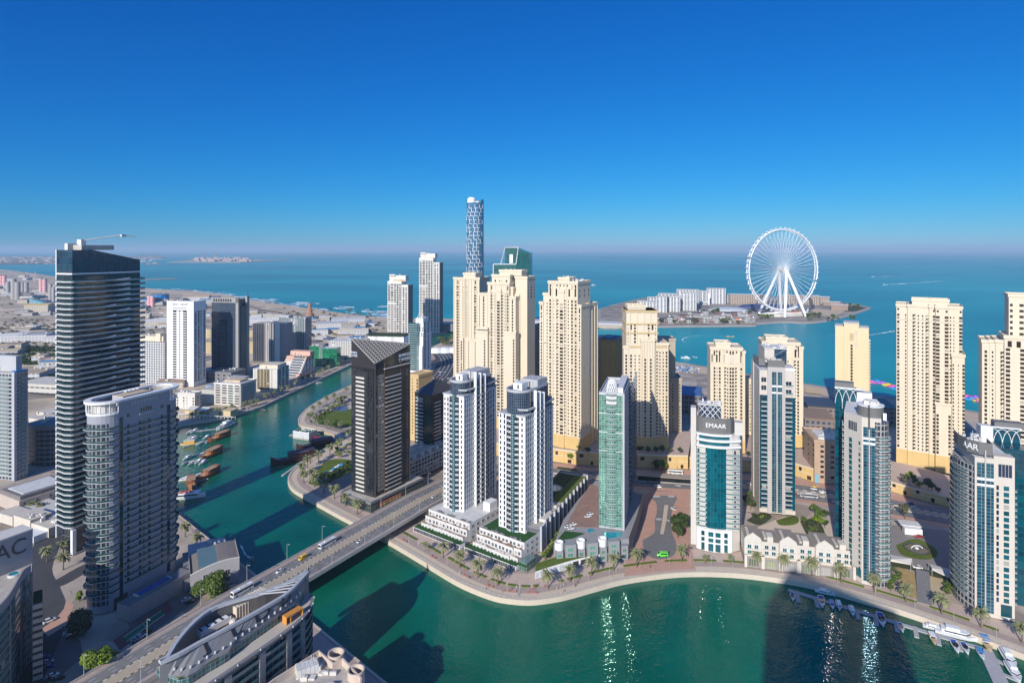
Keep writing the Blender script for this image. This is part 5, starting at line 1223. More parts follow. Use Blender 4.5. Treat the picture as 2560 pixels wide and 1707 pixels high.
# ================================================================ towers by the sea mouth
BK = (WIN,)
PLW = mat("pale_tower_white", (.66, .63, .58), .7, vary=.06)
def emaar(label, ul, ur, d, ang, vs, sign, low, seed):
 """two-step slab with a sign on its crown: ul..ur main part, low = (right edge, top row) of the lower wing"""
 b = Bld('white_slab_tower', label, 'tower', U(ur, d), ang, 3, "pair of white towers by the sea mouth", PLW)
 xl = b.xu(ul); W = -xl; z = b.zv(vs, xl / 2); zl = b.zv(low[1]); xr = b.xu(low[0])
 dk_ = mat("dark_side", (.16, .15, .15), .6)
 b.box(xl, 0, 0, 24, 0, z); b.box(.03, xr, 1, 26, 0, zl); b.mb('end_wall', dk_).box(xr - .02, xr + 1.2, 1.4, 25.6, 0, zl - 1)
 zc = b.zv(sign[2], xl / 2); b.box(b.xu(sign[0]), b.xu(sign[1]), 2, 20, z, zc, 'crown', PLW); b.box(b.xu(sign[0]) - .6, b.xu(sign[0]) + 12, 1.4, 3, zc - 6, zc + 2.4, 'sign_wall', PLW)
 sg = lettering(b.root, "EMAAR", (b.xu(sign[0]) + 6, 1.3, zc - 1.2), 4.6, R(90), 0, mat("dark_letters", (.05, .045, .04), .5), sx=.95)
 b.box(b.xu(sign[0]) + 8, b.xu(sign[1]) - 2, 1.9, 2, zc - 12, zc - 8, 'vent', mat("beige_louvre", (.5, .38, .2), .8))
 fh = 3.4; zm = z * .62
 for x in (.0, .2, .44, .62, .8, .965): _cz[0] += 1; b.box(xl + W * x, xl + W * x + W * .035, -.6, 0, 0, z - 1 if x > .3 else z - 1, 'pier#%d' % _cz[0])
 b.box(xl, 0, -.65, 0, z - 4, z + .3, 'frame_top'); b.box(xl, xl + W * .6, -.7, 0, zm, zm + 2.2, 'frame_top#2')
 nf = int((z - 8) / fh)
 for k in range(nf):
  zz = 5 + k * fh
  for f, w_ in ((.115, .14), (.32, .2), (.53, .15), (.71, .15), (.88, .14)): b.win('F', 0, xl + W * f, zz, W * w_, 2.4, BK)
  if zz < zl - 4: b.win('F', 1, xr * .3, zz, xr * .28, 2.4, BK); b.win('F', 1, xr * .72, zz, xr * .25, 2.4, BK)
 bm = bal_mesh('balcony', W * .18, 1.4, .9, .3, PLW, PLW)
 for k in range(int(zm / fh)): b.ins('balcony', bm, (xl + W * .115, 0, 6 + k * fh)); b.ins('balcony', bm, (xl + W * .32, 0, 6 + k * fh)); b.ins('balcony', bm, (xl + W * .5, 0, 6 + k * fh))
 clutter(b, xl + 2, -2, 4, 18, zc, 4, seed); b.finish()
emaar("shorter white tower reading EMAAR near the sea mouth, with a lower wing", 969, 1004, 1200, 12, 703, (973, 1013, 689), (1019, 712), 1)
emaar("taller white tower reading EMAAR near the sea mouth, rising above the horizon", 1048, 1083, 1330, 10, 645, (1051, 1087, 634), (1098, 656), 2)
b = Bld('white_wall_block', "long low white fluted wall with a planted terrace, in front of the shorter white tower", 'building', U(1009, 1050), 8, 3, None, WHITE)
x0 = b.xu(920); zt = b.zv(843); b.mb('wall', grid("white_flutes", (.7, .7, .7), (.5, .5, .52), 6, 40, .9, 1.0, .6)).box(x0, 0, 0, 40, 0, zt); b.box(x0, 0, 4, 38, zt, zt + 2, 'terrace', mat("planting", (.04, .06, .02), .9)); b.finish()
b = Bld('white_stepped_tower', "white apartment tower with stepped green glazed terraces, by the curving road", 'tower', U(1056, 893), 20, 3, None, WHITE)
xl = b.xu(1021); D = b.yu(1078); zt = b.zv(870, 0, 0)
b.box(xl, 0, 0, D, 0, b.zv(865)); bm = bal_mesh('balcony', 15, 1.8, .9, .3, BALG, WHITE, arc=1, n=5)
zs = b.zv(832, xl, 0)
b.box(xl, 0, 2, D, b.zv(865), zs, 'step'); b.box(xl + 4, -.5, 4, D - 2, zs, b.zv(810), 'step#2'); b.box(xl + 9, -2, 6, D - 5, b.zv(810), b.zv(797), 'step#3'); b.box(-4, 0, -.5, 0, 0, b.zv(866) - 3, 'blank_wall', ROOFW)
for k in range(21): b.ins('balcony', bm, (xl + 8.2, 0, 4 + k * 3.4)); b.win('F', 0, xl + 8, 5.6 + k * 3.4, 13, 2.2, (WINT,)); b.win('F', 0, -7, 5.6 + k * 3.4, 3, 2.4, (WINT,)); b.win('R', 0, 8, 5.6 + k * 3.4, 6, 2.2, (WIN,)); b.win('R', 0, 19, 5.6 + k * 3.4, 5, 2.2, (WIN,))
for z in (zs - 5, zs - 2, zs + 2.5, zs + 6): b.pat('F', 2 if z < zs else 4, xl + 5, -1, z, z + 3, 3, 'v.v.v.v', (WINT,))
b.mb('antenna_frame', WHITE).tube([(xl + 11, 8, b.zv(797)), (xl + 13, 9, b.zv(797) + 7), (xl + 20, 10, b.zv(797) + 4)], .4, 5); clutter(b, xl + 10, -3, 7, D - 6, b.zv(797), 6, 3); b.finish()

# blue cylinder
d = 1290; b = Bld('blue_tower', "very tall blue glass cylinder with white frames, tallest building against the sky", 'tower', U(1188, d), 0, 3, None, WHITE)
r = 21.5 / 1500 * d * 1.0; zt = b.zv(508)
prof = [(r, 0), (r, zt)]
BLG = grid("blue_frame_glass", (.30, .38, .46), (.01, .07, .16), 4.5, 4.5, .93, .92, .07, gl2=(.01, .14, .26), gspec=1.0, metal=.3)
m = b.mb('glass_shaft', BLG); N = 40
cs = [(r * 1.0 * math.cos(2 * math.pi * i / N), r * math.sin(2 * math.pi * i / N)) for i in range(N)]
m.prism(cs, 0, zt, 0)
rr_ = random.Random(4); m = b.mb('white_frame', WHITE)
for k in range(33):
 z = 6 + k * (zt - 10) / 33; a = rr_.uniform(3.3, 4.1)
 for j in range(4):
  a0 = a + j * .55 + rr_.uniform(-.1, .1); a1 = a0 + .36
  A_ = [a0 + (a1 - a0) * q / 5 for q in range(6)]
  ring = lambda R_: [(R_ * math.cos(t), R_ * math.sin(t)) for t in A_]
  m.prism(ring(r + .4) + ring(r - .2)[::-1], z, z + .9, 0); m.prism([(R_ * math.cos(a0 + j_), R_ * math.sin(a0 + j_)) for R_, j_ in ((r + .4, 0), (r + .4, .045), (r - .2, .045), (r - .2, 0))], z, z + (zt - 10) / 33, 0)
b.mb('crown_wall', grid("blue_crown", (.2, .3, .35), (.01, .09, .13), 3, 5, .9, .9, .08)).lathe([(r, zt), (r * .98, zt + 7), (r * .9, zt + 7), (r * .9, zt)], (0, 0), 32, 0, -.6, 3.4)
b.mb('white_cap', WHITE).lathe([(r * .5, zt), (r * .5, zt + 8), (r * .3, zt + 12), (0, zt + 12.5)], (-r * .42, -2), 20); b.box(-3, 8, -6, 8, zt, zt + 4, 'roof_house', ROOFW); b.finish()
# dark green glass pair
DG = grid("dark_green_glass", (.04, .10, .10), (.0, .05, .05), 3.6, 3.8, .9, .88, .06, gl2=(.005, .10, .09), gspec=.9)
b = Bld('green_glass_tower', "dark green glass tower with a slanted white edged top, behind the stepped cream tower", 'tower', U(1290, 1050), 8, 3, None, DG)
xr = b.xu(1324); z0_, z1 = b.zv(619), b.zv(633, xr, 20); x0 = b.xu(1262); xb = b.xu(1233)
b.mb('glass_shaft').prism([(0, 0), (xr, 6), (xr, 44), (0, 44)], 0, [z0_, z1, z1, z0_], 0)
zm = b.zv(661); b.box(xb, -.05, 2, 40, 0, zm, 'low_shaft')
m = b.mb('slant_glass'); m.prism([(x0, 4), (-.1, 4), (-.1, 40), (x0, 40)], zm, [z0_, z0_ - .2, z0_ - .2, z0_], 0)
m = b.mb('white_edge', WHITE); m.tube([(0, -.2, zm), (4, -.2, z0_)], .7, 4); m.tube([(x0 - 8, 3.8, zm), (x0, 3.8, z0_), (4, 3.8, z0_)], .7, 4); m.tube([(xb, 1.8, zm), (0, 1.8, zm)], .8, 4); m.tube([(xb, 1.8, 0), (xb, 1.8, zm)], .8, 4)
b.box(-12, -6, 3, 4, zm + 2, z0_ - 12, 'white_core', WHITE); b.finish()

# ================================================================ left bank
DKG = grid("dark_band_glass", (.03, .04, .06), (.004, .012, .022), 1.7, 3.29, .93, .95, .05, gl2=(.012, .04, .06), gspec=.9)
b = Bld('banded_tower', "tall black glass tower wrapped in thin white balcony bands, tallest on the bank", 'tower', U(181, 362), 22, 3, None, DGREY)
xl = b.xu(143); D = b.yu(350); zt = b.zv(625); zb = b.zv(685); fh = 3.29; zr = b.zv(649.5, 0, D)
b.mb('wall', [DKG, ROOF]).prism([(xl, 0), (0, 0), (0, D), (xl, D)], 14, zb, 0, 1)
xk = D * .28
b.mb('glass_crown', grid("crown_glass", (.05, .06, .085), (.006, .015, .035), 2.6, 4.6, .95, .95, .05, gl2=(.012, .05, .08), gspec=.9)).prism([(xl, 0), (0, 0), (0, xk), (0, D), (xl, D), (xl, xk)], zb, [zt, zt, zt, zr, zr, zt], 0)
b.mb('white_edge', WHITE).box(xl - .7, xl, -.5, .6, 8, zt + .3); b.box(xl - .3, .3, -.4, 0, zb - .5, zb + .4, 'crown_band', WHITE); b.box(0, .4, -.4, D, zb - .5, zb + .4, 'crown_band#2', WHITE)
nf = int((zb - 16) / fh)
def bandmesh(var):
 mb = MB(); y = [0, D * .12, D * .3, D * .55, D * .78, D]
 out = [(1.0), (1.4), (1.2) if var else 2.2, (2.4) if var else 1.3, (1.2) if var else 2.6, 2.2]
 P = [(xl, -1.0), (xl * .62, -1.5), (xl * .3, -2.2), (.4, -1.0)] + [(o_, yy) for o_, yy in zip(out, y)] + [(2.4, D + 2)]
 for p, q in zip(P, P[1:]):
  n_ = Vector((q[1] - p[1], -(q[0] - p[0]))).normalized() * .25
  mb.prism([p, q, (q[0] - n_.x, q[1] - n_.y), (p[0] - n_.x, p[1] - n_.y)], -.5, .2, 0)
 mb.prism(P[:4] + [(0, 0), (xl, 0)], -.3, 0, 1, None, True); mb.prism(P[3:] + [(0, D + 2), (0, 0)], -.3, 0, 1, None, True)
 h = [(xl * .62, -1.5), (.4, -1.0)]
 for p, q in zip(P, P[1:]):
  n_ = Vector((q[1] - p[1], -(q[0] - p[0]))).normalized() * .08
  mb.prism([p, q, (q[0] - n_.x, q[1] - n_.y), (p[0] - n_.x, p[1] - n_.y)], .2, 1.05, 2, caps=False)
 w1 = D * .58 if var else D * .80; y0 = D * .38 if var else D * .52                  # slanting solid upstand
 for a_, e_ in ((y0, w1),):
  mb.prism([(2.5, a_), (2.6, e_), (2.4, e_), (2.3, a_)], .1, [.15, 1.3, 1.3, .15], 0)
 return mb.mesh('balcony_band', [WHITE, LGREY, mat("smoked_rail", (.05, .09, .09), .08, .9)])
b0, b1 = bandmesh(0), bandmesh(1)
lb = bal_mesh('side_balcony', 7, 2.4, .9, .35, BALG, WHITE)
for k in range(nf):
 b.ins('balcony_band', b0 if k > nf - 6 or k % 2 else b1, (0, 0, 16.5 + k * fh)); b.ins('side_balcony', lb, (xl, 6, 16.5 + k * fh), R(-90))
b.box(xl + 1, -1.5, 2, D - 2, 0, 14, 'lobby', grid("lobby_glass", (.10, .10, .11), (.01, .015, .02), 3, 4.5, .9, .9, .08)); b.box(-.9, 1.1, -.6, 1.6, 0, 15, 'column', WHITE); b.box(-.9, 1.1, 16, 18, 0, 15, 'column#2', WHITE)
b.box(xl + 3, -1, 6, xk + 14, zt, zt + 3, 'roof_screen', grid("roof_screen", (.5, .46, .4), (.25, .23, .2), 1.6, 3, .6, .8, .6)); b.box(xl + 2, xl + 5, 3, 8, zt, zt + 4, 'stair_house', OFFW)
m = b.mb('maintenance_crane', ROOFW); m.box(xl + 4, xl + 8, 9, 12, zt + 3, zt + 6.5); m.tube([(xl + 8, 11, zt + 6), (-1, 30, zt + 9.5), (0, 40, zt + 9)], .35, 5); m.box(-1.4, .6, 30, 33, zt + 8.6, zt + 10)
b.finish()

# B2 rounded slab
b = Bld('oval_tower', "blue grey oval ended tower with a white ring roof and wavy balconies, shaded side", 'tower', U(290, 307), 22.2, 3, None, BLUEGREY)
xs_ = 0; D = b.yu(428); zt = b.zv(1002, 0, 0); TH = 17; fh = 3.33; rr = TH / 2
EX = 3.0
def slabpoly(o=0.0, n=14):
 c0, c1 = (-rr, 1.0), (-rr, D - 1.0); P = []
 for i in range(n + 1): a = math.pi + math.pi * i / n; P.append((c0[0] + (rr + o) * math.cos(a), c0[1] + (rr + o) * EX / 3 * math.sin(a)))
 for i in range(n + 1): a = math.pi * i / n; P.append((c1[0] + (rr + o) * math.cos(a), c1[1] + (rr + o) * math.sin(a)))
 return P
b.mb('wall', [BLUEGREY, ROOF]).prism(slabpoly(), 0, zt - 6.5, 0, 1)
# crown: flat face wall with window openings, open glazed round ends, white ring
b.box(-.5, 0, 1, D - 1, zt - 6.5, zt - .8, 'crown_wall'); b.box(-TH, -TH + .5, 1, D - 1, zt - 6.5, zt - .8, 'crown_wall#2')
m = b.mb('ring_roof', WHITE); P, Q = slabpoly(1.4), slabpoly(-1.6)
for i in range(len(P)):
 j = (i + 1) % len(P)
 m.face([(*P[i], zt - .8), (*P[j], zt - .8), (*P[j], zt + .3), (*P[i], zt + .3)]); m.face([(*P[i], zt + .3), (*P[j], zt + .3), (*Q[j], zt + .3), (*Q[i], zt + .3)]); m.face([(*Q[j], zt - .8), (*Q[i], zt - .8), (*Q[i], zt + .3), (*Q[j], zt + .3)]); m.face([(*P[j], zt - .8), (*P[i], zt - .8), (*Q[i], zt - .8), (*Q[j], zt - .8)])
for ends in (range(0, 15), range(15, 30)):
 E = [slabpoly(0.4)[i] for i in ends]
 for z0_, z1 in ((zt - 6.8, zt - 5.8),):
  _cz[0] += 1; m = b.mb('ring_band#%d' % _cz[0], WHITE); I = [slabpoly(-1)[i] for i in ends]
  m.prism(E + I[::-1], z0_, z1, 0, None, True)
 for k, p in enumerate(E[::2]): _cz[0] += 1; b.box(p[0] - .16, p[0] + .16, p[1] - .16, p[1] + .16, zt - 5.8, zt - .8, 'ring_post#%d' % _cz[0], WHITE)
 _cz[0] += 1; b.mb('ring_glass#%d' % _cz[0], grid("ring_panes", (.6, .58, .55), (.35, .33, .30), 1.8, 5, .9, .96, .3)).prism([slabpoly(-1.4)[i] for i in ends] + [slabpoly(-1.6)[i] for i in ends][::-1], zt - 5.8, zt - 1.2, 0)
b.box(-TH + 4, -4.5, D * .22, D * .72, zt - 6.5, zt - .1, 'roof_house', mat("roof_house_grey", (.40, .40, .42), .7)); b.box(-TH + 4, -4.5, D * .22, D * .72, zt - .08, zt + .2, 'roof_house_top', mat("sand_roof", (.55, .43, .3), .9))
for k in range(4): _cz[0] += 1; b.mb('dish#%d' % _cz[0], WHITE).lathe([(0, zt + .2), (.9, zt + 1), (.7, zt + 1.4), (0, zt + 1.0)], (-TH + 5.5, D * (.42 + .07 * k)), 8)
clutter(b, -TH + 3, -3, 2, D * .2, zt - 6.5, 9, 91)
# letter slots and windows on the shaded face
for k in range(9): b.win('R', 0, D * .27 + k * 1.75, zt - 3.2, .45, 1.4, (glass("slot", (.5, .5, .5), (.6, .6, .6), .5, .2, light=0),))
s0, s1 = b.yu(303), b.yu(421.5)
for yy in (s0, s1): _cz[0] += 1; b.box(0, .16, yy - .9, yy + .9, 5, zt - 9, 'glass_strip#%d' % _cz[0], grid("strip_glass", (.01, .02, .035), (.004, .015, .03), 2, 3.3, .95, .92, .06, gl2=(.01, .05, .07)))
A_, B__ = s0 + 1.6, s1 - 1.4; L = B__ - A_; nf = int((zt - 22) / fh)
rail_m = bal_mesh('long_balcony', L, .85, .75, .35, TEALG, LGREY, ends=True)
for k in range(nf):
 z = 11 + k * fh
 b.ins('long_balcony', rail_m, (0, (A_ + B__) / 2, z), R(90))
 for f in (.09, .36, .45, .58, .89): b.win('R', 0, A_ + L * f, z + 1.35, 1.25 if f != .45 else .6, 1.6, (WIN,))
for f, w_ in ((.09, 1.4), (.89, 1.5)): b.win('R', 0, A_ + L * f, zt - 9, w_ * 1.5, 2.4, (WIN, WHITE), 'f')
b.win('R', 0, A_ + L * .5, zt - 8, 6.5, 2.2, (WIN, WHITE), 'g'); b.ins('long_balcony', bal_mesh('long_balcony', 8, .8, .6, .35, LGREY, LGREY), (0, A_ + L * .5, zt - 10), R(90))
def wavemesh(end, ph):
 mb = MB(); n = 26
 c = (-rr, 1.0 if end == 0 else D - 1.0)
 a0, a1 = (math.pi * .98, 2 * math.pi * 1.03) if end == 0 else (-.04 * math.pi, math.pi * .9)
 O, I = [], []
 for i in range(n + 1):
  t = i / n; a = a0 + (a1 - a0) * t; o_ = .9 + .75 * math.sin(t * math.pi * 5 + ph) * (1 if .03 < t < .93 else .2)
  if end == 0 and t > .86: o_ = .9 * (1 - (t - .86) / .16)
  if end == 1 and t < .14: o_ = .9 * t / .14
  O.append((c[0] + (rr + o_) * math.cos(a), c[1] + (rr + o_) * math.sin(a))); I.append((c[0] + (rr - .1) * math.cos(a), c[1] + (rr - .1) * math.sin(a)))
 mb.prism(O + I[::-1], -.22, .1, 0, None, True)
 for i in range(n):
  p, q = Vector(O[i]), Vector(O[i + 1]); cc = Vector(c); p2, q2 = p + (cc - p).normalized() * .12, q + (cc - q).normalized() * .12
  mb.prism([tuple(p), tuple(q), tuple(q2), tuple(p2)], .12, .95, 1)
 return mb.mesh('wavy_balcony', [LGREY, TEALG])
WV = [[wavemesh(e, ph) for ph in (0, 2.2)] for e in (0, 1)]
for e in (0, 1):
 c = (-rr, 1.0 if e == 0 else D - 1.0)
 for k in range(nf + 1):
  z = 9.5 + k * fh; b.ins('wavy_balcony', WV[e][k % 2], (0, 0, z))
 a0, a1 = (math.pi * .98, math.pi * 1.84) if e == 0 else (math.pi * .2, math.pi * .98)
 arcp = [(c[0] + (rr + .06) * math.cos(a0 + (a1 - a0) * i / 12), c[1] + (rr + .06) * math.sin(a0 + (a1 - a0) * i / 12)) for i in range(13)]
 inn = [(c[0] + (rr - .3) * math.cos(a0 + (a1 - a0) * i / 12), c[1] + (rr - .3) * math.sin(a0 + (a1 - a0) * i / 12)) for i in range(13)]
 _cz[0] += 1; b.mb('bay_glass#%d' % _cz[0], grid("bay_glass", (.22, .23, .26), (.01, .015, .022), 2.2, 3.33, .72, .72, .08, gl2=(.03, .06, .07))).prism(arcp + inn[::-1], 4, zt - 11, 0)
b.box(-4, .15, -1, 6, 0, 6, 'garage_door', DGREY)
b.finish()
# podium with the blue pool
b = Bld('pool_podium', "grey podium with a narrow dark blue pool, at the foot of the oval ended tower", 'podium', G(262, 1552, 3), 22.2, 3, None, mat("podium_grey", (.30, .28, .28), .8, vary=.1))
b.mb('wall', [b.wall, GREY]).box(3, 13, 4, 40, 0, 7.5, 0, 1); b.box(4.6, 7.4, 12, 30, 7.5, 7.9, 'pool', POOLB); b.box(4.2, 7.9, 11.5, 12, 7.5, 8.3, 'pool_edge', OFFW); b.box(4.2, 7.9, 30, 30.6, 7.5, 8.3, 'pool_edge#2', OFFW); b.box(13.02, 13.2, 4, 40, 6.8, 8.6, 'parapet'); b.finish()

# B3
CUR = grid("pale_banded", (.36, .37, .39), (.03, .04, .05), 3.2, 3.15, .74, .58, .1, gl2=(.08, .10, .12))
b = Bld('curved_tower', "grey apartment tower with a blue roof edge, cut off by the photo edge", 'tower', U(36, 478), 14, 3, None, CUR)
zt = b.zv(932); D = b.yu(70); xl = b.xu(-45)
b.mb('wall', [CUR, ROOF]).prism([(xl, 2), (xl * .6, -1.2), (-2, 0), (0, 0), (0, D), (xl, D)], 0, zt, 0, 1); b.box(-1.6, .6, -.6, 1.5, 0, zt + .6, 'corner_pier', LGREY)
b.mb('blue_roof', mat("bright_blue_roof", (.02, .16, .42), .5)).prism([(-6, 2), (0, 0), (.6, D), (-4, D)], zt + .3, zt + 1, 0); b.box(xl, b.xu(27), 4, D - 2, zt, b.zv(893), 'roof_house', LGREY)
bm = bal_mesh('balcony', 9, 1.4, .9, .3, BALG, LGREY, arc=.6, n=5)
for k in range(int(zt / 3.15) - 2): b.ins('balcony', bm, (-8, -.4, 5 + k * 3.15)); b.ins('balcony', bal_mesh('balcony', 5, 1.3, .9, .3, BALG, LGREY), (0, D * .6, 5 + k * 3.15), R(90))
clutter(b, xl, -2, 3, D - 2, zt + 1, 5, 95); b.finish()
b = Bld('office_block', "dark round fronted office block, between two towers", 'building', U(124, 512), 10, 3, None, mat("dark_blue_grey", (.16, .17, .19), .5))  # fascia in one even dark blue grey
z1 = b.zv(1062); x0 = b.xu(64)
arc = [(x0 + (4 - x0) * i / 10, -3.5 * math.sin(math.pi * i / 10)) for i in range(11)]
b.mb('wall', [grid("dark_office", (.17, .17, .18), (.02, .025, .03), 4.5, 3.9, .86, .62, .1), ROOF]).prism(arc + [(4, 22), (x0, 22)], 0, z1 - 4, 0, 1); b.mb('roof_fascia', b.wall).prism([(x, y - .5) for x, y in arc] + [(4.5, 22), (x0, 22)], z1 - 4, z1, 0, None, True); clutter(b, x0 + 1, 2, 2, 18, z1, 9, 96); b.finish()

# B10 white with sign
b = Bld('white_tower', "white slab tower reading SELECT GROUP, lower half in shadow", 'tower', U(484, 806), 14, 3, None, WHITE)
xl = b.xu(417); D = b.yu(515); zt = b.zv(756); W = -xl; fh = 3.4
b.box(xl, 0, 0, D, 0, zt); b.box(xl, 0, 0, .5, zt, zt + 1.2, 'parapet'); b.box(-.5, 0, .52, D, zt, zt + 1.2, 'parapet#2')
lettering(b.root, "SELECT GROUP", (xl + W * .5, -.1, zt - 3.2), 3.6, R(90), 0, mat("dark_letters", (.05, .045, .04), .5), sx=1.0)
b.box(xl + W * .22, xl + W * .74, -.12, 0, zt - 9.5, zt - 6.8, 'louvre', LGREY)
g0, g1 = xl + W * .23, xl + W * .75; b.box(g0, g1, -.1, 0, 4, zt - 11, 'balcony_bay', WIN)
bm = bal_mesh('balcony', g1 - g0, 1.0, .85, .35, WHITE, WHITE, ends=False)
for k in range(int((zt - 15) / fh)):
 z = zt - 14.8 - k * fh; b.ins('balcony', bm, ((g0 + g1) / 2, -.1, z)); _cz[0] += 1; b.win('F', -.1, xl + W * .42, z + 1.7, W * .1, 2.4, (WHITE,)); b.win('F', -.1, xl + W * .56, z + 1.7, W * .1, 2.4, (WHITE,))
 for f in (.16, .40, .56, .86): b.win('R', 0, D * f, z + 1.2, D * .14, 2.3, (WIN,))
for f in (.28, .5, .7): _cz[0] += 1; b.box(0, .7, D * f - .4, D * f + .4, 0, zt - 11, 'pier#%d' % _cz[0])
clutter(b, xl + 4, -2, 4, D - 2, zt, 8, 97); b.finish()
# B11
b = Bld('blue_glass_tower', "navy glass tower framed in grey stone, beside the white slab tower with a sign", 'tower', U(590, 862), 14, 3, None, mat("frame_stone", (.30, .29, .275), .6, vary=.06))
xl = b.xu(529); D = b.yu(617); zt = b.zv(745); x1 = 4.5
b.mb('wall', [GRIDN, ROOF]).box(xl, 0, 0, D, 0, zt - 2, 0, 1); b.box(.02, x1, -.8, 2.5, 0, zt, 'frame'); b.box(xl - .4, x1, -.8, 0, zt - 7, zt, 'frame_top', b.wall); b.box(1, x1, D - 5, D, 0, zt + 1.5, 'frame#2'); b.box(.03, 3.2, 2.6, D - 5.1, 0, zt - 14, 'side_wall', DGREY)
for k in range(8): b.win('F', -.8, xl + 5 + k * 4, zt - 3.6, 2.6, 4, (WIN,))
bm = bal_mesh('balcony', D - 11, 1.5, .9, .35, BALG, LGREY)
for k in range(30): b.ins('balcony', bm, (3.2, D * .5, 8 + k * 3.2), R(90))
b.box(xl + 12, xl + 25, -1.2, 0, 0, zt - 32, 'bay', grid("banded_bay", (.10, .12, .15), (.006, .015, .03), 30, 3.6, 1, .8, .08));
b.mb('aerial', DGREY).tube([(x1 - 1, D - 2, zt + 1.5), (x1 - 1, D - 2, zt + 11)], .3, 4); b.finish()
b = Bld('hotel_podium', "low dark podium with a flat roof, at the foot of the navy glass tower", 'building', U(578, 830), 14, 3, None, GREY)
b.box(b.xu(515), 0, 0, 30, 0, 14); b.pat('F', 0, b.xu(515), 0, 2, 12, 5, 'w.w.w.w.w', (WIN,)); b.box(4, 30, -14, 0, 10, 11, 'canopy', LGREY); b.box(5, 6, -13, -12, 0, 10, 'canopy_post', LGREY); clutter(b, -20, -2, 4, 26, 14, 6, 99); b.finish()
# B12 group
DST = grid("dark_stripe", (.085, .085, .10), (.012, .015, .025), 3.2, 80, .55, .98, .1)
b = Bld('dark_tower', "dark tower with vertical stripes and two pale shafts, before the grey balcony tower", 'tower', U(663, 985), 10, 3, None, DST)
xl = b.xu(632.5); zt = b.zv(809)
b.mb('wall', [DST, ROOF]).box(xl, 0, 0, 26, 0, zt, 0, 1); b.mb('pale_shaft', grid("pale_shaft", (.42, .40, .38), (.03, .03, .035), 3.4, 3.4, .45, .6, .2)).box(.02, b.xu(678), -1.5, 24, 0, zt + 2); b.mb('shaft', mat("mauve_grey", (.27, .26, .275), .6)).box(b.xu(678.4), b.xu(712), .4, 24, 0, zt + 1); b.mb('pale_shaft#2', OFFW).box(b.xu(688), b.xu(700), -.9, .38, 0, zt + 2.4)
lettering(b.root, "E", (b.xu(671), -1.6, zt - 6), 7, R(90), 0, DGREY); clutter(b, xl + 2, 10, 4, 20, zt + 2, 6, 101); b.finish()
b = Bld('balcony_tower', "wide grey tower covered in balconies with a round opening near its top", 'tower', U(764, 1052), 14, 3, None, mat("teal_grey", (.24, .27, .29), .6))
xl = b.xu(697); D = b.yu(779); zt = b.zv(797)
b.mb('wall', [grid("balcony_grid", (.34, .35, .37), (.025, .035, .045), 5.2, 3.4, .8, .62, .12, gl2=(.06, .09, .10)), ROOF]).box(xl, 0, 0, D, 0, zt, 0, 1)
for f in (.0, .3, .62, .97): _cz[0] += 1; b.box(xl * (1 - f) - .6, xl * (1 - f) + .8, -.9, 0, 0, zt + 1, 'pier#%d' % _cz[0], LGREY)
b.mb('round_frame', LGREY).tube([(xl * .42 + 4.2 * math.cos(t * .393), -1.0, zt - 6 + 4.2 * math.sin(t * .393)) for t in range(17)], .8, 4); b.box(xl * .55, xl * .28, -.4, 0, zt - 11, zt - 1, 'round_panel', LGREY)
bm = bal_mesh('balcony', -xl * .28, 1.3, .9, .35, BALG, LGREY)
for k in range(18): b.ins('balcony', bm, (xl * .84, 0, 6 + k * 3.4)); b.ins('balcony', bm, (xl * .2, 0, 6 + k * 3.4))
b.box(xl - 3, xl + 16, 6, D, zt, zt + 4, 'roof_house', LGREY); b.box(-6, 0, 0, D, zt, zt + 3, 'roof_house#2', LGREY); clutter(b, xl + 3, -3, 4, D - 3, zt + .5, 10, 102); b.finish()
# B13
b = Bld('lattice_tower', "pale apartment block with a cream roof storey, showing beside the tall banded tower", 'tower', U(412, 815), 12, 3, None, LGREY)
xl = b.xu(330); zt = b.zv(855)
b.mb('wall', [grid("pale_lattice", (.50, .50, .50), (.04, .045, .05), 3.8, 3.3, .6, .6, .15, gl2=(.12, .12, .12)), ROOF]).box(xl, 0, 0, 26, 0, zt, 0, 1); b.box(xl + 6, -6, 4, 22, zt, zt + 7, 'roof_storey', CREAM); b.box(-16, -9, 2, 12, zt, zt + 11, 'roof_house', CREAM); clutter(b, xl + 8, -8, 5, 20, zt + 7, 6, 103); b.finish()
# mid rises along the far bank
def midrise(label, uc, d, ul, ur, vt, ang, m, seed, name='apartment_block', extra=None):
 b = Bld(name, label, 'building', U(uc, d), ang, 3, None, m)
 xl = b.xu(ul); D = b.yu(ur); zt = b.zv(vt); b.xl, b.D, b.zt = xl, D, zt
 if extra: extra(b)
 clutter(b, xl + 1, -1, 2, D - 1, zt + .2, 10, seed, hmax=3); b.finish()
def ex15(b):
 block(b, b.xl, 0, 0, b.D, b.zt, True); n = 8; fh = (b.zt - 2) / n
 bm = bal_mesh('balcony', -b.xl * .23, 1.2, .8, .3, OFFW, OFFW)
 bs_ = bal_mesh('balcony', b.D, .9, .8, .3, OFFW, OFFW)
 for k in range(n):
  z = 1.5 + k * fh
  for f in (.13, .38, .62, .87): b.ins('balcony', bm, (b.xl * f, 0, z)); b.win('F', 0, b.xl * f, z + 1.7, -b.xl * .17, 1.9, (WINT if f in (.38,) else WIN,))
  b.ins('balcony', bs_, (0, b.D / 2, z), R(90)); b.win('R', 0, b.D * .5, z + 1.7, b.D * .8, 1.7, (WINT,))
 b.box(b.xl * .8, b.xl * .2, b.D * .3, b.D * .8, b.zt, b.zt + 3, 'roof_house', mat("sand_roof", (.55, .43, .3), .9))
midrise("cream eight storey block with long white balconies, on the far quay", 601, 704, 536, 640, 962, 14, OFFW, 111, extra=ex15)
OLIVE = mat("olive_render", (.36, .29, .17), .8)
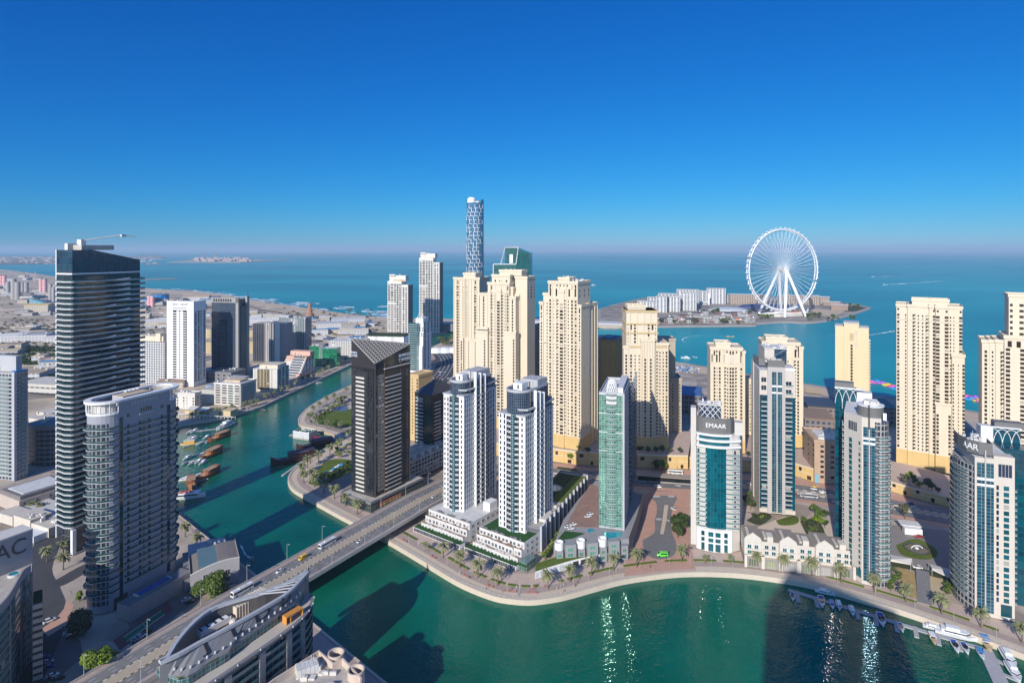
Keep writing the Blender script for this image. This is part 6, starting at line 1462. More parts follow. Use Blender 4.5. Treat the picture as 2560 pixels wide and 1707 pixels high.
def ex16(b):
 W = -b.xl; b.box(b.xl, 0, 0, b.D, 0, b.zt, 'wall', OFFW); b.box(b.xl + W * .17, b.xl + W * .68, -.6, 0, 2, b.zt - .5, 'olive_bay', OLIVE)
 for k in range(9):
  z = 3 + k * (b.zt - 3) / 9
  for f in (.24, .38, .52, .63): b.win('F', -.6, b.xl + W * f, z + 1.4, W * .08, 1.8, (WIN,))
  b.win('F', 0, b.xl + W * .78, z + 1.4, 1.1, 1.3, (WIN,)); b.win('F', 0, b.xl + W * .08, z + 1.4, 1.1, 1.3, (WIN,))
  for f in (.2, .5, .8): b.win('R', 0, b.D * f, z + 1.4, b.D * .2, 2.2, (WINT,))
 b.box(b.xl + W * .2, -W * .05, 4, b.D - 4, b.zt, b.zt + 4.5, 'roof_house', CREAM)
midrise("white and olive apartment block with roof plant, further along the far quay", 693, 778, 632.6, 722.6, 923, 8, OFFW, 112, extra=ex16)
PINK = mat("pink_render", (.62, .40, .31), .8)
def ex17(b):
 W = -b.xl; n = 8; dz = b.zt / n
 for k in range(n):
  _cz[0] += 1; b.box(b.xl, 0 - W * .0, -14 + k * 2.6, b.D, k * dz, (k + 1) * dz - .1, 'storey#%d' % _cz[0], OFFW if k < 6 else PINK)
  _cz[0] += 1; b.box(b.xl + W * .3, 1.2, -14 + k * 2.6 - 1.3, -14 + k * 2.6, k * dz - .2, k * dz + 1.1, 'balcony#%d' % _cz[0], LGREY); b.win('F', -14 + k * 2.6, b.xl * .35, (k + .6) * dz, W * .55, dz * .5, (WINN,))
  for f in (.2, .5, .8): b.win('R', 0, b.D * f, (k + .5) * dz, 3, 1.8, (WIN,))
 b.box(b.xl, 0, b.D * .55, b.D, b.zt, b.zt + 6, 'pink_wall', PINK); b.box(-4, 1.5, -16, b.D * .5, 0, 5, 'ramp_wall', PINK)
midrise("pink and white block stepping back in terraces, before the green glass block", 762, 880, 712, 786, 893, 14, OFFW, 113, extra=ex17)
def ex18(b):
 gg = grid("emerald_glass", (.02, .12, .07), (.005, .10, .05), 2.6, 3.6, .92, .86, .08, gl2=(.02, .26, .12))
 x0 = b.xl; arc = [(x0 * .55 * (1 - i / 10), -5 * math.sin(math.pi * i / 10)) for i in range(11)]
 b.mb('wall', [gg, ROOFW]).prism([(x0 * .55, b.D)] + arc + [(0, b.D)], 0, b.zt - 2, 0, 1); b.mb('flat_wing', [gg, ROOF]).box(x0, x0 * .56, 1, b.D, 0, b.zt, 0, 1)
 for k in range(9): _cz[0] += 1; b.box(x0 * .62, x0 * .48, -1.6, 1, 2 + k * 3.6, 3 + k * 3.6, 'balcony#%d' % _cz[0], LGREY)
midrise("emerald green glass block with a rounded end, on the far quay by the bend", 842, 945, 772, 852, 867, 8, ROOFW, 114, extra=ex18)
def ex19(b):
 b.mb('wall', [grid("white_rows", (.58, .58, .57), (.05, .055, .06), 4.2, 3.5, .7, .5, .2), ROOFW]).box(b.xl, 0, 0, b.D, 0, b.zt, 0, 1)
 for k in range(7): _cz[0] += 1; b.box(b.xl, 0, -.9, 0, 3.3 + k * 3.5 - .8, 3.3 + k * 3.5 + .3, 'floor_band#%d' % _cz[0], OFFW)
midrise("white banded block behind the black tower, at the far end of the quay", 905, 1010, 822, 925, 853, 8, ROOFW, 115, extra=ex19)
def ex14(b):
 block(b, b.xl, 0, 0, b.D, b.zt, True); b.pat('F', 0, b.xl, 0, 1, b.zt, 3.4, 'm.ms.m', BK); b.pat('R', 0, 0, b.D, 1, b.zt, 3.4, 'm.m.m', BK)
midrise("small white block on stilts beside the oval ended tower", 487, 690, 440, 503, 985, 12, OFFW, 116, extra=ex14)
b = Bld('hall', "long pale flat roofed hall between the small white block and cream block", 'building', U(536, 715), 10, 3, None, mat("pale_hall", (.45, .44, .40), .8))
b.box(b.xu(502), 0, 0, 24, 0, b.zv(975)); b.mb('roof', mat("blue_pale_roof", (.25, .35, .45), .7)).box(b.xu(480), 0, 24.1, 60, 0, b.zv(975) - 1); b.finish()
b = Bld('villa', "yellow pool villa with arched roofs and columns on the far quay", 'building', U(560, 655), 12, 3, None, mat("villa_yellow", (.60, .48, .28), .8))
x0 = b.xu(462)
for i in range(4): b.box(x0 + i * 14, x0 + i * 14 + 12, i * 1.5, 14 + i, 0, 5.5 + (i % 2) * 1.2, 'wing#%d' % i)
for i in range(2): _cz[0] += 1; m = b.mb('vault#%d' % i, OFFW); m.prism([(x0 + 2 + i * 15 + 5 * (1 - math.cos(math.pi * j / 8)), 0) for j in range(9)] and [(x0 + 2 + i * 15, -.5), (x0 + 12 + i * 15, -.5), (x0 + 12 + i * 15, 8), (x0 + 2 + i * 15, 8)], 6.8, [7, 7, 9, 9], 0)
for i in range(18): _cz[0] += 1; b.box(x0 - 4 + i * 4, x0 - 3.4 + i * 4, -10 + i * .5, -9.4 + i * .5, 0, 3.4, 'column#%d' % _cz[0], OFFW)
b.box(x0 - 5, x0 + 66, -11 + 5, -10 + 5.4, 3.4, 3.9, 'pergola_beam', OFFW); b.finish()
# floating restaurant
b = Bld('floating_restaurant', "white latticed floating restaurant with a turf roof and a small jetty", 'restaurant', G(772, 1101, 0), 20, 0, None, WHITE)
xl = b.xu(732); D = b.yu(793); b.box(xl, 0, 0, D, 0, 1.2, 'hull', CONC); b.mb('wall', [grid("white_lattice", (.66, .66, .66), (.12, .12, .13), .9, 1.0, .6, .5, .4), TURF]).box(xl, 0, .2, D, 1.2, 7, 0, 1); b.parapet(xl, 0, .2, D, 7, .5, .4)
for i in range(24): _cz[0] += 1; r_ = random.Random(i); x, y = r_.uniform(xl + 2, -2), r_.uniform(2, D - 2); b.box(x, x + .8, y, y + .8, 7.02, 7.7, 'table#%d' % _cz[0], WHITE)
b.box(xl - 9, xl - .1, D * .4, D * .4 + 4, .4, 1, 'jetty', CONC); b.box(.1, 26, D * .25, D * .25 + 3.5, .6, 1.2, 'gangway', mat("maroon_carpet", (.20, .02, .04), .8)); b.box(.1, 26, D * .25 + 3.4, D * .25 + 3.6, 1.2, 2.6, 'gangway_rail', mat("maroon_carpet", (.20, .02, .04), .8)); b.box(22, 27, D * .25 - 1, D * .25 + 3, 1.2, 3.4, 'kiosk', mat("kiosk_blue", (.02, .25, .7), .5)); b.finish()
# ================================================================ the island and its wheel
IZ = 3.4
def iblock(label, ul, ur, vt, vb, m, ang=20, depth=26, top=None, name='island_block', bands=0):
 d = F * (H - IZ) / (vb - HY); b = Bld(name, label, 'building', U(ul, d), ang, IZ, "pale apartment blocks on the island" if bands else None, m)
 W = b.xu(ur); zt = b.zv(vt, W / 2)
 b.mb('wall', [m, ROOFW]).box(0, W, 0, depth, 0, zt - 2, 0, 1); b.mb('roof', [ROOFW]).box(-1.5, W + 1.5, -2, depth + 1.5, zt - 1.2, zt)
 b.mb('painted_roof_shade', DGREY).box(.3, W - .3, .3, depth - .3, zt - 2, zt - 1.21)  # dark band, shade under the overhanging roof put into its colour
 if bands:
  n = max(2, int(W / 9))
  for i in range(n + 1): _cz[0] += 1; x = W * i / n; b.box(max(0, x - 1.2), min(W, x + 1.2), -1, 0, 0, zt - 2, 'pier#%d' % _cz[0], WHITE)
 b.finish(); return b
IW = grid("island_facade", (.56, .57, .58), (.03, .04, .06), 6, 3.6, .84, .66, .15, gl2=(.09, .10, .12))
IB = grid("island_brown", (.44, .35, .28), (.06, .05, .045), 5.2, 4.2, .55, .78, .2, gl2=(.16, .13, .11))
for lab, a in (("pale island apartment block nearest the water, with an overhanging flat roof", (1641, 1667, 741, 781)), ("pale island apartment block in the middle of the near row", (1668, 1700, 741, 779)),
               ("pale island apartment block, tall one closing the near row", (1702, 1741, 731, 776)), ("island apartment block peeping above the near row, highest roof behind", (1692, 1746, 724, 767)),
               ("island apartment block behind the near row, stepping down towards the sea", (1646, 1690, 734, 769)), ("lowest stepped island apartment block, partly behind a cream tower", (1594, 1640, 753, 776)),
               ("small island apartment block behind the lowest stepped one", (1619, 1642, 743, 769)), ("narrow island apartment block between the two groups", (1746, 1766, 727, 758)),
               ("separate island apartment block standing nearest the wheel", (1767, 1814, 721, 759))):
 iblock(lab, *a, IW, bands=1)
iblock("small white block between apartments and brown hotel on the island", 1814, 1824, 736, 758, IW)
iblock("long brown gridded island hotel, part lying outside the wheel rim", 1825, 1919, 736, 761, IB, 14)
iblock("long brown gridded island hotel, part seen through the wheel legs", 1949, 2048, 738, 760, IB, 18)
iblock("brown stepped hotel end on the island beyond the wheel", 2050, 2074, 742, 758, IB, 30)
iblock("low white pavilion on the island tip beyond the sand arena", 2078, 2120, 761, 775, mat("brown_pavilion", (.28, .2, .16), .7), 25, 14)
iblock("low white beach club roof at the island tip", 2058, 2100, 754, 764, mat("brown_pavilion", (.28, .2, .16), .7), 25, 14)
r = random.Random(17); k = 0
tints = [("grey roofed", LGREY), ("white roofed", ROOFW), ("dark", DGREY), ("brown", BROWN), ("pale", OFFW)]
for row, (vb, u0, u1) in enumerate(((807, 1640, 1880), (801, 1650, 1890), (795, 1700, 1880), (789, 1720, 1870))):
 u = u0
 while u < u1:
  w_ = r.uniform(9, 17); d = F * (H - IZ) / (vb + r.uniform(-1, 1) - HY); nm, m = tints[r.randrange(5)]
  b = Bld('retail_pavilion', "%s low shop pavilion in the crowded island retail street" % nm, 'building', U(u, d), r.uniform(8, 22), IZ, "shop pavilions on the island", m)
  W = b.xu(u + w_ - 1.5); h_ = r.uniform(5, 10)
  b.mb('wall', grid("retail_%d" % (k % 3), [(.35, .33, .31), (.2, .16, .15), (.5, .49, .47)][k % 3], (.03, .035, .05), 4, 4.5, .7, .6, .15, gl2=[(.15, .1, .06), (.25, .05, .05), (.05, .1, .08)][k % 3])).box(0, W, 0, 12, 0, h_)
  b.mb('roof', m).box(-1, W + 1, -2, 13, h_, h_ + .8);
  if k % 4 == 0: b.box(W * .3, W * .6, 2, 8, h_ + .8, h_ + 4, 'roof_house', OFFW)
  b.finish(); u += w_; k += 1
b = Bld('orange_kiosk', "small bright orange pavilion in the island retail street", 'building', G(1840, 806, IZ), 15, IZ, None, mat("orange_panel", (.75, .22, .06), .6)); b.box(0, 12, 0, 8, 4, 10); b.box(1, 11, 1, 7, 0, 4, 'base', DGREY); b.finish()
b = Bld('white_pylon', "white tower pylon with a wave roof hall beside the island apartments", 'building', G(1770, 762, IZ), 15, IZ, None, WHITE); b.box(0, 5, 0, 5, 0, 38, 'pylon'); b.box(-30, -.5, -6, 14, 8, 10, 'wave_roof'); b.box(-27, -3, -3, 12, 0, 8, 'hall', grid("hall_ribs", (.6, .6, .6), (.1, .1, .1), 3, 9, .5, .9, .3)); b.finish()
for nm, uv, rad, h_, m in (("pale silver domed hall on the island", (1820, 779), 60, 15, mat("silver_roof", (.45, .47, .5), .35, .6)), ("dark blue ribbed domed hall on the island behind the wheel foot", (1880, 774), 46, 18, grid("blue_dome", (.10, .12, .2), (.015, .02, .07), 3, 3, .6, .9, .2)), ("dark blue glazed hall on the island between the wheel legs", (1945, 774), 52, 17, grid("blue_dome", (.10, .12, .2), (.015, .02, .07), 3, 3, .6, .9, .2))):
 x, y = G(*uv, IZ); mb = MB(); mb.lathe([(rad, 0), (rad, 4), (rad * .9, h_ * .55), (rad * .6, h_ * .85), (0, h_)], (0, 0), 32)
 t = thing('domed_hall', nm, 'building', (x, y, IZ)); build('roof', mb, m, t, (0, 0, 0)); mb = MB(); mb.lathe([(rad * 1.01, 0), (rad * 1.01, 3)], (0, 0), 32); build('wall', mb, DGREY, t, (0, 0, 0)); t.scale = (1, .55, 1)
poly("sand_arena", [(2022, 774), (2040, 772), (2080, 775), (2108, 779), (2100, 784), (2078, 789), (2050, 786)], IZ + .1, SAND, 3)
poly("island_garden", [(2118, 764), (2150, 766), (2166, 770), (2140, 778), (2112, 779)], IZ + .12, mat("scrub_green", (.06, .075, .03), .95, vary=.5, scale=.08))
# observation wheel
WX, WY, WZ, WR = 759.0, 1682.0, 130.0, 122.0
wh = thing('observation_wheel', "giant white observation wheel with capsules, on the island", 'wheel', (WX, WY, IZ), R(15.5))
WW = mat("wheel_white", (.80, .80, .79), .4, vary=.04); zc = WZ - IZ
def ring(rad, y, r_):
 mb = MB(); mb.tube([(rad * math.cos(2 * math.pi * i / 96), y, zc + rad * math.sin(2 * math.pi * i / 96)) for i in range(97)], r_, 6, cap=False); return mb
for y in (-4.6, 4.6): build('rim', ring(113.5, y, 1.7), WW, wh, smooth=True)
build('inner_rim', ring(109.5, 0, .9), WW, wh, smooth=True)
mb = MB()
for i in range(96):
 a = 2 * math.pi * i / 96; c, s_ = math.cos(a), math.sin(a); mb.tube([(113.5 * c, -4.6, zc + 113.5 * s_), (113.5 * c, 4.6, zc + 113.5 * s_)], .6, 4)
 mb.tube([(113.5 * c, -4.6, zc + 113.5 * s_), (109.5 * c, 0, zc + 109.5 * s_), (113.5 * c, 4.6, zc + 113.5 * s_)], .45, 4)
build('rim_lattice', mb, WW, wh)
mb = MB(); mb.lathe([(0, -2.7), (1.6, -2.2), (2.2, 0), (1.6, 2.2), (0, 2.7)], (0, 0), 10); mb.v = [(a, c * 1.7, b * 1.0) for a, b, c in mb.v]; mb.tube([(0, -4.6, 0), (0, 4.6, 0)], .5, 4)
cap_me = mb.mesh('capsule', [grid("capsule_glass", (.75, .75, .75), (.3, .35, .4), 2, 2, .6, .6, .2)])
mb = MB(); mb.tube([(0, 0, 0), (0, 0, 112.5)], .33, 4); sp_me = mb.mesh('spoke', [mat("cable_white", (.72, .74, .76), .5, vary=.02)])
for i in range(48):
 a = 2 * math.pi * (i + .5) / 48; link('capsule', cap_me, wh, (118.2 * math.cos(a), 0, zc + 118.2 * math.sin(a)))
for i in range(96):
 a = 2 * math.pi * i / 96; o = link('spoke', sp_me, wh, (0, -13 if i % 2 else 13, zc)); dv = Vector((113 * math.cos(a), (4 if i % 2 else -4) + (0), 113 * math.sin(a))); dv.y = (-4.6 if i % 2 else 4.6) - (-13 if i % 2 else 13)
 o.rotation_mode = 'QUATERNION'; o.rotation_quaternion = Vector((0, 0, 1)).rotation_difference(dv)
mb = MB(); mb.tube([(0, -17, zc), (0, 17, zc)], 5.2, 14); build('hub', mb, mat("hub_metal", (.6, .52, .44), .5), wh); mb = MB()
for y in (-15, 15): mb.tube([(0, y - 1.5, zc), (0, y + 1.5, zc)], 7, 14)
build('hub_flange', mb, WW, wh)
for x, y in ((-38, -54), (34, -50), (-36, 54), (36, 50)):
 mb = MB(); mb.tube([(x, y, 0), (x * .5, y * .5 + (-8 if y < 0 else 8), zc * .5), (0, -15 if y < 0 else 15, zc)], [3.4, 4.2, 3.6], 12); build('leg', mb, WW, wh, smooth=True)
mb = MB(); mb.prism([(-75, -26), (-40, -38), (10, -36), (60, -30), (72, -14), (40, 4), (-40, 8), (-80, -4)], 0, 8, 0); build('platform', mb, OFFW, wh)
mb = MB(); mb.prism([(-20, -30), (40, -28), (42, -16), (-18, -16)], 8, 12, 0); build('boarding_hall', mb, mat("terracotta_deck", (.55, .26, .14), .7), wh)
mb = MB(); mb.tube([(-80, -6, 5), (-40, -34, 12), (10, -36, 7), (60, -26, 11), (78, -8, 16)], 2.4, 6); build('white_arc', mb, WHITE, wh)
# causeway to the island
b = thing('causeway_bridge', "low white road bridge from the beach to the island", 'bridge', (*G(1440, 812, 6), 0)); ox, oy, _ = b.location
def cw(name, pxs, z0, z1, m):
 mb = MB(); mb.prism([(x - ox, y - oy) for x, y in W0(pxs, z1)], z0, z1, 0, None, True); build(name, mb, m, b)
cw('deck', [(1325, 797), (1500, 803), (1600, 806), (1600, 812), (1500, 809), (1325, 803)], 7, 9, ROOFW); cw('lower_deck', [(1325, 806), (1500, 812), (1560, 815), (1560, 818), (1500, 816), (1325, 811)], 3, 5, PAVT)
cw('abutment', [(1492, 803), (1600, 806), (1600, 814), (1492, 812)], -1, 6.9, CONC); cw('abutment', [(1318, 797), (1350, 799), (1350, 806), (1318, 805)], -1, 6.9, CONC)
# water park and small craft at sea
INF = [mat("inflatable_pink", (.75, .12, .35), .5), mat("inflatable_blue", (.05, .3, .7), .5), mat("inflatable_violet", (.35, .15, .6), .5), mat("inflatable_yellow", (.8, .6, .05), .5)]
for lab, pts in (("pink and blue inflatable water park floating off the beach beside the plain hotel slab", [(2178, 955), (2190, 953), (2204, 957), (2218, 962), (2232, 966), (2240, 971)]), ("pink inflatable ring course floating between two cream towers", [(2414, 991), (2425, 997), (2436, 993), (2446, 1001), (2455, 1003)])):
 L = [G(u, v, .5) for u, v in pts]; t = thing('water_park', lab, 'water park', (*L[0], 0))
 for i, (x, y) in enumerate(L):
  mb = MB(); R_ = 6.5; mb.tube([(R_ * math.cos(a), R_ * .7 * math.sin(a), .6) for a in [2 * math.pi * j / 14 for j in range(15)]], 1.0, 6, cap=False); mb.box(-1.5, 1.5, -1.5, 1.5, 0, 3)
  o = build('float', mb, INF[i % 4], t, (0, 0, 0)); o.location = (x - L[0][0], y - L[0][1], 0)
 mb = MB(); mb.tube([(x - L[0][0], y - L[0][1] - 9, .6) for x, y in L], 1.0, 5); build('float_line', mb, INF[0], t)
# ================================================================ trees
def leafmat(name, c1, c2):
 m, t, p = _base(name); g = _n(t, "ShaderNodeNewGeometry"); oi = _n(t, "ShaderNodeObjectInfo")
 rr = _math(t, 'FRACT', _math(t, 'ADD', g.outputs['Random Per Island'], _math(t, 'MULTIPLY', oi.outputs['Random'], .3)))
 t.links.new(_mix(t, rr, (*c1, 1), (*c2, 1)), p.inputs['Base Color']); p.inputs['Roughness'].default_value = .7; p.inputs['Specular IOR Level'].default_value = .25
 return m
LF = [leafmat("leaf_mid", (.035, .065, .012), (.12, .17, .03)), leafmat("leaf_dark", (.018, .034, .010), (.06, .085, .022)), leafmat("leaf_bright", (.07, .12, .012), (.20, .27, .03)), leafmat("leaf_dusty", (.05, .055, .03), (.12, .12, .06))]
PALML = leafmat("palm_frond", (.10, .115, .045), (.27, .27, .14)); BARK = mat("bark", (.16, .12, .085), .95, vary=.3, scale=2.0)
def palm_mesh(seed, h=7.2, L=4.9, nf=42):
 r = random.Random(seed); tr = MB(); tr.tube([(0, 0, 0), (.1 * r.uniform(-1, 1), .1, h * .5), (.15, .05, h)], [.42, .30, .28], 7); tr.lathe([(.28, h - .8), (.55, h - .2), (.3, h + .3), (0, h + .4)], (.15, .05), 7)
 cr = MB()
 for i in range(nf):
  a = i * 2.399 + r.uniform(-.15, .15); el = r.uniform(-.35, 1.25); l = L * r.uniform(.8, 1.1); dx, dy = math.cos(a), math.sin(a); sx, sy = -dy, dx
  pts = []; z = h; q = 0
  for k in range(6):
   e = el - k * .33; pts.append((.15 + dx * q, .05 + dy * q, z)); q += l / 5 * math.cos(e); z += l / 5 * math.sin(e)
  for k in range(5):
   w0, w1 = [.12, .42, .55, .48, .3, .04][k], [.12, .42, .55, .48, .3, .04][k + 1]
   for s_ in (1, -1):
    p, q_ = pts[k], pts[k + 1]
    cr.face([p, q_, (q_[0] + s_ * sx * w1, q_[1] + s_ * sy * w1, q_[2] - w1 * .55), (p[0] + s_ * sx * w0, p[1] + s_ * sy * w0, p[2] - w0 * .55)])
 return tr.mesh('trunk', [BARK]), cr.mesh('crown', [PALML])
PALMS = [palm_mesh(i) for i in range(5)]
def crown_mesh(seed, rx, rz, h, n, ls, m, lobes=9):
 r = random.Random(seed); L = []
 for i in range(lobes):
  a = i * 2.4; q = r.uniform(.15, .72); L.append((rx * q * math.cos(a), rx * q * math.sin(a), h + rz * r.uniform(-.55, .75) * (1.1 - q * .7), rx * r.uniform(.32, .52)))
 mb = MB()
 for i in range(n):
  c = L[r.randrange(lobes)]; v = Vector((r.gauss(0, 1), r.gauss(0, 1), r.gauss(0, 1))).normalized() * c[3] * r.uniform(.55, 1.05) ** .6
  p = Vector(c[:3]) + Vector((v.x, v.y, v.z * .8)); s_ = ls * r.uniform(.6, 1.4); nn = (v.normalized() + Vector((r.uniform(-.7, .7), r.uniform(-.7, .7), r.uniform(-.2, .9)))).normalized()
  a = nn.orthogonal().normalized(); a.rotate(Matrix.Rotation(r.uniform(0, 6.3), 3, nn)); b = nn.cross(a)
  mb.face([tuple(p + a * s_), tuple(p + b * s_ * .7), tuple(p - a * s_), tuple(p - b * s_ * .7)])
 return mb.mesh('crown', [m])
def trunk_mesh(seed, h, r0, rx):
 r = random.Random(seed); mb = MB(); mb.tube([(0, 0, 0), (.1, .1, h * .5), (.05, 0, h)], [r0, r0 * .7, r0 * .5], 7)
 for i in range(5):
  a = i * 1.26; mb.tube([(.05, 0, h * .6), (rx * .35 * math.cos(a), rx * .35 * math.sin(a), h * .95), (rx * .6 * math.cos(a), rx * .6 * math.sin(a), h * 1.15)], [r0 * .4, r0 * .25, r0 * .12], 5)
 return mb.mesh('trunk', [BARK])
def tree(label, xy, z, rx, rz, h, n, ls, m, seed, name='tree', group=None):
 t = thing(name, label, 'tree', (*xy, z), 0, group); link('trunk', trunk_mesh(seed, h, .35, rx), t); link('crown', crown_mesh(seed, rx, rz, h, n, ls, m), t); return t
SMALL = [(trunk_mesh(50 + i, 2.6, .2, 2), crown_mesh(60 + i, 2.7, 2.2, 4.0, 420, .42, LF[(0, 1, 2, 3)[i % 4]], 6)) for i in range(8)]
def small(xy, z, label, group, i=None, sc_=1.0, name='small_tree', cat='tree'):
 i = rnd.randrange(8) if i is None else i
 t = thing(name, label, cat, (*xy, z), rnd.uniform(0, 6.3), group); t.scale = (sc_, sc_, sc_ * rnd.uniform(.85, 1.1))
 link('trunk', SMALL[i][0], t); link('crown', SMALL[i][1], t); return t
def palm(xy, z, label, group, sc_=1.0):
 i = rnd.randrange(5); t = thing('palm_tree', label, 'palm', (*xy, z), rnd.uniform(0, 6.3), group); t.scale = (sc_,) * 3
 link('trunk', PALMS[i][0], t); link('crown', PALMS[i][1], t); return t
for p in [(1065, 1378), (1108, 1394), (1150, 1417.5), (1195, 1444), (1245, 1461), (1369, 1470), (1425, 1453), (1479, 1438), (1535, 1426), (1592, 1416), (1704, 1404)]:
 palm(G(*p, LZ), LZ, "date palm in the promenade row below the white terraces and green tower", "date palms along the promenade", rnd.uniform(.95, 1.12) if p[0] > 1070 else .6)
for p in [(1763, 1408), (1826, 1409), (1891, 1418), (1960, 1427), (2029, 1438), (2103, 1456), (2185, 1478), (2265, 1504), (2354, 1533), (2453, 1568), (2555, 1606)]:
 palm(G(*p, LZ), LZ, "date palm in the promenade row before the town houses and pontoon", "date palms along the pontoon quay", rnd.uniform(.95, 1.15) if p[0] not in (1763, 1826) else .55)
for p in [(463, 1342), (494, 1368), (543, 1405), (569, 1441)]: palm(G(*p, LZ), LZ, "palm on the quay beside the arched hall", "palms on the near bank quay", .95)
for p in [(80, 1278), (99, 1282), (90, 1262), (158, 1388), (117, 1404), (158, 1424)]: palm(G(*p, LZ), LZ, "palm beside the streets below the banded tower", "palms by the near streets", rnd.uniform(.6, 1.1))
for p in [(773, 1051), (782, 1033), (798, 1020), (816, 1011), (834, 1000), (790, 1063), (817, 1071), (853, 1008), (862, 1004), (845, 1012), (866, 985), (850, 1073)]: palm(G(*p, LZ), LZ, "palm around the round lawn of the waterside park", "palms in the upper park", rnd.uniform(.8, 1.1))
for p in [(754, 1187), (759, 1207), (769, 1170), (785, 1217), (797, 1155), (825, 1137), (849, 1121), (870, 1100), (863, 1265), (893, 1285), (836, 1246), (810, 1232), (780, 1200)]: palm(G(*p, LZ), LZ, "palm along the lower park walk beside the black tower", "palms in the lower park", rnd.uniform(.95, 1.2))
for p in [(480, 1050), (505, 1045), (545, 1038), (563, 1034), (581, 1031), (612, 1021), (627, 1018), (641, 1014), (665, 1001), (682, 993), (700, 986), (720, 979), (738, 968), (757, 957), (770, 953), (784, 948), (797, 940), (808, 934), (821, 927), (847, 917), (865, 908)]:
 palm(G(*p, LZ), LZ, "palm in the row along the far quay", "palms along the far quay", rnd.uniform(.8, 1.1))
tree("large dark green tree beside the bridge ramp and arched hall", G(532, 1502, LZ), LZ, 10.0, 6.5, 7, 5200, .55, LF[0], 3, 'broad_tree')
tree("bright green tree at the car park by the bridge ramp", G(247, 1674, LZ), LZ, 7.4, 6, 6, 4200, .5, LF[2], 4, 'broad_tree')
tree("dark brownish tree in shade beside the oval ended tower", G(196, 1592, LZ), LZ, 6.6, 6, 6.5, 3600, .5, LF[3], 5, 'broad_tree')
tree("tall round tree by the cul-de-sac, the nearer to the street", G(1698, 1322, LZ), LZ, 6.5, 5, 6, 3200, .5, LF[1], 6, 'broad_tree')
tree("round tree by the cul-de-sac, the nearer to the water", G(1694, 1344, LZ), LZ, 5.0, 4.2, 5, 2400, .45, LF[1], 7, 'broad_tree')
tree("small round bright tree by the entrance of the oval ended tower", G(198, 1502, LZ), LZ, 2.2, 2.6, 3, 900, .35, LF[2], 8, 'broad_tree')
tree("dark spreading tree at the edge of the round lawn", G(842, 1072, LZ), LZ, 4.6, 4, 5, 1500, .45, LF[1], 9, 'broad_tree')
for i, p in enumerate([(1880, 1248), (1862, 1262), (1905, 1258), (1895, 1270), (1876, 1274), (1915, 1270), (2050, 1300), (2062, 1320), (2045, 1318), (2038, 1290), (2064, 1296)]): small(G(*p, LZ), LZ, "rounded green tree in the courtyard garden at the foot of the penthouse tower", "courtyard garden trees", i % 3, rnd.uniform(1.0, 1.7))
for p in [(1640, 1175), (1655, 1180), (2262, 1297), (1428, 1160), (2440, 1262), (2418, 1258)]: small(G(*p, LZ), LZ, "street tree along the avenue before the yellow podium", "street trees along the avenue", None, 1.6)
for p in [(1430, 1115), (1450, 1128), (1470, 1133), (1520, 1136), (1600, 1132), (1620, 1134), (1640, 1134), (1655, 1133), (1675, 1133), (1700, 1134), (1850, 1140), (1870, 1143)]: small(G(*p, 13.4), 13.4, "planter tree on top of the yellow podium", "trees on the podium terraces", None, rnd.uniform(.8, 1.3))
for p in [(2260, 1212), (2275, 1208), (2300, 1222), (2330, 1230), (2345, 1234), (2290, 1215), (2320, 1222)]: small(G(*p, 9.4), 9.4, "shrub tree on the garden wall terrace under the lone cream tower", "trees on the garden terrace", None, rnd.uniform(.9, 1.5))
for i in range(26):
 t = i / 25; p = (778 + 90 * t + 6 * math.sin(i * 2.1), 1054 - 52 * t + 5 * math.cos(i * 1.7)); small(G(*p, LZ), LZ, "shrub in the belt round the upper park lawn", "park shrubs", None, rnd.uniform(.6, 1.0), 'shrub', 'shrub')
for i in range(22):
 t = i / 21; p = (800 + 76 * t + 5 * math.sin(i * 2.3), 1212 - 44 * t + 5 * math.cos(i * 1.9)); small(G(*p, LZ), LZ, "dark shrub along the lower park lawn beside the podium", "lower park shrubs", i % 2, rnd.uniform(.7, 1.1), 'shrub', 'shrub')
for i in range(16): p = (826 + rnd.uniform(0, 50), 1112 + rnd.uniform(0, 34)); small(G(*p, LZ), LZ, "flowering shrub between the park paths", "flowering park shrubs", 2, rnd.uniform(.5, .9), 'shrub', 'shrub')
for i in range(20): t = i / 19; p = (1362 + 40 * t, 1405 - 70 * t + rnd.uniform(-4, 4)); small(G(*p, LZ), LZ, "garden shrub on the slope between terraces and grey podium", "slope garden shrubs", 2 if i % 2 else 0, rnd.uniform(.5, .9), 'shrub', 'shrub')
for i in range(16): p = rnd.choice([(2222 + rnd.uniform(0, 26), 1425 + rnd.uniform(0, 55)), (2366 + rnd.uniform(0, 18), 1465 + rnd.uniform(0, 40))]); small(G(*p, LZ), LZ, "shrub beside the wide steps to the quay", "shrubs by the steps", 0, rnd.uniform(.6, 1.0), 'shrub', 'shrub')
# island trees
for i in range(60):
 u, v = rnd.choice([(rnd.uniform(1900, 1935), rnd.uniform(793, 799)), (rnd.uniform(2015, 2050), rnd.uniform(790, 800)), (rnd.uniform(1750, 1800), rnd.uniform(780, 785)), (rnd.uniform(2110, 2160), rnd.uniform(763, 776)), (rnd.uniform(1860, 1910), rnd.uniform(783, 788)), (rnd.uniform(1640, 1880), rnd.uniform(808, 812)), (rnd.uniform(2010, 2140), rnd.uniform(799, 802) - max(0, 0))])
 small(G(u, v, IZ), IZ, "small tree on the island", "trees on the island", None, rnd.uniform(1.2, 2.6))
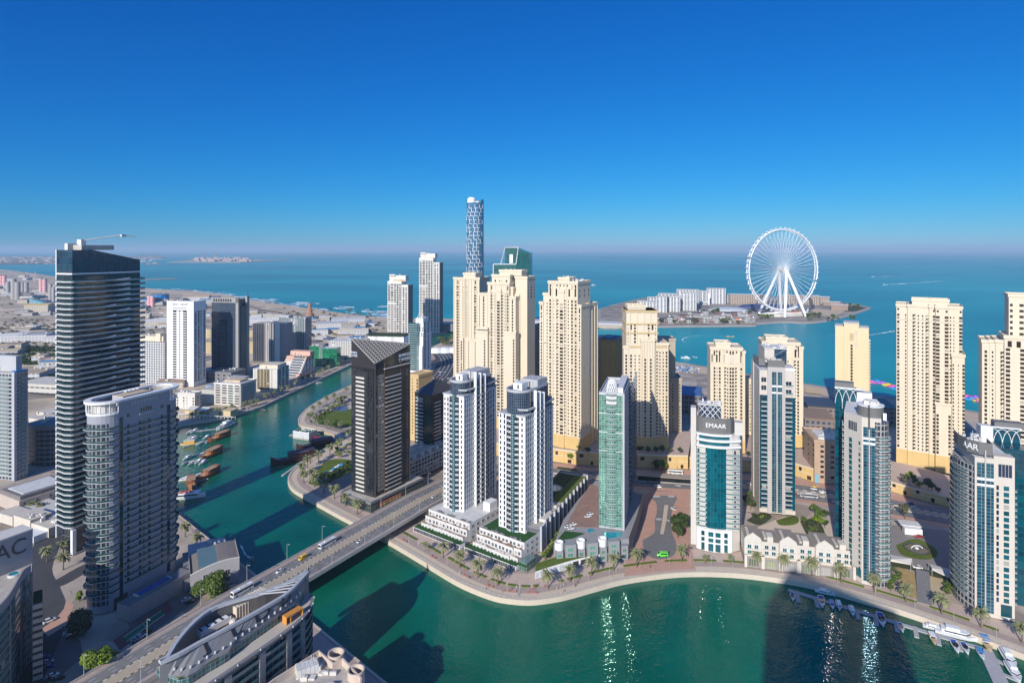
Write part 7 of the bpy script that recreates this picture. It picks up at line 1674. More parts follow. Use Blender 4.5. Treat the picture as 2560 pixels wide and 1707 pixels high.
# scrub belts of the plain: nobody could count them
def scrub(name, label, zones, n, s0, s1, m):
 mb = MB(); r = random.Random(len(label))
 for i in range(n):
  u0, u1, v0, v1 = zones[r.randrange(len(zones))]; x, y = G(r.uniform(u0, u1), r.uniform(v0, v1), LZ); s_ = r.uniform(s0, s1)
  for k in range(14):
   v = Vector((r.gauss(0, 1), r.gauss(0, 1), abs(r.gauss(0, 1)))).normalized() * s_; p = Vector((x, y, LZ)) + Vector((v.x, v.y, v.z * .8)); q = s_ * .5
   nn = (v.normalized() + Vector((r.uniform(-.5, .5), r.uniform(-.5, .5), .4))).normalized(); a = nn.orthogonal().normalized() * q; b = nn.cross(a)
   mb.face([tuple(p + a), tuple(p + b), tuple(p - a), tuple(p - b)])
 o = stuff(build(name, mb, m)); tag(o, label, 'scrub'); return o
scrub('scrub', "dark green scrub belts on the dusty plain behind the banded tower", [(30, 140, 884, 912), (0, 40, 870, 900), (68, 140, 938, 962), (0, 140, 868, 880)], 900, 1.5, 4, LF[1])
scrub('scrub', "patchy low scrub scattered over the industrial plain", [(0, 420, 730, 830), (360, 700, 780, 880), (0, 140, 800, 870), (700, 960, 770, 850)], 700, 1.5, 4.5, LF[3])
# planting strips along the promenade
mb = MB()
for i in range(6, len(QUAY) - 40):
 if i % 4 == 3: continue
 if 52 < i < 58: continue
 a, b, c, d = rail(QUAY, -12.2)[i], rail(QUAY, -12.2)[i + 1], rail(QUAY, -13.8)[i + 1], rail(QUAY, -13.8)[i]
 mb.prism([a, b, c, d], LZ, LZ + .5, 0)
struct(build("lawn_verge", mb, LAWN))
poly("upper_lawn", [(796, 1060), (793, 1046), (806, 1032), (835, 1026), (880, 1022), (905, 1040), (895, 1062), (850, 1066)], LZ + .06, LAWN, 3)
poly("lower_lawn", [(770, 1208), (788, 1182), (822, 1149), (880, 1150), (900, 1165), (840, 1197), (800, 1213)], LZ + .06, LAWN, 3)
poly("park_court", [(828, 1026), (840, 1016), (871, 1016), (866, 1027)], LZ + .1, mat("court_blue", (.10, .17, .30), .7))
poly("park_path", [(750, 1195), (765, 1168), (800, 1140), (845, 1108), (880, 1085), (885, 1100), (850, 1122), (812, 1150), (782, 1176), (768, 1200)], LZ + .05, PAVT)
poly("park_beds", [(880, 1002), (900, 980), (960, 960), (960, 1010)], LZ + .05, SAND)
poly("city_block", [(1020, 900), (1140, 860), (1300, 850), (1500, 900), (1560, 1000), (1120, 1100)], LZ + .02, PAVB)
for nm, pxs in (("planting_bed", [(2000, 1302), (2040, 1296), (2062, 1330), (2050, 1352), (2020, 1340)]), ("planting_bed", [(1866, 1300), (1900, 1282), (1930, 1290), (1900, 1312)]), ("planting_bed", [(1395, 1166), (1440, 1172), (1440, 1177), (1395, 1171)])): poly(nm, pxs, LZ + .14, MC["scrub_green"], 3)
for i, (u, v) in enumerate([(2010, 1308), (2022, 1318), (2034, 1306), (2040, 1330), (2028, 1334), (1884, 1298), (1906, 1300), (1915, 1290)]): small(G(u, v, LZ), LZ, "shrub in the curved beds of the courtyard garden", "courtyard shrubs", i, .8, 'shrub', 'shrub')
# ================================================================ buildings at the lower edge
# photographer's own tower, just behind the lens; its shadow lies across the basin and the quay
b = Bld('viewing_tower', "plain tower the view is taken from, outside the picture", 'tower', (0, 0), 0, 2.5, None, LGREY)
b.mb('wall', [grid("own_facade", (.4, .4, .42), (.03, .04, .05), 3, 3.4, .6, .6, .1), ROOF]).prism([(1.2, -3), (36, -45), (8, -78), (-28, -38)], 0, 184, 0, 1); b.finish()

# sign tower at the lower left
SGP = mat("mauve_grey_panel", (.33, .31, .32), .6, vary=.05)
def wpoly(L, z): return [G(u, v, z) for u, v in L]
P0, P1 = G(-60, 1374, 58), G(82, 1323, 58)
ref = P1; b = Bld('sign_tower', "tower with a blank sign wall ending in AC and curved glass floors", 'tower', ref, 0, 3, None, SGP)
lo = lambda p: (p[0] - ref[0], p[1] - ref[1])
q0, q1 = Vector(lo(P0)), Vector(lo(P1)); dr = (q1 - q0).normalized(); nn = Vector((dr.y, -dr.x))
b.mb('sign_wall', SGP).prism([tuple(q0), tuple(q1), tuple(q1 - nn * 1.6), tuple(q0 - nn * 1.6)], 0, 55, 0)
b.mb('wall_cap', OFFW).prism([tuple(q0 + nn * .3), tuple(q1 + nn * .3), tuple(q1 - nn * 9), tuple(q0 - nn * 9)], 55, 55.6, 0, None, True)
b.mb('wall', [SGP, ROOF]).prism([tuple(q0 - nn * 1.62), tuple(q1 - nn * 1.62 - dr * .4), tuple(q1 - nn * 8.5 - dr * .4), tuple(q0 - nn * 8.5)], 0, 53, 0, 1)
p = q0.lerp(q1, .735); o = lettering(b.root, "DAMAC", (q1.x - dr.x * 2.3 + nn.x * .12, q1.y - dr.y * 2.3 + nn.y * .12, 49.2), 9.8, R(90), math.atan2(dr.y, dr.x), DGREY, align='RIGHT', sx=.92); o['label'] = "dark sign letters ending in AC"
A2 = [lo(G(u, v, 43)) for u, v in ((79, 1428), (70, 1434), (60, 1442), (48, 1464), (26, 1502), (0, 1532), (-30, 1560), (-70, 1585))]; A2 = smoothline(A2, 3)
back = [tuple(q0 + nn * .05), tuple(q1 - dr * .3 + nn * .05)]
CG = grid("curved_glass", (.17, .19, .21), (.01, .05, .055), 2.4, 3.3, .9, .62, .07, gl2=(.05, .20, .18), gspec=.9, light=.06)
b.mb('curved_body', [CG, ROOF]).prism(back + A2, 0, 39.5, 0, 1)
def offs(A, o_): return rail(A, o_)
for k in range(11):
 z = 39.6 - k * 3.6
 _cz[0] += 1; O = offs(A2, -.9); m = b.mb('floor_band#%d' % _cz[0], [LGREY, BALG])
 for i in range(len(A2) - 1): m.prism([A2[i], A2[i + 1], O[i + 1], O[i]], z - .3, z + .12, 0, None, True)
 if k:
  I = offs(A2, -.78)
  for i in range(len(A2) - 1): m.prism([O[i], O[i + 1], I[i + 1], I[i]], z + .12, z + 1.0, 1)
O = offs(A2, -.9); I = offs(A2, -.2); m = b.mb('terrace_wall', [SGP])
for i in range(len(A2) - 1): m.prism([O[i], O[i + 1], I[i + 1], I[i]], 39.7, 43, 0)
c = q0.lerp(q1, .55) + nn * 5; b.mb('hot_tub', ROOFW).lathe([(2.4, 39.6), (2.4, 40.6), (1.9, 40.6)], tuple(c), 16); b.mb('tub_water', POOL).lathe([(0, 40.4), (1.9, 40.4)], tuple(c), 16)
for i in range(0, len(A2) - 2, 4): _cz[0] += 1; pA, pB = A2[i], O[i]; b.mb('pier#%d' % _cz[0], SGP).obox(((pA[0] + pB[0]) / 2, (pA[1] + pB[1]) / 2), .6, 1.2, 1.2, 0, 39)
b.finish()
b = Bld('striped_car_park', "tall narrow beige car park with dark open bands, beside the sign tower", 'car park', U(105.5, 258), -38, 3, None, mat("beige_band", (.52, .42, .33), .8))
W = 0; X_ = b.xu(83); b.box(X_, W, 0, 12, 0, 32, 'core', DGREY)
for k in range(11): b.box(X_ - .2, W + .2, -.3, 12.2, k * 3.05, k * 3.05 + 1.75, 'band#%d' % k)
b.box(X_, W, 1, 11, 32.3, 33.2, 'roof_planter', mat("planting", (.04, .06, .02), .9)); b.finish()

# crescent roofed building
ref = G(560, 1640, 37); b = Bld('crescent_building', "grey building with a crescent shaped roof screen, dark letters, small pool and chillers", 'building', ref, 0, 3, None, GREY)
L = lambda pts, z: [lo_(G(u, v, z)) for u, v in pts]; lo_ = lambda p: (p[0] - ref[0], p[1] - ref[1])
ZT, ZC = 34.0, 43.0                                # terrace and crescent rim, above local ground
outer = smoothline(L([(420, 1775), (480, 1736), (533, 1703), (617, 1646), (696, 1591), (738, 1560), (765, 1531), (777, 1506), (776, 1490)], 37), 3)
far = smoothline(L([(400, 1652), (419, 1642), (441, 1606), (479, 1561), (528, 1522), (590, 1500), (651, 1483), (683, 1470), (725, 1453), (772, 1424)], 46), 3)
near = smoothline(L([(400, 1653), (444, 1634), (503, 1601), (565, 1569), (627, 1535), (688, 1500), (725, 1475), (772, 1424)], 46), 3)
deck = smoothline(L([(392, 1668), (449, 1699), (520, 1660), (572, 1630), (582, 1618), (676, 1553), (720, 1522), (745, 1503), (760, 1478)], 40), 3)
body = outer + far[::-1][1:]
FG = grid("crescent_facade", (.12, .12, .135), (.008, .018, .03), 3.1, 3.4, .9, .66, .07, gl2=(.03, .08, .09))
b.mb('wall', [FG, mat("terrace_paving", (.50, .45, .38), .8, vary=.12)]).prism(outer + far[::-1], 0, ZT, 0, 1)
for k in range(10):
 _cz[0] += 1; m = b.mb('floor_band#%d' % _cz[0], [GREY, BALG]); O = rail(outer, -.8); I = rail(outer, -.68); z = ZT - .2 - k * 3.4
 for i in range(len(outer) - 1):
  m.prism([outer[i], outer[i + 1], O[i + 1], O[i]], z - .35, z + .1, 0, None, True)
  if k: m.prism([O[i], O[i + 1], I[i + 1], I[i]], z + .1, z + 1.0, 1)
for i in range(1, len(outer) - 6, 3):
 p, q = Vector(outer[i]), Vector(outer[i + 1]); d_ = (q - p).normalized(); n_ = Vector((d_.y, -d_.x)); _cz[0] += 1
 b.mb('pier#%d' % _cz[0], mat("pier_grey", (.27, .26, .265), .6)).prism([tuple(p + n_ * 1.0), tuple(p + d_ * 2.6 + n_ * 1.0), tuple(p + d_ * 2.6), tuple(p)], 0, ZT - .8, 0)
m = b.mb('edge_beam', GREY); O = rail(outer, -1.3); I = rail(outer, .2)
for i in range(len(outer) - 1): m.prism([O[i], O[i + 1], I[i + 1], I[i]], ZT + .05, ZT + .75, 0, None, True)
for i in range(0, len(outer) - 1, 2): _cz[0] += 1; b.mb('edge_light#%d' % _cz[0], WHITE).obox(O[i], .5, .35, .35, ZT + .76, ZT + 1.2)
# glass wall up to the sloping deck, then the deck up to the near rim
m = b.mb('glass_wall', [grid("terrace_glass", (.28, .33, .33), (.015, .05, .05), 1.7, 1.75, .9, .9, .06, gl2=(.05, .15, .14))]); Lc = 0
for i in range(len(deck) - 1):
 d_ = math.dist(deck[i], deck[i + 1]); m.face([(*deck[i], ZT), (*deck[i + 1], ZT), (*deck[i + 1], 37.2), (*deck[i], 37.2)], 0, [(Lc, ZT), (Lc + d_, ZT), (Lc + d_, 37.2), (Lc, 37.2)]); Lc += d_
def resamp(A, n):
 Ls = [0]
 for i in range(1, len(A)): Ls.append(Ls[-1] + math.dist(A[i - 1], A[i]))
 out = []
 for k in range(n):
  t = Ls[-1] * k / (n - 1); i = max(j for j in range(len(Ls)) if Ls[j] <= t + 1e-9); i = min(i, len(A) - 2); f = (t - Ls[i]) / max(1e-9, Ls[i + 1] - Ls[i]); out.append((A[i][0] + (A[i + 1][0] - A[i][0]) * f, A[i][1] + (A[i + 1][1] - A[i][1]) * f))
 return out
nd, nr, fr_ = resamp(deck, 25), resamp(near, 25), resamp(far, 25)
m = b.mb('sloping_deck', mat("zinc_deck", (.21, .21, .215), .45, vary=.12, scale=.1))
for i in range(24): m.face([(*nd[i], 37.2), (*nd[i + 1], 37.2), (*nr[i + 1], ZC - .6), (*nr[i], ZC - .6)])
m = b.mb('crescent_rim', LGREY)
for A_, s_ in ((nr, 1), (fr_, -1)):
 O = rail(A_, -.9 * s_); I = rail(A_, .5 * s_)
 for i in range(24): m.prism([O[i], O[i + 1], I[i + 1], I[i]], ZC - .8, ZC + .3, 0, None, True)
m = b.mb('crescent_screen', GREY)
for i in range(24): m.face([(*fr_[i], ZT), (*fr_[i + 1], ZT), (*fr_[i + 1], ZC - .8), (*fr_[i], ZC - .8)]); m.face([(*fr_[i + 1], ZT), (*fr_[i], ZT), (*fr_[i], ZC - .8), (*fr_[i + 1], ZC - .8)])
m = b.mb('crescent_screen#2', GREY)
for i in range(24): m.face([(*nr[i + 1], ZT), (*nr[i], ZT), (*nr[i], ZC - .8), (*nr[i + 1], ZC - .8)])
b.mb('plant_floor', mat("tan_plant_floor", (.46, .33, .23), .9, vary=.25, scale=.4)).face([(*p, ZT + 2) for p in ccw(nr + fr_[::-1][1:-1])])
for i in range(18, 24): m2 = b.mb('roof_rib#%d' % i, LGREY); m2.tube([(*nr[i], ZC), (*fr_[i - 2], ZC)], .35, 4)
tip = Vector(nr[-1]); m = b.mb('tip_fin', GREY); e = Vector(deck[-1]); m.prism([tuple(tip), tuple(e), tuple(e + Vector((-.6, .4))), tuple(tip + Vector((-.6, .4)))], ZT, [ZC + 2.5, ZC - 4, ZC - 4, ZC + 2.5], 0)
for i in range(1, 23):
 t = i / 23; p = Vector(nd[min(24, int(t * 24))]); q = Vector(nr[min(24, int(t * 24))]); c = p.lerp(q, .22); _cz[0] += 1; b.mb('deck_light#%d' % _cz[0], WHITE).obox(tuple(c), .7, .5, .25, 38.6, 39.6)
for i, (ch, f, sz) in enumerate((("J", .26, 5.6), ("L", .45, 5.6), ("D", .62, 5.6), ("D", .77, 5.0))):  # flat dark letter shapes laid on the sloping deck
 k = int(f * 24); p, q = Vector((*nd[k], 37.2)), Vector((*nr[k], ZC - .6)); c = p.lerp(q, .72); t_ = Vector((*nr[k + 1], ZC - .6)) - q; up_ = (q - p).normalized(); t_.normalize(); n3 = t_.cross(up_).normalized(); up_ = n3.cross(t_)
 o = lettering(b.root, ch, (0, 0, 0), sz, 0, 0, mat("letter_black", (.025, .025, .035), .5), ex=.1); o.rotation_mode = 'QUATERNION'; o.rotation_quaternion = Matrix((t_, up_, n3)).transposed().to_quaternion(); o.location = c + n3 * .25; o.scale = (1.9, .95, 1)
c = lo_(G(492, 1664, 39)); ang = math.atan2(Vector(nd[8]).y - Vector(nd[3]).y, nd[8][0] - nd[3][0])
gp = L([(400, 1672), (449, 1697), (540, 1648), (565, 1628), (545, 1634), (450, 1672)], 40.3); b.mb('lawn_strip', LAWN).face([(*p, 37.5) for p in ccw(gp)])
mb = MB(); mb.lathe([(4.4, 0), (4.4, .9), (3.4, .9)], (0, 0), 20); mb.v = [(x, y * .42, z) for x, y, z in mb.v]; b.ins('pool_rim', mb.mesh('pool_rim', [PAVT]), (*c, 37.5), ang)
mb = MB(); mb.lathe([(0, .75), (3.4, .75)], (0, 0), 20); mb.v = [(x, y * .42, z) for x, y, z in mb.v]; b.ins('pool', mb.mesh('pool', [POOLB]), (*c, 37.5), ang)
ang2 = math.atan2(nr[14][1] - nr[8][1], nr[14][0] - nr[8][0])
for j, (u, v) in enumerate(((524, 1550), (537, 1562))):
 c = lo_(G(u, v, 41)); mb = MB(); mb.obox((0, 0), 0, 12.5, 2.6, .8, 3, 0)
 for q in range(10): mb.lathe([(.5, 3.02), (.5, 3.2), (0, 3.05)], (-5.6 + (q // 2) * 2.8, -.6 + 1.2 * (q % 2)), 8, 1)
 for q in (-5.8, 0, 5.8): mb.box(q - .2, q + .2, -1.2, 1.2, 0, .8)
 b.ins('chiller', mb.mesh('chiller', [WHITE, BLACK]), (*c, ZT + 2), ang2)
c = lo_(G(624, 1516, 40)); b.ins('water_tank', (lambda mb: (mb.obox((0, 0), 0, 15, 5.4, 0, 5), [mb.box(-7.4 + q * 1.25, -7.2 + q * 1.25, -2.85, 2.85, .2, 5.1) for q in range(12)], mb.mesh('water_tank', [mat("cream_tank", (.60, .53, .42), .7)]))[-1])(MB()), (*c, ZT + 2), ang2)
c = lo_(G(732, 1541, 38)); mb = MB(); mb.box(-4, 4, -1.4, 1.4, 2.6, 3.1); mb.box(-4, -3.7, -1.4, 1.4, 0, 2.6); mb.box(-2.0, -1.7, -1.4, 1.4, 0, 2.6); mb.box(-4, -1.7, 1.2, 1.4, 0, 2.6); mb.box(3.7, 4, -1.4, 1.4, 0, 2.6)
b.ins('orange_shelter', mb.mesh('orange_shelter', [mat("orange_timber", (.62, .27, .06), .6)]), (*c, ZT + .1), ang2)
clutter(b, *(lambda p: (p[0] - 5, p[0] + 5, p[1] - 4, p[1] + 4))(lo_(G(575, 1545, 40))), ZT + 2, 10, 7, m=OFFW, hmax=1.6)
b.finish()

# cream roofs at the bottom edge
ref = G(797, 1621, 28); b = Bld('cream_roof_building', "cream building seen from above, parapets, round turrets and rooftop tanks, at the bottom", 'building', ref, 0, 3, None, mat("cream_wall", (.58, .48, .40), .75, vary=.08))
BP = [lo_(G(u, v, 28)) for u, v in ((797, 1621), (834, 1652), (858, 1640), (905, 1690), (900, 1740), (800, 1830), (600, 1790), (640, 1725), (686, 1691))]
b.mb('wall', [b.wall, ROOF]).prism(BP, 0, 22, 0, 1)
m = b.mb('parapet', [b.wall]); C = BP + [BP[0]]
ctr = Vector((sum(p[0] for p in BP) / 9, sum(p[1] for p in BP) / 9))
for p, q in zip(C, C[1:]):
 p, q = Vector(p), Vector(q); i_, j_ = p + (ctr - p).normalized() * .7, q + (ctr - q).normalized() * .7; m.prism([tuple(p), tuple(q), tuple(j_), tuple(i_)], 22, 24.6, 0)
for u, v in ((840, 1630), (890, 1672)): _cz[0] += 1; b.mb('turret#%d' % _cz[0], [b.wall]).lathe([(3.2, 0), (3.2, 25), (2.7, 25), (2.7, 23)], lo_(G(u, v, 28)), 20)
x, y = lo_(G(770, 1692, 26)); mt = MB(); [mt.box(i * 1.6, i * 1.6 + 1.5, j * 1.6, j * 1.6 + 1.5, 0, 3.2) for i in range(5) for j in range(3)]; b.ins('water_tank', mt.mesh('water_tank', [ROOFW]), (x - 4, y, 22), R(30))
clutter(b, x - 6, x + 12, y - 10, y + 12, 22, 22, 9, m=OFFW, hmax=2.6); b.finish()

# ---- low buildings and ground around the left foot of the picture
b = Bld('arched_hall', "grey hall with an arched end wall and four windows, between tower and bridge ramp", 'building', G(476, 1484, 3), -30, 3, None, mat("hall_grey", (.36, .345, .35), .7, vary=.08))
W = 24; D = 26; H1 = 9.5
m = b.mb('wall', [b.wall, mat("hall_roof", (.20, .18, .175), .8)]); n = 10
arc = [(W * i / n, H1 + 4.2 * math.sin(math.pi * min(1, (i / n) * .62 + .02))) for i in range(n + 1)]
m.face([(W, 0, 0)] and [(0, 0, 0), (W, 0, 0)] + [(x, 0, z) for x, z in arc[::-1]]); m.face([(0, -.0, 0), (0, 0, arc[0][1]), (0, D, arc[0][1]), (0, D, 0)]); m.face([(W, 0, 0), (W, D, 0), (W, D, arc[-1][1]), (W, 0, arc[-1][1])])
for (x0, z0_), (x1, z1) in zip(arc, arc[1:]): m.face([(x0, .4, z0_ - 1.2), (x1, .4, z1 - 1.2), (x1, D, z1 - 1.2), (x0, D, z0_ - 1.2)], 1)
m2 = b.mb('arch_rim', OFFW)
for (x0, z0_), (x1, z1) in zip(arc, arc[1:]): m2.prism([(x0, -.15), (x1, -.15), (x1, .45), (x0, .45)], [z0_ - .05, z1 - .05, z1 - .05, z0_ - .05], [z0_ + .35, z1 + .35, z1 + .35, z0_ + .35], 0)
for z in (3.2, 7.2):
 for f in (.3, .45, .6, .75): b.win('F', 0, W * f, z, 2.4, 2.6, (WINN, WHITE), 'f')
b.box(4, W - 2, 2, D - 1, H1 + 1.4, H1 + 2.6, 'roof_light', BALG); b.box(-3, -.05, 4, D + 12, 0, 6, 'side_wing', GREY); b.box(0, W - 4, D, D + 18, 0, 7.5, 'rear_wing', LGREY); clutter(b, 2, W - 6, D + 1, D + 17, 7.5, 7, 121); b.finish()
b = Bld('mansard_house', "beige house with a mansard roof at the photo edge below the curved tower", 'building', G(48, 1285, 3), 28, 3, None, mat("beige_house", (.48, .40, .34), .8))
b.box(-30, 0, 0, 34, 0, 9); b.mb('roof', mat("mansard", (.2, .18, .18), .8)).prism([(-29, 1), (-1, 1), (-1, 33), (-29, 33)], 9, 11.5, 0); b.mb('flat_roof', ROOFW).box(-26, -4, 4, 30, 11.5, 12); b.pat('R', 0, 1, 33, 1, 9, 3.6, 'sss.sss.', (WIN,)); b.finish()
b = Bld('flat_roofed_house', "long cream flat roofed block with blue cars behind, below the palms", 'building', G(124, 1345, 3), 24, 3, None, mat("cream_block", (.58, .52, .44), .8))
for i in range(3): b.box(-60 + i * 20, -41 + i * 20, 0, 12 + i, 0, 6 + (i % 2) * 1.5, 'wing#%d' % i)
b.mb('terrace', OFFW).box(-66, -1, 12, 30, 0, 4.5); b.box(-14, -2, -8, -.1, 0, 4, 'gate_house', WHITE); clutter(b, -58, -4, 2, 10, 6, 14, 122, m=OFFW); b.finish()
b = Bld('villa_roofs', "cluster of cream flat villa roofs behind the round fronted office block", 'building', G(98, 1075, 3), 20, 3, None, mat("cream_block", (.58, .52, .44), .8))
r_ = random.Random(8)
for i in range(9): _cz[0] += 1; x, y = -40 + (i % 3) * 24, (i // 3) * 22; b.box(x, x + 22, y, y + 19, 0, r_.uniform(6, 11), 'wing#%d' % _cz[0])
clutter(b, -38, 30, 0, 60, 8, 16, 123, m=OFFW); b.finish()
b = Bld('station_hall', "long cream roofed transit station beside the highway, before the banded tower", 'station', G(100, 990, 3), 12, 3, None, mat("station_cream", (.62, .57, .48), .7))
b.mb('wall', [grid("station_wall", (.5, .47, .42), (.1, .1, .1), 8, 7, .8, .3, .3), b.wall]).box(-40, 46, 0, 40, 4, 14, 0, 1); b.box(-40, 46, -.5, 41, 14, 14.8, 'roof'); b.box(-35, 40, 8, 30, 0, 4, 'base', GREY); b.finish()
def roadstrip(name, pts, w_, m, z=LZ + .06, k=4, marks=None):
 L_ = smoothline([G(u, v, z) for u, v in pts], k); mb = MB(); strip(mb, L_, w_ / 2, -w_ / 2, z);
 o = struct(build(name, mb, m)); return L_
DARKA = mat("dark_asphalt", (.075, .075, .08), .9, .2, vary=.3, scale=.08)
poly("near_paving", [(-80, 1180), (240, 1150), (430, 1280), (600, 1440), (560, 1480), (420, 1580), (280, 1690), (200, 1900), (-400, 1900)], LZ + .03, CITYG)
roadstrip("near_road", [(60, 1240), (125, 1290), (118, 1360), (92, 1430), (110, 1480), (125, 1530), (112, 1590), (70, 1680), (30, 1780)], 14, DARKA)
roadstrip("near_road", [(90, 1475), (150, 1455), (205, 1424), (262, 1396)], 10, DARKA, LZ + .07)
poly("car_park_lot", [(105, 1590), (160, 1572), (200, 1600), (210, 1640), (150, 1690), (90, 1720), (84, 1620)], LZ + .05, mat("lot_tarmac", (.17, .145, .14), .9, vary=.2, scale=.1))
poly("car_park_lot", [(320, 1555), (470, 1475), (505, 1492), (330, 1615)], LZ + .05, mat("lot_tarmac", (.17, .145, .14), .9, vary=.2, scale=.1))
poly("red_pavement", [(105, 1570), (140, 1545), (160, 1520), (165, 1500), (185, 1510), (175, 1555), (120, 1590)], LZ + .08, PAVR)
poly("tennis_court", [(282, 1600), (420, 1505), (432, 1524), (300, 1625)], LZ + .09, mat("court_maroon", (.20, .08, .08), .8)); poly("tennis_court_inner", [(306, 1590), (402, 1523), (414, 1534), (318, 1605)], LZ + .11, mat("court_green", (.03, .17, .09), .8))
mb = MB(); [mb.face([(*p, LZ + .13) for p in ccw(W0(q, LZ))]) for q in ([(308, 1592), (403, 1525.4), (404, 1526), (309, 1593)], [(316, 1603), (412, 1534), (413, 1535), (317, 1604)], [(355, 1558), (366, 1568), (367, 1567.4), (356, 1557.4)])]; struct(build("court_lines", mb, LINE))
b = Bld('ramp_fence', "pale screen wall along the foot of the bridge ramp", 'wall', G(395, 1590, 3), 0, 3, None, LGREY)
p, q = Vector(G(250, 1690, 3)), Vector(G(505, 1530, 3)); rf = Vector(G(395, 1590, 3)); d_ = (q - p).normalized(); n_ = Vector((d_.y, -d_.x)) * .3; b.mb('screen').prism([tuple(p - rf), tuple(q - rf), tuple(q - rf + n_), tuple(p - rf + n_)], 0, 3.2, 0); b.finish()
# ================================================================ vehicles
CARC = {n: mat("car_" + n, c, .25, .6, coat=.6, vary=.03) for n, c in (("white", (.75, .75, .75)), ("silver", (.42, .43, .45)), ("black", (.02, .02, .022)), ("red", (.35, .02, .02)), ("blue", (.03, .08, .25)), ("yellow", (.8, .5, .02)), ("green", (.12, .62, .05)))}
TYRE = mat("tyre", (.02, .02, .02), .9); CGL = glass("car_glass", (.01, .012, .015), (.03, .035, .04), .06, .8, light=0)
def loft(mb, secs, mi=0):
 for a, b in zip(secs, secs[1:]):
  n = len(a)
  for i in range(n): j = (i + 1) % n; mb.face([a[i], a[j], b[j], b[i]], mi)
 mb.face(secs[0][::-1], mi); mb.face(secs[-1], mi)
def car_sec(x, w_, z0, z1, wt=None): wt = wt or w_; return [(x, -w_, z0), (x, w_, z0), (x, w_, (z0 + z1) * .55), (x, wt, z1), (x, -wt, z1), (x, -w_, (z0 + z1) * .55)]
VEH = {}
def vparts(kind, colour):
 if (kind, colour) in VEH: return VEH[(kind, colour)]
 M = CARC[colour]; mb = MB(); g = MB(); L = []
 if kind == 'car':
  loft(mb, [car_sec(-2.25, .7, .4, .75), car_sec(-2.1, .86, .3, .92, .8), car_sec(-1.0, .9, .25, .98, .82), car_sec(.9, .9, .25, .95, .82), car_sec(2.0, .84, .3, .8, .7), car_sec(2.3, .66, .4, .62)])
  loft(g, [car_sec(-1.9, .74, .9, .93), car_sec(-1.2, .76, .9, 1.42, .62), car_sec(.2, .76, .9, 1.46, .62), car_sec(1.1, .74, .88, .95)])
  rf = MB(); rf.box(-1.25, .25, -.6, .6, 1.43, 1.49); wx, wr = 1.4, .33; L = [('roof', rf.mesh('roof', [M]))]
 elif kind == 'van':
  loft(mb, [car_sec(-2.6, .9, .35, 2.1, .86), car_sec(1.2, .95, .3, 2.15, .86), car_sec(1.9, .95, .3, 1.2, .8), car_sec(2.6, .85, .35, 1.0, .7)])
  for y in (-.97, .97): g.box(-2.3, 1.0, y - .02, y + .02, 1.25, 1.85)
  g.face([(1.28, -.8, 2.0), (1.28, .8, 2.0), (1.95, .76, 1.25), (1.95, -.76, 1.25)][::-1]); wx, wr = 1.6, .38
 else:
  loft(mb, [car_sec(-6, 1.2, .4, 3.0, 1.15), car_sec(-5.8, 1.27, .35, 3.15, 1.18), car_sec(5.7, 1.27, .35, 3.15, 1.18), car_sec(6, 1.2, .45, 2.9, 1.1)])
  for y in (-1.28, 1.28): g.box(-5.6, 5.5, y - .02, y + .02, 1.5, 2.55)
  g.box(5.98, 6.06, -1.05, 1.05, 1.3, 2.7); wx, wr = 3.9, .5; rf = MB(); rf.box(-2, 2, -.8, .8, 3.16, 3.45); L = [('roof_unit', rf.mesh('roof_unit', [ROOFW]))]
 wm = MB(); wm.tube([(0, -.12, 0), (0, .12, 0)], wr, 10); wme = wm.mesh('wheel', [TYRE])
 L += [('body', mb.mesh('body', [M])), ('window', g.mesh('window', [CGL]))]
 hw = {'car': .8, 'van': .85, 'bus': 1.16}[kind]
 VEH[(kind, colour)] = (L, wme, wx, hw, wr); return VEH[(kind, colour)]
def vehicle(kind, colour, xy, z, heading, label, group=None, sc_=1.0):
 L, wme, wx, hw, wr = vparts(kind, colour)
 t = thing('parked_car' if 'parked' in label else kind, label, kind, (*xy, z), heading, group); t.scale = (sc_,) * 3
 for n_, me in L: link(n_, me, t)
 for sx in (-wx, wx):
  for sy in (-hw, hw): link('wheel', wme, t, (sx, sy, wr))
 return t
hd = math.atan2(BD.y, BD.x)
def onb(u, v, o): p = Vector(G(u, v, 10)); s = (p - A).dot(BD); return bp(s, o), bz(s) + .02
for kind, col, u, v, o, lab, rev in (('bus', 'white', 813, 1357, 6.4, "white coach on the bridge near the middle of the canal", 1), ('bus', 'white', 603, 1475, 6.4, "white coach at the near end of the bridge above the quay", 1), ('van', 'yellow', 753, 1391, 6.3, "bright yellow van crossing the bridge", 1),
  ('car', 'white', 697, 1424, 6.6, "white car behind the yellow van on the bridge", 1), ('car', 'white', 899, 1350, 20.4, "white car alone on the lane nearer the camera side of the bridge".replace(" camera", ""), 0), ('car', 'white', 1079, 1236, 18.2, "white car waiting by the yellow hatching on the ramp", 0), ('car', 'silver', 1098, 1226, 21.5, "silver car by the yellow hatching on the ramp", 0)):
 xy, z = onb(u, v, o); vehicle(kind, col, xy, z, hd + (math.pi if rev else 0), lab)
vehicle('van', 'green', G(1656, 1390, LZ), LZ + .08, R(175), "bright green van at the turning circle", None, 1.25)
vehicle('car', 'white', G(1683, 1273, LZ), LZ + .08, R(120), "white car leaving the cul-de-sac")
vehicle('car', 'red', G(2297, 1343, LZ), LZ + .08, R(165), "red car by the oval fountain drive", None, 1.2)
vehicle('car', 'white', G(2294, 1420, LZ), LZ + .08, R(165), "white car under the shade sails", None, 1.1)
vehicle('bus', 'white', G(1688, 1184, LZ), LZ + .06, R(-12), "white bus stopped on the avenue beside the tram stop")
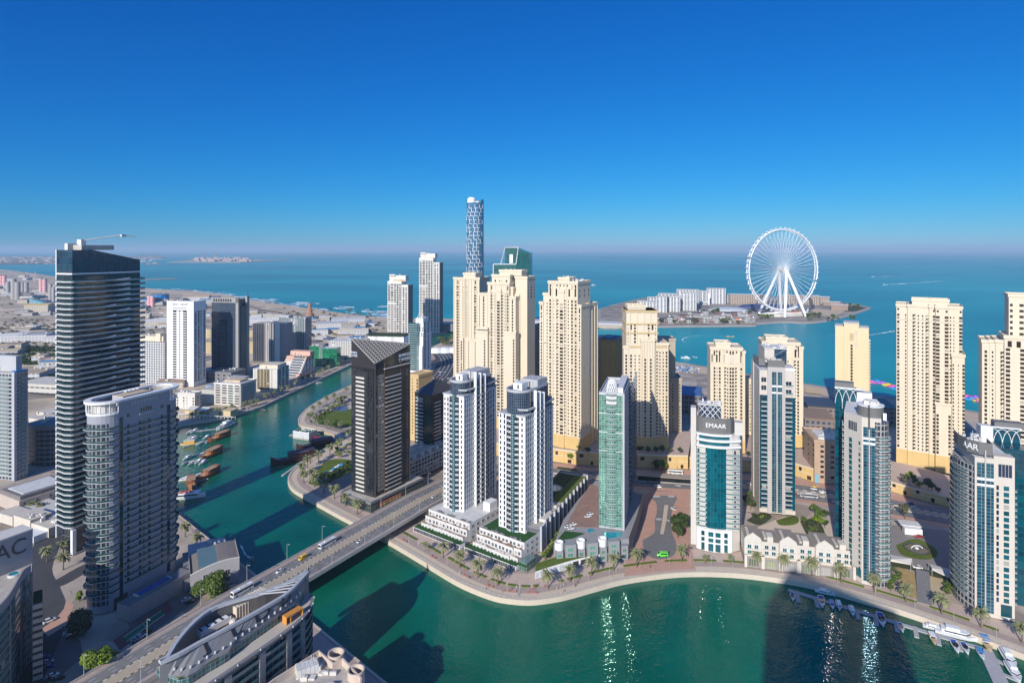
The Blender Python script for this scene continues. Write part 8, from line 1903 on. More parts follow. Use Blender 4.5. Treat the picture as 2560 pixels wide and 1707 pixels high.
vehicle('car', 'yellow', G(1657, 1186, LZ), LZ + .06, R(-12), "yellow taxi on the avenue near the tram stop"); vehicle('car', 'yellow', G(2036, 1217, LZ), LZ + .06, R(-18), "yellow taxi on the avenue by the tan block")
vehicle('van', 'white', G(1645, 1219, LZ), LZ + .06, R(-10), "white van on the avenue by the crossing stripes")
vehicle('bus', 'silver', G(2022, 1243, LZ), LZ + .06, R(-16), "silver bus on the near side of the avenue")
LN = [rail(ST, o) for o in (5.6, 9.2, 12.4, -5.6, -8.8, -12)]
cols = list(CARC)[:5] + ['white', 'white', 'silver']
for k in range(44):
 L = LN[k % 6]; i = rnd.randrange(len(L) - 1); a, b_ = Vector(L[i]), Vector(L[i + 1]); p = a.lerp(b_, rnd.random()); d_ = b_ - a; c = rnd.choice(cols)
 vehicle('car', c, tuple(p), LZ + .07, math.atan2(d_.y, d_.x) + (0 if k % 6 > 2 else math.pi), "%s car in traffic on the avenue" % c, "cars on the avenue")
for u, v, c, h in ((113, 1645, 'blue', 30), (120, 1656, 'silver', 30), (126, 1667, 'blue', 30), (132, 1690, 'white', 35), (118, 1702, 'black', 35), (146, 1698, 'black', 35), (215, 1652, 'white', 40), (178, 1592, 'black', 35), (172, 1584, 'white', 35)):
 vehicle('car', c, G(u, v, LZ), LZ + .06, R(h), "%s car parked in the lot between striped car park and bridge ramp" % c, "cars in the corner lot", 1.0)
vehicle('car', 'white', G(123, 1554, LZ), LZ + .1, R(55), "white car turning on the street below the oval ended tower", None, 1.25)
for u, v, c in ((456, 1470, 'silver'), (447, 1479, 'silver'), (466, 1500, 'white'), (474, 1506, 'black'), (352, 1592, 'white'), (366, 1582, 'black'), (340, 1600, 'silver')):
 vehicle('car', c, G(u, v, LZ), LZ + .06, R(45), "%s car parked between the podium pool and the arched hall" % c, "cars by the arched hall")
for u, v in ((1420, 1318), (1434, 1312), (1428, 1322), (1470, 1292), (1476, 1286)): vehicle('car', 'white', G(u, v, 14.2), 14.22, R(20), "white car parked on the deck beside the green tower", "cars on the paved deck")
for k in range(60):
 u, v = rnd.choice([(rnd.uniform(2000, 2085), rnd.uniform(1045, 1085)), (rnd.uniform(1120, 1180), rnd.uniform(1115, 1140)), (rnd.uniform(1082, 1128), rnd.uniform(900, 950)), (rnd.uniform(560, 660), rnd.uniform(1020, 1030)), (rnd.uniform(700, 950), rnd.uniform(836, 852))])
 c = rnd.choice(cols); vehicle('car', c, G(u, v, LZ), LZ + .05, rnd.uniform(0, 3), "small %s car far off between the towers" % c, "small far cars")
# ---------------------------------------------------------------- boats
HULL = {n: mat("hull_" + n, c, .35, .5, vary=.08) for n, c in (("white", (.74, .74, .74)), ("wood", (.32, .125, .055)), ("dark", (.05, .02, .018)), ("tan", (.62, .45, .24)), ("blue", (.05, .25, .6)), ("red", (.5, .07, .05)))}
DECKW = mat("deck_timber", (.42, .27, .16), .8, vary=.2); SEAT = mat("boat_blue_cover", (.03, .08, .35), .7)
BOATC = {}
def boat_parts(kind, hull, L):
 key = (kind, hull, L)
 if key in BOATC: return BOATC[key]
 w_ = L * (.16 if kind != 'dhow' else .15); f = L * .09; mb = MB()
 def sec(x, b_, zt): return [(x, 0, -.3), (x, b_ * .75, 0), (x, b_, zt), (x, b_ * .92, zt), (x, -b_ * .92, zt), (x, -b_, zt), (x, -b_ * .75, 0)]
 sh = [(-.5, .72, 1.0 if kind != 'dhow' else 1.7), (-.3, .95, 1.0 if kind != 'dhow' else 1.15), (.0, 1.0, 1.0), (.25, .82, 1.1), (.4, .45, 1.3 if kind != 'dhow' else 1.6), (.5, .04, 1.5 if kind != 'dhow' else 2.3)]
 loft(mb, [sec(x * L, b_ * w_, z * f) for x, b_, z in sh]); P = [('hull', mb.mesh('hull', [HULL[hull]]))]
 c = MB()
 if kind == 'yacht':
  c.prism([(-.36 * L, -w_ * .7), (.18 * L, -w_ * .7), (.28 * L, 0), (.18 * L, w_ * .7), (-.36 * L, w_ * .7)], f, f * 1.9, 0); c.box(-.25 * L, .05 * L, -w_ * .55, w_ * .55, f * 1.9, f * 2.6); P.append(('cabin', c.mesh('cabin', [HULL['white']])))
  g = MB(); g.prism([(-.3 * L, -w_ * .72), (.19 * L, -w_ * .72), (.295 * L, 0), (.19 * L, w_ * .72), (-.3 * L, w_ * .72)], f * 1.25, f * 1.65, 0); P.append(('window', g.mesh('window', [CGL])))
 elif kind == 'speed':
  c.prism([(-.1 * L, -w_ * .8), (.12 * L, -w_ * .7), (.24 * L, 0), (.12 * L, w_ * .7), (-.1 * L, w_ * .8)], f, f * 1.5, 0); P.append(('windscreen', c.mesh('windscreen', [CGL])))
  s_ = MB(); s_.box(-.42 * L, -.12 * L, -w_ * .7, w_ * .7, f * 1.0, f * 1.12); P.append(('cockpit', s_.mesh('cockpit', [SEAT if hull != 'tan' else HULL['tan']])))
 elif kind == 'covered':
  c.box(-.38 * L, .12 * L, -w_ * .85, w_ * .85, f * 2.2, f * 2.35); [c.box(x * L, x * L + .12, y * w_ - .06, y * w_ + .06, f, f * 2.2) for x in (-.36, .1) for y in (-.8, .8)]; P.append(('canopy', c.mesh('canopy', [HULL['blue'] if L % 2 < 1 else HULL['white']])))
  s_ = MB(); s_.box(-.3 * L, .1 * L, -w_ * .5, w_ * .5, f, f * 1.4); P.append(('seat', s_.mesh('seat', [DGREY])))
 elif kind == 'dhow':
  c.box(-.44 * L, .1 * L, -w_ * .68, w_ * .68, f * .95, f * 1.9); c.box(-.49 * L, -.34 * L, -w_ * .7, w_ * .7, f * 1.9, f * 2.5); P.append(('lower_deck', c.mesh('lower_deck', [HULL[hull]])))
  s_ = MB(); s_.prism([(-.34 * L, -w_ * .85), (.08 * L, -w_ * .85), (.14 * L, 0), (.08 * L, w_ * .85), (-.34 * L, w_ * .85)], f * 2.3, f * 2.42, 0); [s_.box(x * L, x * L + .35, -w_ * .6, w_ * .6, f * 1.05, f * 1.3) for x in (.16, .21, .26)]; P.append(('roof', s_.mesh('roof', [DECKW if hull == 'wood' else mat("dark_canopy", (.10, .07, .09), .7)])))
  g = MB(); [g.box(x * L, x * L + .2, y * w_ - .1, y * w_ + .1, f * .9, f * 2.35) for x in (-.32, -.14, .05) for y in (-.85, .85)]; P.append(('post', g.mesh('post', [HULL[hull]])))
  m_ = MB(); m_.tube([(.3 * L, 0, f), (.32 * L, 0, f * 4)], .14, 5); P.append(('mast', m_.mesh('mast', [HULL['wood']])))
 elif kind == 'barge':
  c.box(-.3 * L, .3 * L, -w_ * .7, w_ * .7, f, f * 3); P.append(('cabin', c.mesh('cabin', [mat("mustard_cabin", (.65, .38, .08), .7)]))); s_ = MB(); s_.box(-.33 * L, .33 * L, -w_ * .8, w_ * .8, f * 3, f * 3.2); P.append(('roof', s_.mesh('roof', [ROOFW])))
 elif kind == 'ferry':
  c.box(-.45 * L, .3 * L, -w_ * .95, w_ * .95, f, f * 2.2); c.box(-.4 * L, .1 * L, -w_ * .8, w_ * .8, f * 2.2, f * 2.3); P.append(('cabin', c.mesh('cabin', [HULL['white']]))); s_ = MB(); r_ = random.Random(3); [s_.box(x, x + .8, y, y + .8, f * 2.3, f * 2.3 + .7) for x, y in [(r_.uniform(-.4 * L, .08 * L), r_.uniform(-w_ * .7, w_ * .6)) for _ in range(26)]]; P.append(('deck_seat', s_.mesh('deck_seat', [HULL['red']])))
  g = MB(); g.box(-.42 * L, .28 * L, -w_ * .97, w_ * .97, f * 1.35, f * 1.9); P.append(('window', g.mesh('window', [CGL])))
 BOATC[key] = P; return P
def boat(kind, hull, L, uv, ang, label, group=None):
 t = thing({'dhow': 'wooden_dhow', 'yacht': 'motor_yacht', 'speed': 'speedboat', 'covered': 'tour_boat', 'barge': 'houseboat', 'ferry': 'ferry'}[kind], label, 'boat', (*G(*uv, 0), .25), R(ang), group)
 for n_, me in boat_parts(kind, hull, L): link(n_, me, t)
 return t
boat('yacht', 'white', 25, (563, 1068), 255, "large white yacht at the end of the outermost pontoon")
boat('dhow', 'wood', 26, (547, 1097), 250, "wooden dhow with pale flat roof, second pontoon from the far quay"); boat('dhow', 'wood', 27, (526, 1140), 258, "wooden dhow with tan roof at the end of the third pontoon"); boat('dhow', 'wood', 25, (519, 1190), 258, "open decked wooden dhow beside the lowest pontoon"); boat('dhow', 'wood', 24, (478, 1215), 300, "wooden dhow moored broadside just above the ferry")
boat('ferry', 'white', 22, (474, 1245), 15, "white party boat with rows of red seats beside the oval ended tower"); boat('barge', 'tan', 15, (473, 1112), 200, "mustard houseboat with a white roof"); boat('yacht', 'white', 13, (466, 1200), 200, "white motor yacht tucked above the broadside dhow")
boat('dhow', 'dark', 38, (733, 1154), 214, "long dark restaurant dhow moored at the lower park tip"); boat('dhow', 'dark', 34, (787, 1119), 214, "dark restaurant dhow further in beside the park")
for i, uv in enumerate([(474, 1082), (487, 1079), (509, 1076), (473, 1099), (484, 1098), (495, 1095), (499, 1111), (517, 1095), (520, 1106), (531, 1099), (468, 1147), (483, 1141), (478, 1160), (498, 1155), (462, 1160), (494, 1192), (508, 1158)]):
 boat(('covered', 'yacht', 'speed')[i % 3], 'white', (9, 11, 8)[i % 3], uv, 255 + rnd.uniform(-8, 8), "small white boat moored among the pontoons beside the oval ended tower", "small boats at the near pontoons")
boat('covered', 'blue', 9, (505, 1138), 258, "bright blue covered boat beside the third pontoon dhow")
for uv, k, h, L, lab in (((1982, 1493), 'speed', 'white', 8, "white speedboat at the first finger of the long pontoon"), ((2054, 1506), 'speed', 'white', 11, "long white speedboat at the second finger"), ((2063, 1484), 'yacht', 'white', 10, "white yacht with blue cockpit between pontoon and quay"), ((2080, 1514), 'covered', 'white', 8, "small covered boat between two fingers"), ((2097, 1515), 'yacht', 'white', 9, "white cabin boat beside the covered boat"),
  ((2130, 1529), 'yacht', 'white', 9, "white boat at the third finger above the glitter"), ((2203, 1551), 'speed', 'white', 12, "dark cockpit speedboat at the fourth finger"), ((2253, 1570), 'speed', 'white', 8, "small speedboat at the fifth finger"), ((2337, 1573), 'yacht', 'white', 10, "white boat on the quay side of the pontoon"), ((2332, 1598), 'covered', 'tan', 9, "tan covered boat at the seventh finger"),
  ((2393, 1591), 'yacht', 'white', 18, "big white yacht on the quay side of the pontoon"), ((2388, 1617), 'speed', 'white', 10, "open white speedboat beyond the tan boat"), ((2413, 1622), 'speed', 'white', 9, "white speedboat next to the open one"), ((2452, 1637), 'covered', 'white', 8, "dark decked boat next to the broad pier"), ((2466, 1612), 'covered', 'tan', 12, "tan and green tour boat by the pier head"), ((2521, 1650), 'yacht', 'white', 15, "sleek white yacht beyond the broad pier"), ((2534, 1684), 'yacht', 'white', 14, "second sleek yacht beyond the broad pier")):
 boat(k, h, L, uv, -112 if uv[1] > 1600 or uv[0] < 2060 or uv[1] in (1514, 1515, 1529, 1551, 1570, 1598) else -28, lab)
for uv, k, L, a, lab in (((1826, 842), 'speed', 16, -5, "yellow speedboat leading a curved wake off the beach"), ((2230, 829), 'speed', 14, 15, "speedboat leading a straight wake between two cream towers"), ((632, 1398), 'speed', 5, -60, "tiny yellow jet ski under the tower shadow"), ((1714, 896), 'yacht', 16, 150, "white boat off the beach by the pavilion jetty"), ((1737, 893), 'speed', 10, 120, "small boat lying off the beach"), ((798, 958), 'covered', 9, 35, "small tour boat heading up the canal"), ((2183, 692), 'speed', 22, 180, "far boat at the head of the upper wake"), ((2213, 712), 'speed', 22, 180, "far boat at the head of the lower wake"), ((1484, 714), 'yacht', 26, 20, "tiny white boat out at sea behind the cream towers")):
 boat(k, 'tan' if 'yellow' in lab else 'white', L, uv, a, lab)
# pontoons
PONT = mat("pontoon_grey", (.40, .39, .40), .8, vary=.15)
def pontoon(label, lines, w_=2.4):
 p0 = Vector(G(*lines[0][0], .5)); t = thing('pontoon', label, 'pontoon', (*p0, 0))
 for k, (a, b_) in enumerate(lines):
  p, q = Vector(G(*a, .5)) - p0, Vector(G(*b_, .5)) - p0; d_ = (q - p).normalized(); n_ = Vector((-d_.y, d_.x)) * (w_ / 2 if k == 0 else 1.0); mb = MB(); mb.prism([tuple(p + n_), tuple(p - n_), tuple(q - n_), tuple(q + n_)], .1, .62 if k == 0 else .58, 0); build('walkway' if k == 0 else 'finger', mb, PONT, t)
pontoon("long pontoon with boat fingers along the quay", [((1970, 1473), (2458, 1622))] + [((2031 - 38, 1481), (1996, 1504)), ((2038, 1491), (2045, 1517)), ((2141, 1522), (2146, 1546)), ((2187, 1534), (2192, 1562)), ((2238, 1549), (2244, 1578)), ((2287, 1565), (2292, 1592)), ((2343, 1584), (2348, 1611)), ((2396, 1600), (2402, 1626))], 2.6)
pontoon("broad pier at the corner of the basin", [((2462, 1621), (2506, 1714)), ((2475, 1640), (2530, 1668)), ((2490, 1676), (2550, 1702))], 6)
for lab, a, b_ in (("outermost short pontoon by the far quay", (480, 1079), (551, 1070)), ("pontoon with houseboat and dhow", (458, 1116), (540, 1095)), ("pontoon with the tan roofed dhow", (456, 1156), (512, 1146)), ("lowest pontoon above the ferry", (478, 1206), (520, 1196)), ("jetty beside the restaurant dhows", (706, 1188), (770, 1142))): pontoon(lab, [(a, b_)], 2.2)
# ---------------------------------------------------------------- street furniture
LMP = mat("lamp_metal", (.45, .45, .44), .5)
pm = MB(); pm.tube([(0, 0, 0), (0, 0, 9)], [.13, .08], 6); pme = pm.mesh('pole', [LMP]); pm = MB(); pm.tube([(0, 0, 9), (.8, 0, 9.3), (1.9, 0, 9.25)], .07, 5); pm.box(1.4, 2.5, -.18, .18, 9.2, 9.34); hme = pm.mesh('lamp_head', [LMP])
def lamp(xy, z, h, label, group): t = thing('street_lamp', label, 'street lamp', (*xy, z), h, group); link('pole', pme, t); link('lamp_head', hme, t)
for s in range(-110, 281, 26): lamp(bp(s, .2), bz(s) + .5, hd - R(90), "street lamp on the far parapet of the bridge road", "lamps on the far parapet"); lamp(bp(s + 9, BW - .2), bz(s + 9) + .5, hd + R(90), "street lamp on the near parapet of the bridge road", "lamps on the near parapet")
for i in range(3, len(QUAY) - 40, 3): p = rail(QUAY, -6.6)[i]; t = thing('promenade_lamp', "slim lamp post between the lanes of the promenade", 'street lamp', (*p, LZ), rnd.uniform(0, 6), "promenade lamps"); t.scale = (.6, .6, .62); link('pole', pme, t); link('lamp_head', hme, t)
for i in range(2, len(ST) - 1, 2): p = rail(ST, 15)[i]; lamp(p, LZ, R(250), "street lamp on the avenue", "lamps on the avenue")
bm_ = MB(); bm_.box(-.9, .9, -.25, .25, .38, .46); bs_ = bm_.mesh('seat', [mat("bench_red", (.5, .10, .05), .6)]); bm_ = MB(); bm_.box(-.9, .9, .22, .3, .46, .9); bb_ = bm_.mesh('backrest', [MC["bench_red"]]); bm_ = MB(); bm_.box(-.05, .05, -.22, .22, 0, .38); bl_ = bm_.mesh('leg', [DGREY])
Q7 = rail(QUAY, -7.0)
for i in range(60, len(QUAY) - 42, 5):
 for s_ in (-1.6, 1.6):
  a, b_ = Vector(Q7[i]), Vector(Q7[i + 1]); d_ = (b_ - a).normalized(); p = a + d_ * s_; t = thing('park_bench', "red bench in a pair on the promenade", 'bench', (*p, LZ + .03), math.atan2(d_.y, d_.x), "red promenade benches"); link('seat', bs_, t); link('backrest', bb_, t); [link('leg', bl_, t, (x, 0, 0)) for x in (-.7, .7)]
# quay railing
t = thing('quay_railing', "thin grey railing along the quay edge of the promenade", 'railing', (*QUAY[0], LZ)); q0 = Vector((*QUAY[0], LZ)); L = rail(QUAY, -.5)
mb = MB()
for h_ in (.75, 1.15): mb.tube([(x - q0.x, y - q0.y, .3 + h_) for x, y in L], .05, 4, cap=False)
build('rail', mb, LMP, t); mb = MB()
for a, b_ in zip(L, L[1:]):
 a, b_ = Vector(a), Vector(b_); n = max(1, int((b_ - a).length / 2))
 for k in range(n): p = a.lerp(b_, k / n); mb.box(p.x - q0.x - .05, p.x - q0.x + .05, p.y - q0.y - .05, p.y - q0.y + .05, .3, 1.45)
stuff(build('post', mb, LMP, t))
# tram stop
st_ = [p for p in rail(ST, .0)]; p = Vector(G(1665, 1203, LZ)); t = thing('tram_stop', "long tram stop with a flat grey canopy and glazed sides on the avenue", 'tram stop', (*p, LZ), R(-11))
for n_, bx, m in (('roof', (-24, 24, -4, 4, 4.2, 4.7), mat("stop_roof", (.34, .29, .24), .7)), ('glass_side', (-22, 22, -3.2, -3, .8, 3.6), CGL), ('glass_side', (-22, 22, 3, 3.2, .8, 3.6), CGL), ('platform', (-26, 26, -3.6, 3.6, 0, .75), CONC)): mb = MB(); mb.box(*bx); build(n_, mb, m, t)
for x in range(-22, 23, 8): mb = MB(); mb.box(-.15, .15, -2.8, 2.8, .75, 4.2); link('frame', mb.mesh('frame', [GREY]), t, (x, 0, 0))
# fountain court, shade sails, steps between the two quay towers
poly("drive", [(2222, 1310), (2400, 1330), (2400, 1420), (2370, 1450), (2222, 1400)], LZ + .05, mat("drive_paving", (.26, .235, .22), .9, vary=.15))
poly("oval_lawn", [(2240, 1362), (2290, 1346), (2340, 1372), (2334, 1395), (2290, 1396), (2252, 1384)], LZ + .12, LAWN, 4)
c = G(2292, 1372, LZ); t = thing('fountain', "round dark fountain pool with a white arch in an oval lawn", 'fountain', (*c, LZ)); mb = MB(); mb.lathe([(7, 0), (7, .7), (6.2, .7), (6.2, .3)], (0, 0), 28); build('rim', mb, DGREY, t); mb = MB(); mb.lathe([(0, .4), (6.2, .4)], (0, 0), 28); build('pool', mb, mat("dark_pool", (.03, .03, .03), .1, .6), t); mb = MB(); mb.tube([(3.4 * math.cos(a), 0, .4 + 1.8 * math.sin(a)) for a in [math.pi * i / 10 for i in range(11)]], .3, 6); build('arch', mb, WHITE, t); mb = MB(); mb.lathe([(1.2, .4), (.8, 1.2), (0, 1.4)], (0, 0), 12); build('basin', mb, ROOFW, t)
SAIL = mat("sail_canvas", (.66, .63, .58), .8, vary=.08)
for lab, cs in (("white shade sail nearer the tower with the round drum", ((2223, 1385), (2280, 1400), (2277, 1411), (2226, 1402))), ("white shade sail nearer the tower cut by the photo edge", ((2322, 1408), (2392, 1432), (2378, 1446), (2330, 1424)))):
 Q = [G(u, v, 6) for u, v in cs]; c = Q[0]; t = thing('shade_sail', lab, 'canopy', (*c, LZ)); mb = MB(); mb.prism([(x - c[0], y - c[1]) for x, y in Q], [3.4] * len(Q), [3.5, 4.6, 3.5, 4.6], 0, None, True); build('canvas', mb, SAIL, t)
 for x, y in Q: mb = MB(); mb.tube([(0, 0, 0), (0, 0, 3.4)], .12, 5); link('post', mb.mesh('post', [LMP]), t, (x - c[0], y - c[1], 0))
poly("hedge_bed", [(2226, 1404), (2290, 1415), (2368, 1440), (2360, 1448), (2280, 1424), (2226, 1414)], LZ + .1, MC.get("scrub_green"))
poly("stair_slope", [(2244, 1416), (2290, 1432), (2296, 1498), (2250, 1484)], LZ + .14, mat("dry_lawn", (.42, .30, .13), .95, vary=.25, scale=.3)); poly("stair_slope", [(2318, 1438), (2366, 1448), (2366, 1508), (2326, 1504)], LZ + .14, mat("sandy_slope", (.52, .42, .26), .95, vary=.15))
t = thing('steps', "wide grey steps to the quay between dry lawn and sandy slope", 'steps', (*G(2296, 1430, LZ), LZ)); p = Vector(G(2306, 1432, LZ)); q = Vector(G(2312, 1508, LZ))
mb = MB(); r0 = Vector(t.location[:2]); d_ = (q - p) / 16; n_ = Vector((-d_.y, d_.x)).normalized() * 3.2
for k in range(16): a = p + d_ * k - r0; b_ = a + d_ * 1.05; mb.prism([tuple(a + n_), tuple(a - n_), tuple(b_ - n_), tuple(b_ + n_)], 0, 1.7 - k * .1, 0)
build('flight', mb, GREY, t)
b = Bld('guard_house', "small white walled entrance house at the drive by the avenue", 'building', G(2262, 1335, 3), 16, 3, None, WHITE); b.box(0, 10, 0, 5, 0, 4); b.box(-1, 11, 4, 12, 4, 4.4, 'roof', ROOFW); b.finish()
# people on the promenade: one figure in three outfits, repeated
def figure(col, nm):
 me = bpy.data.meshes.new('person'); o = bpy.data.objects.new('person_source', me); COL.objects.link(o)
 V = [(0, 0, .95), (0, 0, 1.2), (0, 0, 1.42), (0, 0, 1.55), (0, .02, 1.66), (0, .01, 1.76), (-.1, 0, .9), (-.11, .06, .5), (-.11, .0, .08), (-.11, .14, .05), (.1, 0, .9), (.12, -.1, .5), (.13, -.18, .1), (.13, -.05, .05), (-.2, 0, 1.4), (-.27, .03, 1.13), (-.25, .12, .9), (.2, 0, 1.4), (.27, -.03, 1.13), (.26, .06, .88)]
 E = [(0, 1), (1, 2), (2, 3), (3, 4), (4, 5), (0, 6), (6, 7), (7, 8), (8, 9), (0, 10), (10, 11), (11, 12), (12, 13), (2, 14), (14, 15), (15, 16), (2, 17), (17, 18), (18, 19)]
 RD = [.15, .14, .15, .06, .10, .08, .10, .075, .05, .04, .10, .075, .05, .04, .07, .05, .04, .07, .05, .04]
 me.from_pydata(V, E, []); o.modifiers.new('s', 'SKIN'); o.modifiers.new('d', 'SUBSURF').levels = 1
 for v, r_ in zip(me.skin_vertices[0].data, RD): v.radius = (r_, r_ * .8)
 me.skin_vertices[0].data[0].use_root = True
 m2 = bpy.data.meshes.new_from_object(o.evaluated_get(bpy.context.evaluated_depsgraph_get())); bpy.data.objects.remove(o)
 m2.materials.clear(); m2.materials.append(mat("clothes_" + nm, col, .9)); return m2
for nm, col in (("dark", (.03, .03, .04)), ("pale", (.6, .58, .55)), ("red", (.4, .06, .05))):
 me = figure(col, nm)
 for k in range(8):
  i = rnd.randrange(40, len(QUAY) - 45); p = rail(QUAY, -rnd.uniform(2.5, 11))[i]
  tag(link('person', me, None, (*p, LZ + .03), rnd.uniform(0, 6)), "person in %s clothes walking on the promenade" % nm, 'person', "walkers in %s clothes" % nm)
# ================================================================ industry and sheds on the plain, surf, wakes, far port
r = random.Random(23)
TINT = [("white", ROOFW), ("sandy", mat("sandy_roof", (.44, .35, .25), .9)), ("sand coloured", mat("sand_shed", (.50, .40, .27), .85)), ("blue roofed", mat("blue_shed", (.10, .25, .42), .6)), ("brown", mat("brown_shed", (.30, .22, .17), .85)), ("dark grey", GREY), ("cream", OFFW)]
SHEDW = [grid("shed_wall_%d" % i, c, (.12, .12, .13), 6, 5, .5, .3, .4) for i, c in enumerate([(.5, .5, .5), (.48, .42, .34), (.36, .35, .36)])]
def shed(u, v, w_, d_, h_, ang, tint, label, group, name='warehouse'):
 x, y = G(u, v, LZ); t = thing(name, label, 'warehouse', (x, y, LZ), R(ang), group); mb = MB(); mb.box(-w_ / 2, w_ / 2, 0, d_, 0, h_); build('wall', mb, SHEDW[r.randrange(3)], t)
 mb = MB()
 if r.random() < .5: mb.prism([(-w_ / 2 - .5, -.5), (w_ / 2 + .5, -.5), (w_ / 2 + .5, d_ / 2), (-w_ / 2 - .5, d_ / 2)], h_, [h_ + .4, h_ + .4, h_ + d_ * .1, h_ + d_ * .1], 0); mb.prism([(-w_ / 2 - .5, d_ / 2 + .01), (w_ / 2 + .5, d_ / 2 + .01), (w_ / 2 + .5, d_ + .5), (-w_ / 2 - .5, d_ + .5)], h_, [h_ + d_ * .1, h_ + d_ * .1, h_ + .4, h_ + .4], 0)
 else: mb.box(-w_ / 2 - .3, w_ / 2 + .3, -.3, d_ + .3, h_, h_ + .6)
 build('roof', mb, tint, t)
 for k in range(r.randrange(0, 3)): mb = MB(); mb.box(-1.5, 1.5, -1.5, 1.5, 0, 2.2); build('roof_unit', mb, PLANT, t).location = (r.uniform(-w_ * .4, w_ * .4), r.uniform(2, d_ - 2), h_ + d_ * .05)
ZN = [(-60, 140, 692, 760, 40), (-60, 140, 760, 860, 16), (345, 530, 736, 800, 26), (355, 520, 800, 890, 14), (618, 700, 770, 830, 8), (700, 960, 800, 838, 24), (790, 900, 846, 870, 10), (-60, 60, 860, 900, 6), (100, 145, 900, 960, 6), (420, 470, 900, 975, 8)]
for u0, u1, v0, v1, n in ZN:
 for k in range(n):
  u, v = r.uniform(u0, u1), r.uniform(v0, v1); nm, m = TINT[r.randrange(7)]; s_ = 1.0 if v > 780 else 1.5
  shed(u, v, r.uniform(14, 42) * s_, r.uniform(12, 30) * s_, r.uniform(4, 11) * (1.2 if v < 760 else 1), r.uniform(8, 22) + (90 if r.random() < .2 else 0), m, "%s low shed on the dusty industrial plain" % nm, "sheds on the industrial plain")
for u, v, w_, d_, h_, c, lab in ((26, 855, 46, 34, 12, ROOFW, "large white roofed warehouse nearest the banded tower, with a flat parapet"), (80, 854, 50, 30, 13, LGREY, "large pale grey warehouse with a low pitched roof near the banded tower"), (90, 782, 60, 40, 22, CREAMY, "yellow windowless hall on the plain below the blue tanks"), (395, 818, 60, 40, 14, ROOFW, "big white hall behind the white slab tower with sign"), (655, 812, 70, 36, 12, ROOFW, "long white shed between navy tower and beach"), (690, 815, 40, 30, 24, CREAM, "cream windowless block near the beach"), (640, 805, 26, 20, 17, CREAM, "smaller cream block near the beach"), (870, 812, 80, 50, 13, ROOFW, "widest white hall in the cluster by the shore"), (830, 822, 70, 40, 12, LGREY, "grey panelled hall in the cluster by the shore"), (885, 838, 60, 30, 10, CREAM, "cream hall in front of the white cluster by the shore"), (488, 752, 90, 40, 14, mat("tan_shed", (.52, .38, .24), .8), "long tan hall behind the navy tower by the shore")):
 shed(u, v, w_, d_, h_, 14, c, lab, None)
CHK = grid("red_white_check", (.62, .62, .62), (.45, .04, .05), 7.5, 7.5, .999, .5, .5);
def stack(u, v, rad, h_, m, label, group=None, cat='chimney'):
 t = thing('industrial_stack', label, cat, (*G(u, v, LZ), LZ), 0, group); mb = MB(); mb.prism([(rad * math.cos(2 * math.pi * i / 14), rad * math.sin(2 * math.pi * i / 14)) for i in range(14)], 0, h_, 0); build('shaft', mb, m, t); mb = MB(); mb.lathe([(rad * 1.08, h_ - 1), (rad * 1.08, h_), (rad * .7, h_)], (0, 0), 14); build('rim', mb, LGREY, t)
for u, v, rad, h_ in ((103, 734, 8, 62), (112, 734, 8, 62), (3, 714, 9, 52), (11, 714, 9, 52), (373, 766, 6, 34), (381, 766, 6, 34)): stack(u, v, rad, h_, CHK, "red and white checked chimney of the power works", "checked chimneys")
for u, v, rad, h_ in ((20, 738, 8, 54), (34, 748, 9, 76), (44, 748, 9, 64), (56, 733, 8, 46), (66, 733, 8, 46), (126, 754, 6, 62), (134, 754, 6, 52)): stack(u, v, rad, h_, mat("silo_grey", (.36, .34, .33), .7), "grey concrete silo of the power works", "grey silos", 'silo')
for u, v in ((68, 706), (88, 706)): stack(u, v, 1.6, 62, CHK, "thin striped mast on the far plain", "striped masts", 'mast')
BT = mat("tank_blue", (.02, .26, .60), .5); TB = mat("tank_teal", (.10, .36, .48), .5); DB = mat("tank_navy", (.05, .16, .32), .5); YT = mat("tank_cream", (.62, .50, .30), .7)
for u, v, rad, h_, m, lab in ((399, 754, 30, 26, BT, "bright blue storage tank near the shore"), (372, 757, 30, 18, DB, "navy storage tank near the shore"), (87, 758, 15, 15, TB, "pale blue tank, first of a row on the plain"), (97, 761, 15, 15, TB, "pale blue tank in the middle of the row"), (107, 764, 15, 15, TB, "pale blue tank at the near end of the row"), (455, 772, 20, 16, YT, "cream tank behind the white slab tower"), (522, 880, 16, 22, YT, "cream tank between the white and navy towers, lower"), (522, 845, 16, 22, YT, "cream tank between the white and navy towers, upper"), (625, 850, 18, 24, YT, "cream tank between the navy and striped towers, upper"), (625, 880, 18, 24, YT, "cream tank between the navy and striped towers, lower")): stack(u, v, rad, h_, m, lab, None, 'tank')
t = thing('brown_minaret', "brown tapering spire on a round drum near the beach", 'tower', (*G(774, 795, LZ), LZ)); mb = MB(); mb.lathe([(11, 0), (11, 12), (8, 13), (7, 24), (5, 25), (3, 38), (0, 46)], (0, 0), 14); build('spire', mb, mat("spire_brown", (.36, .19, .12), .8), t); mb = MB(); mb.lathe([(12, 0), (12, 2), (11, 2)], (0, 0), 14); build('base', mb, BROWN, t)
HW = mat("plain_road", (.26, .235, .215), .9, vary=.2, scale=.03); PALER = mat("pale_track", (.44, .37, .29), .95, vary=.2, scale=.03)
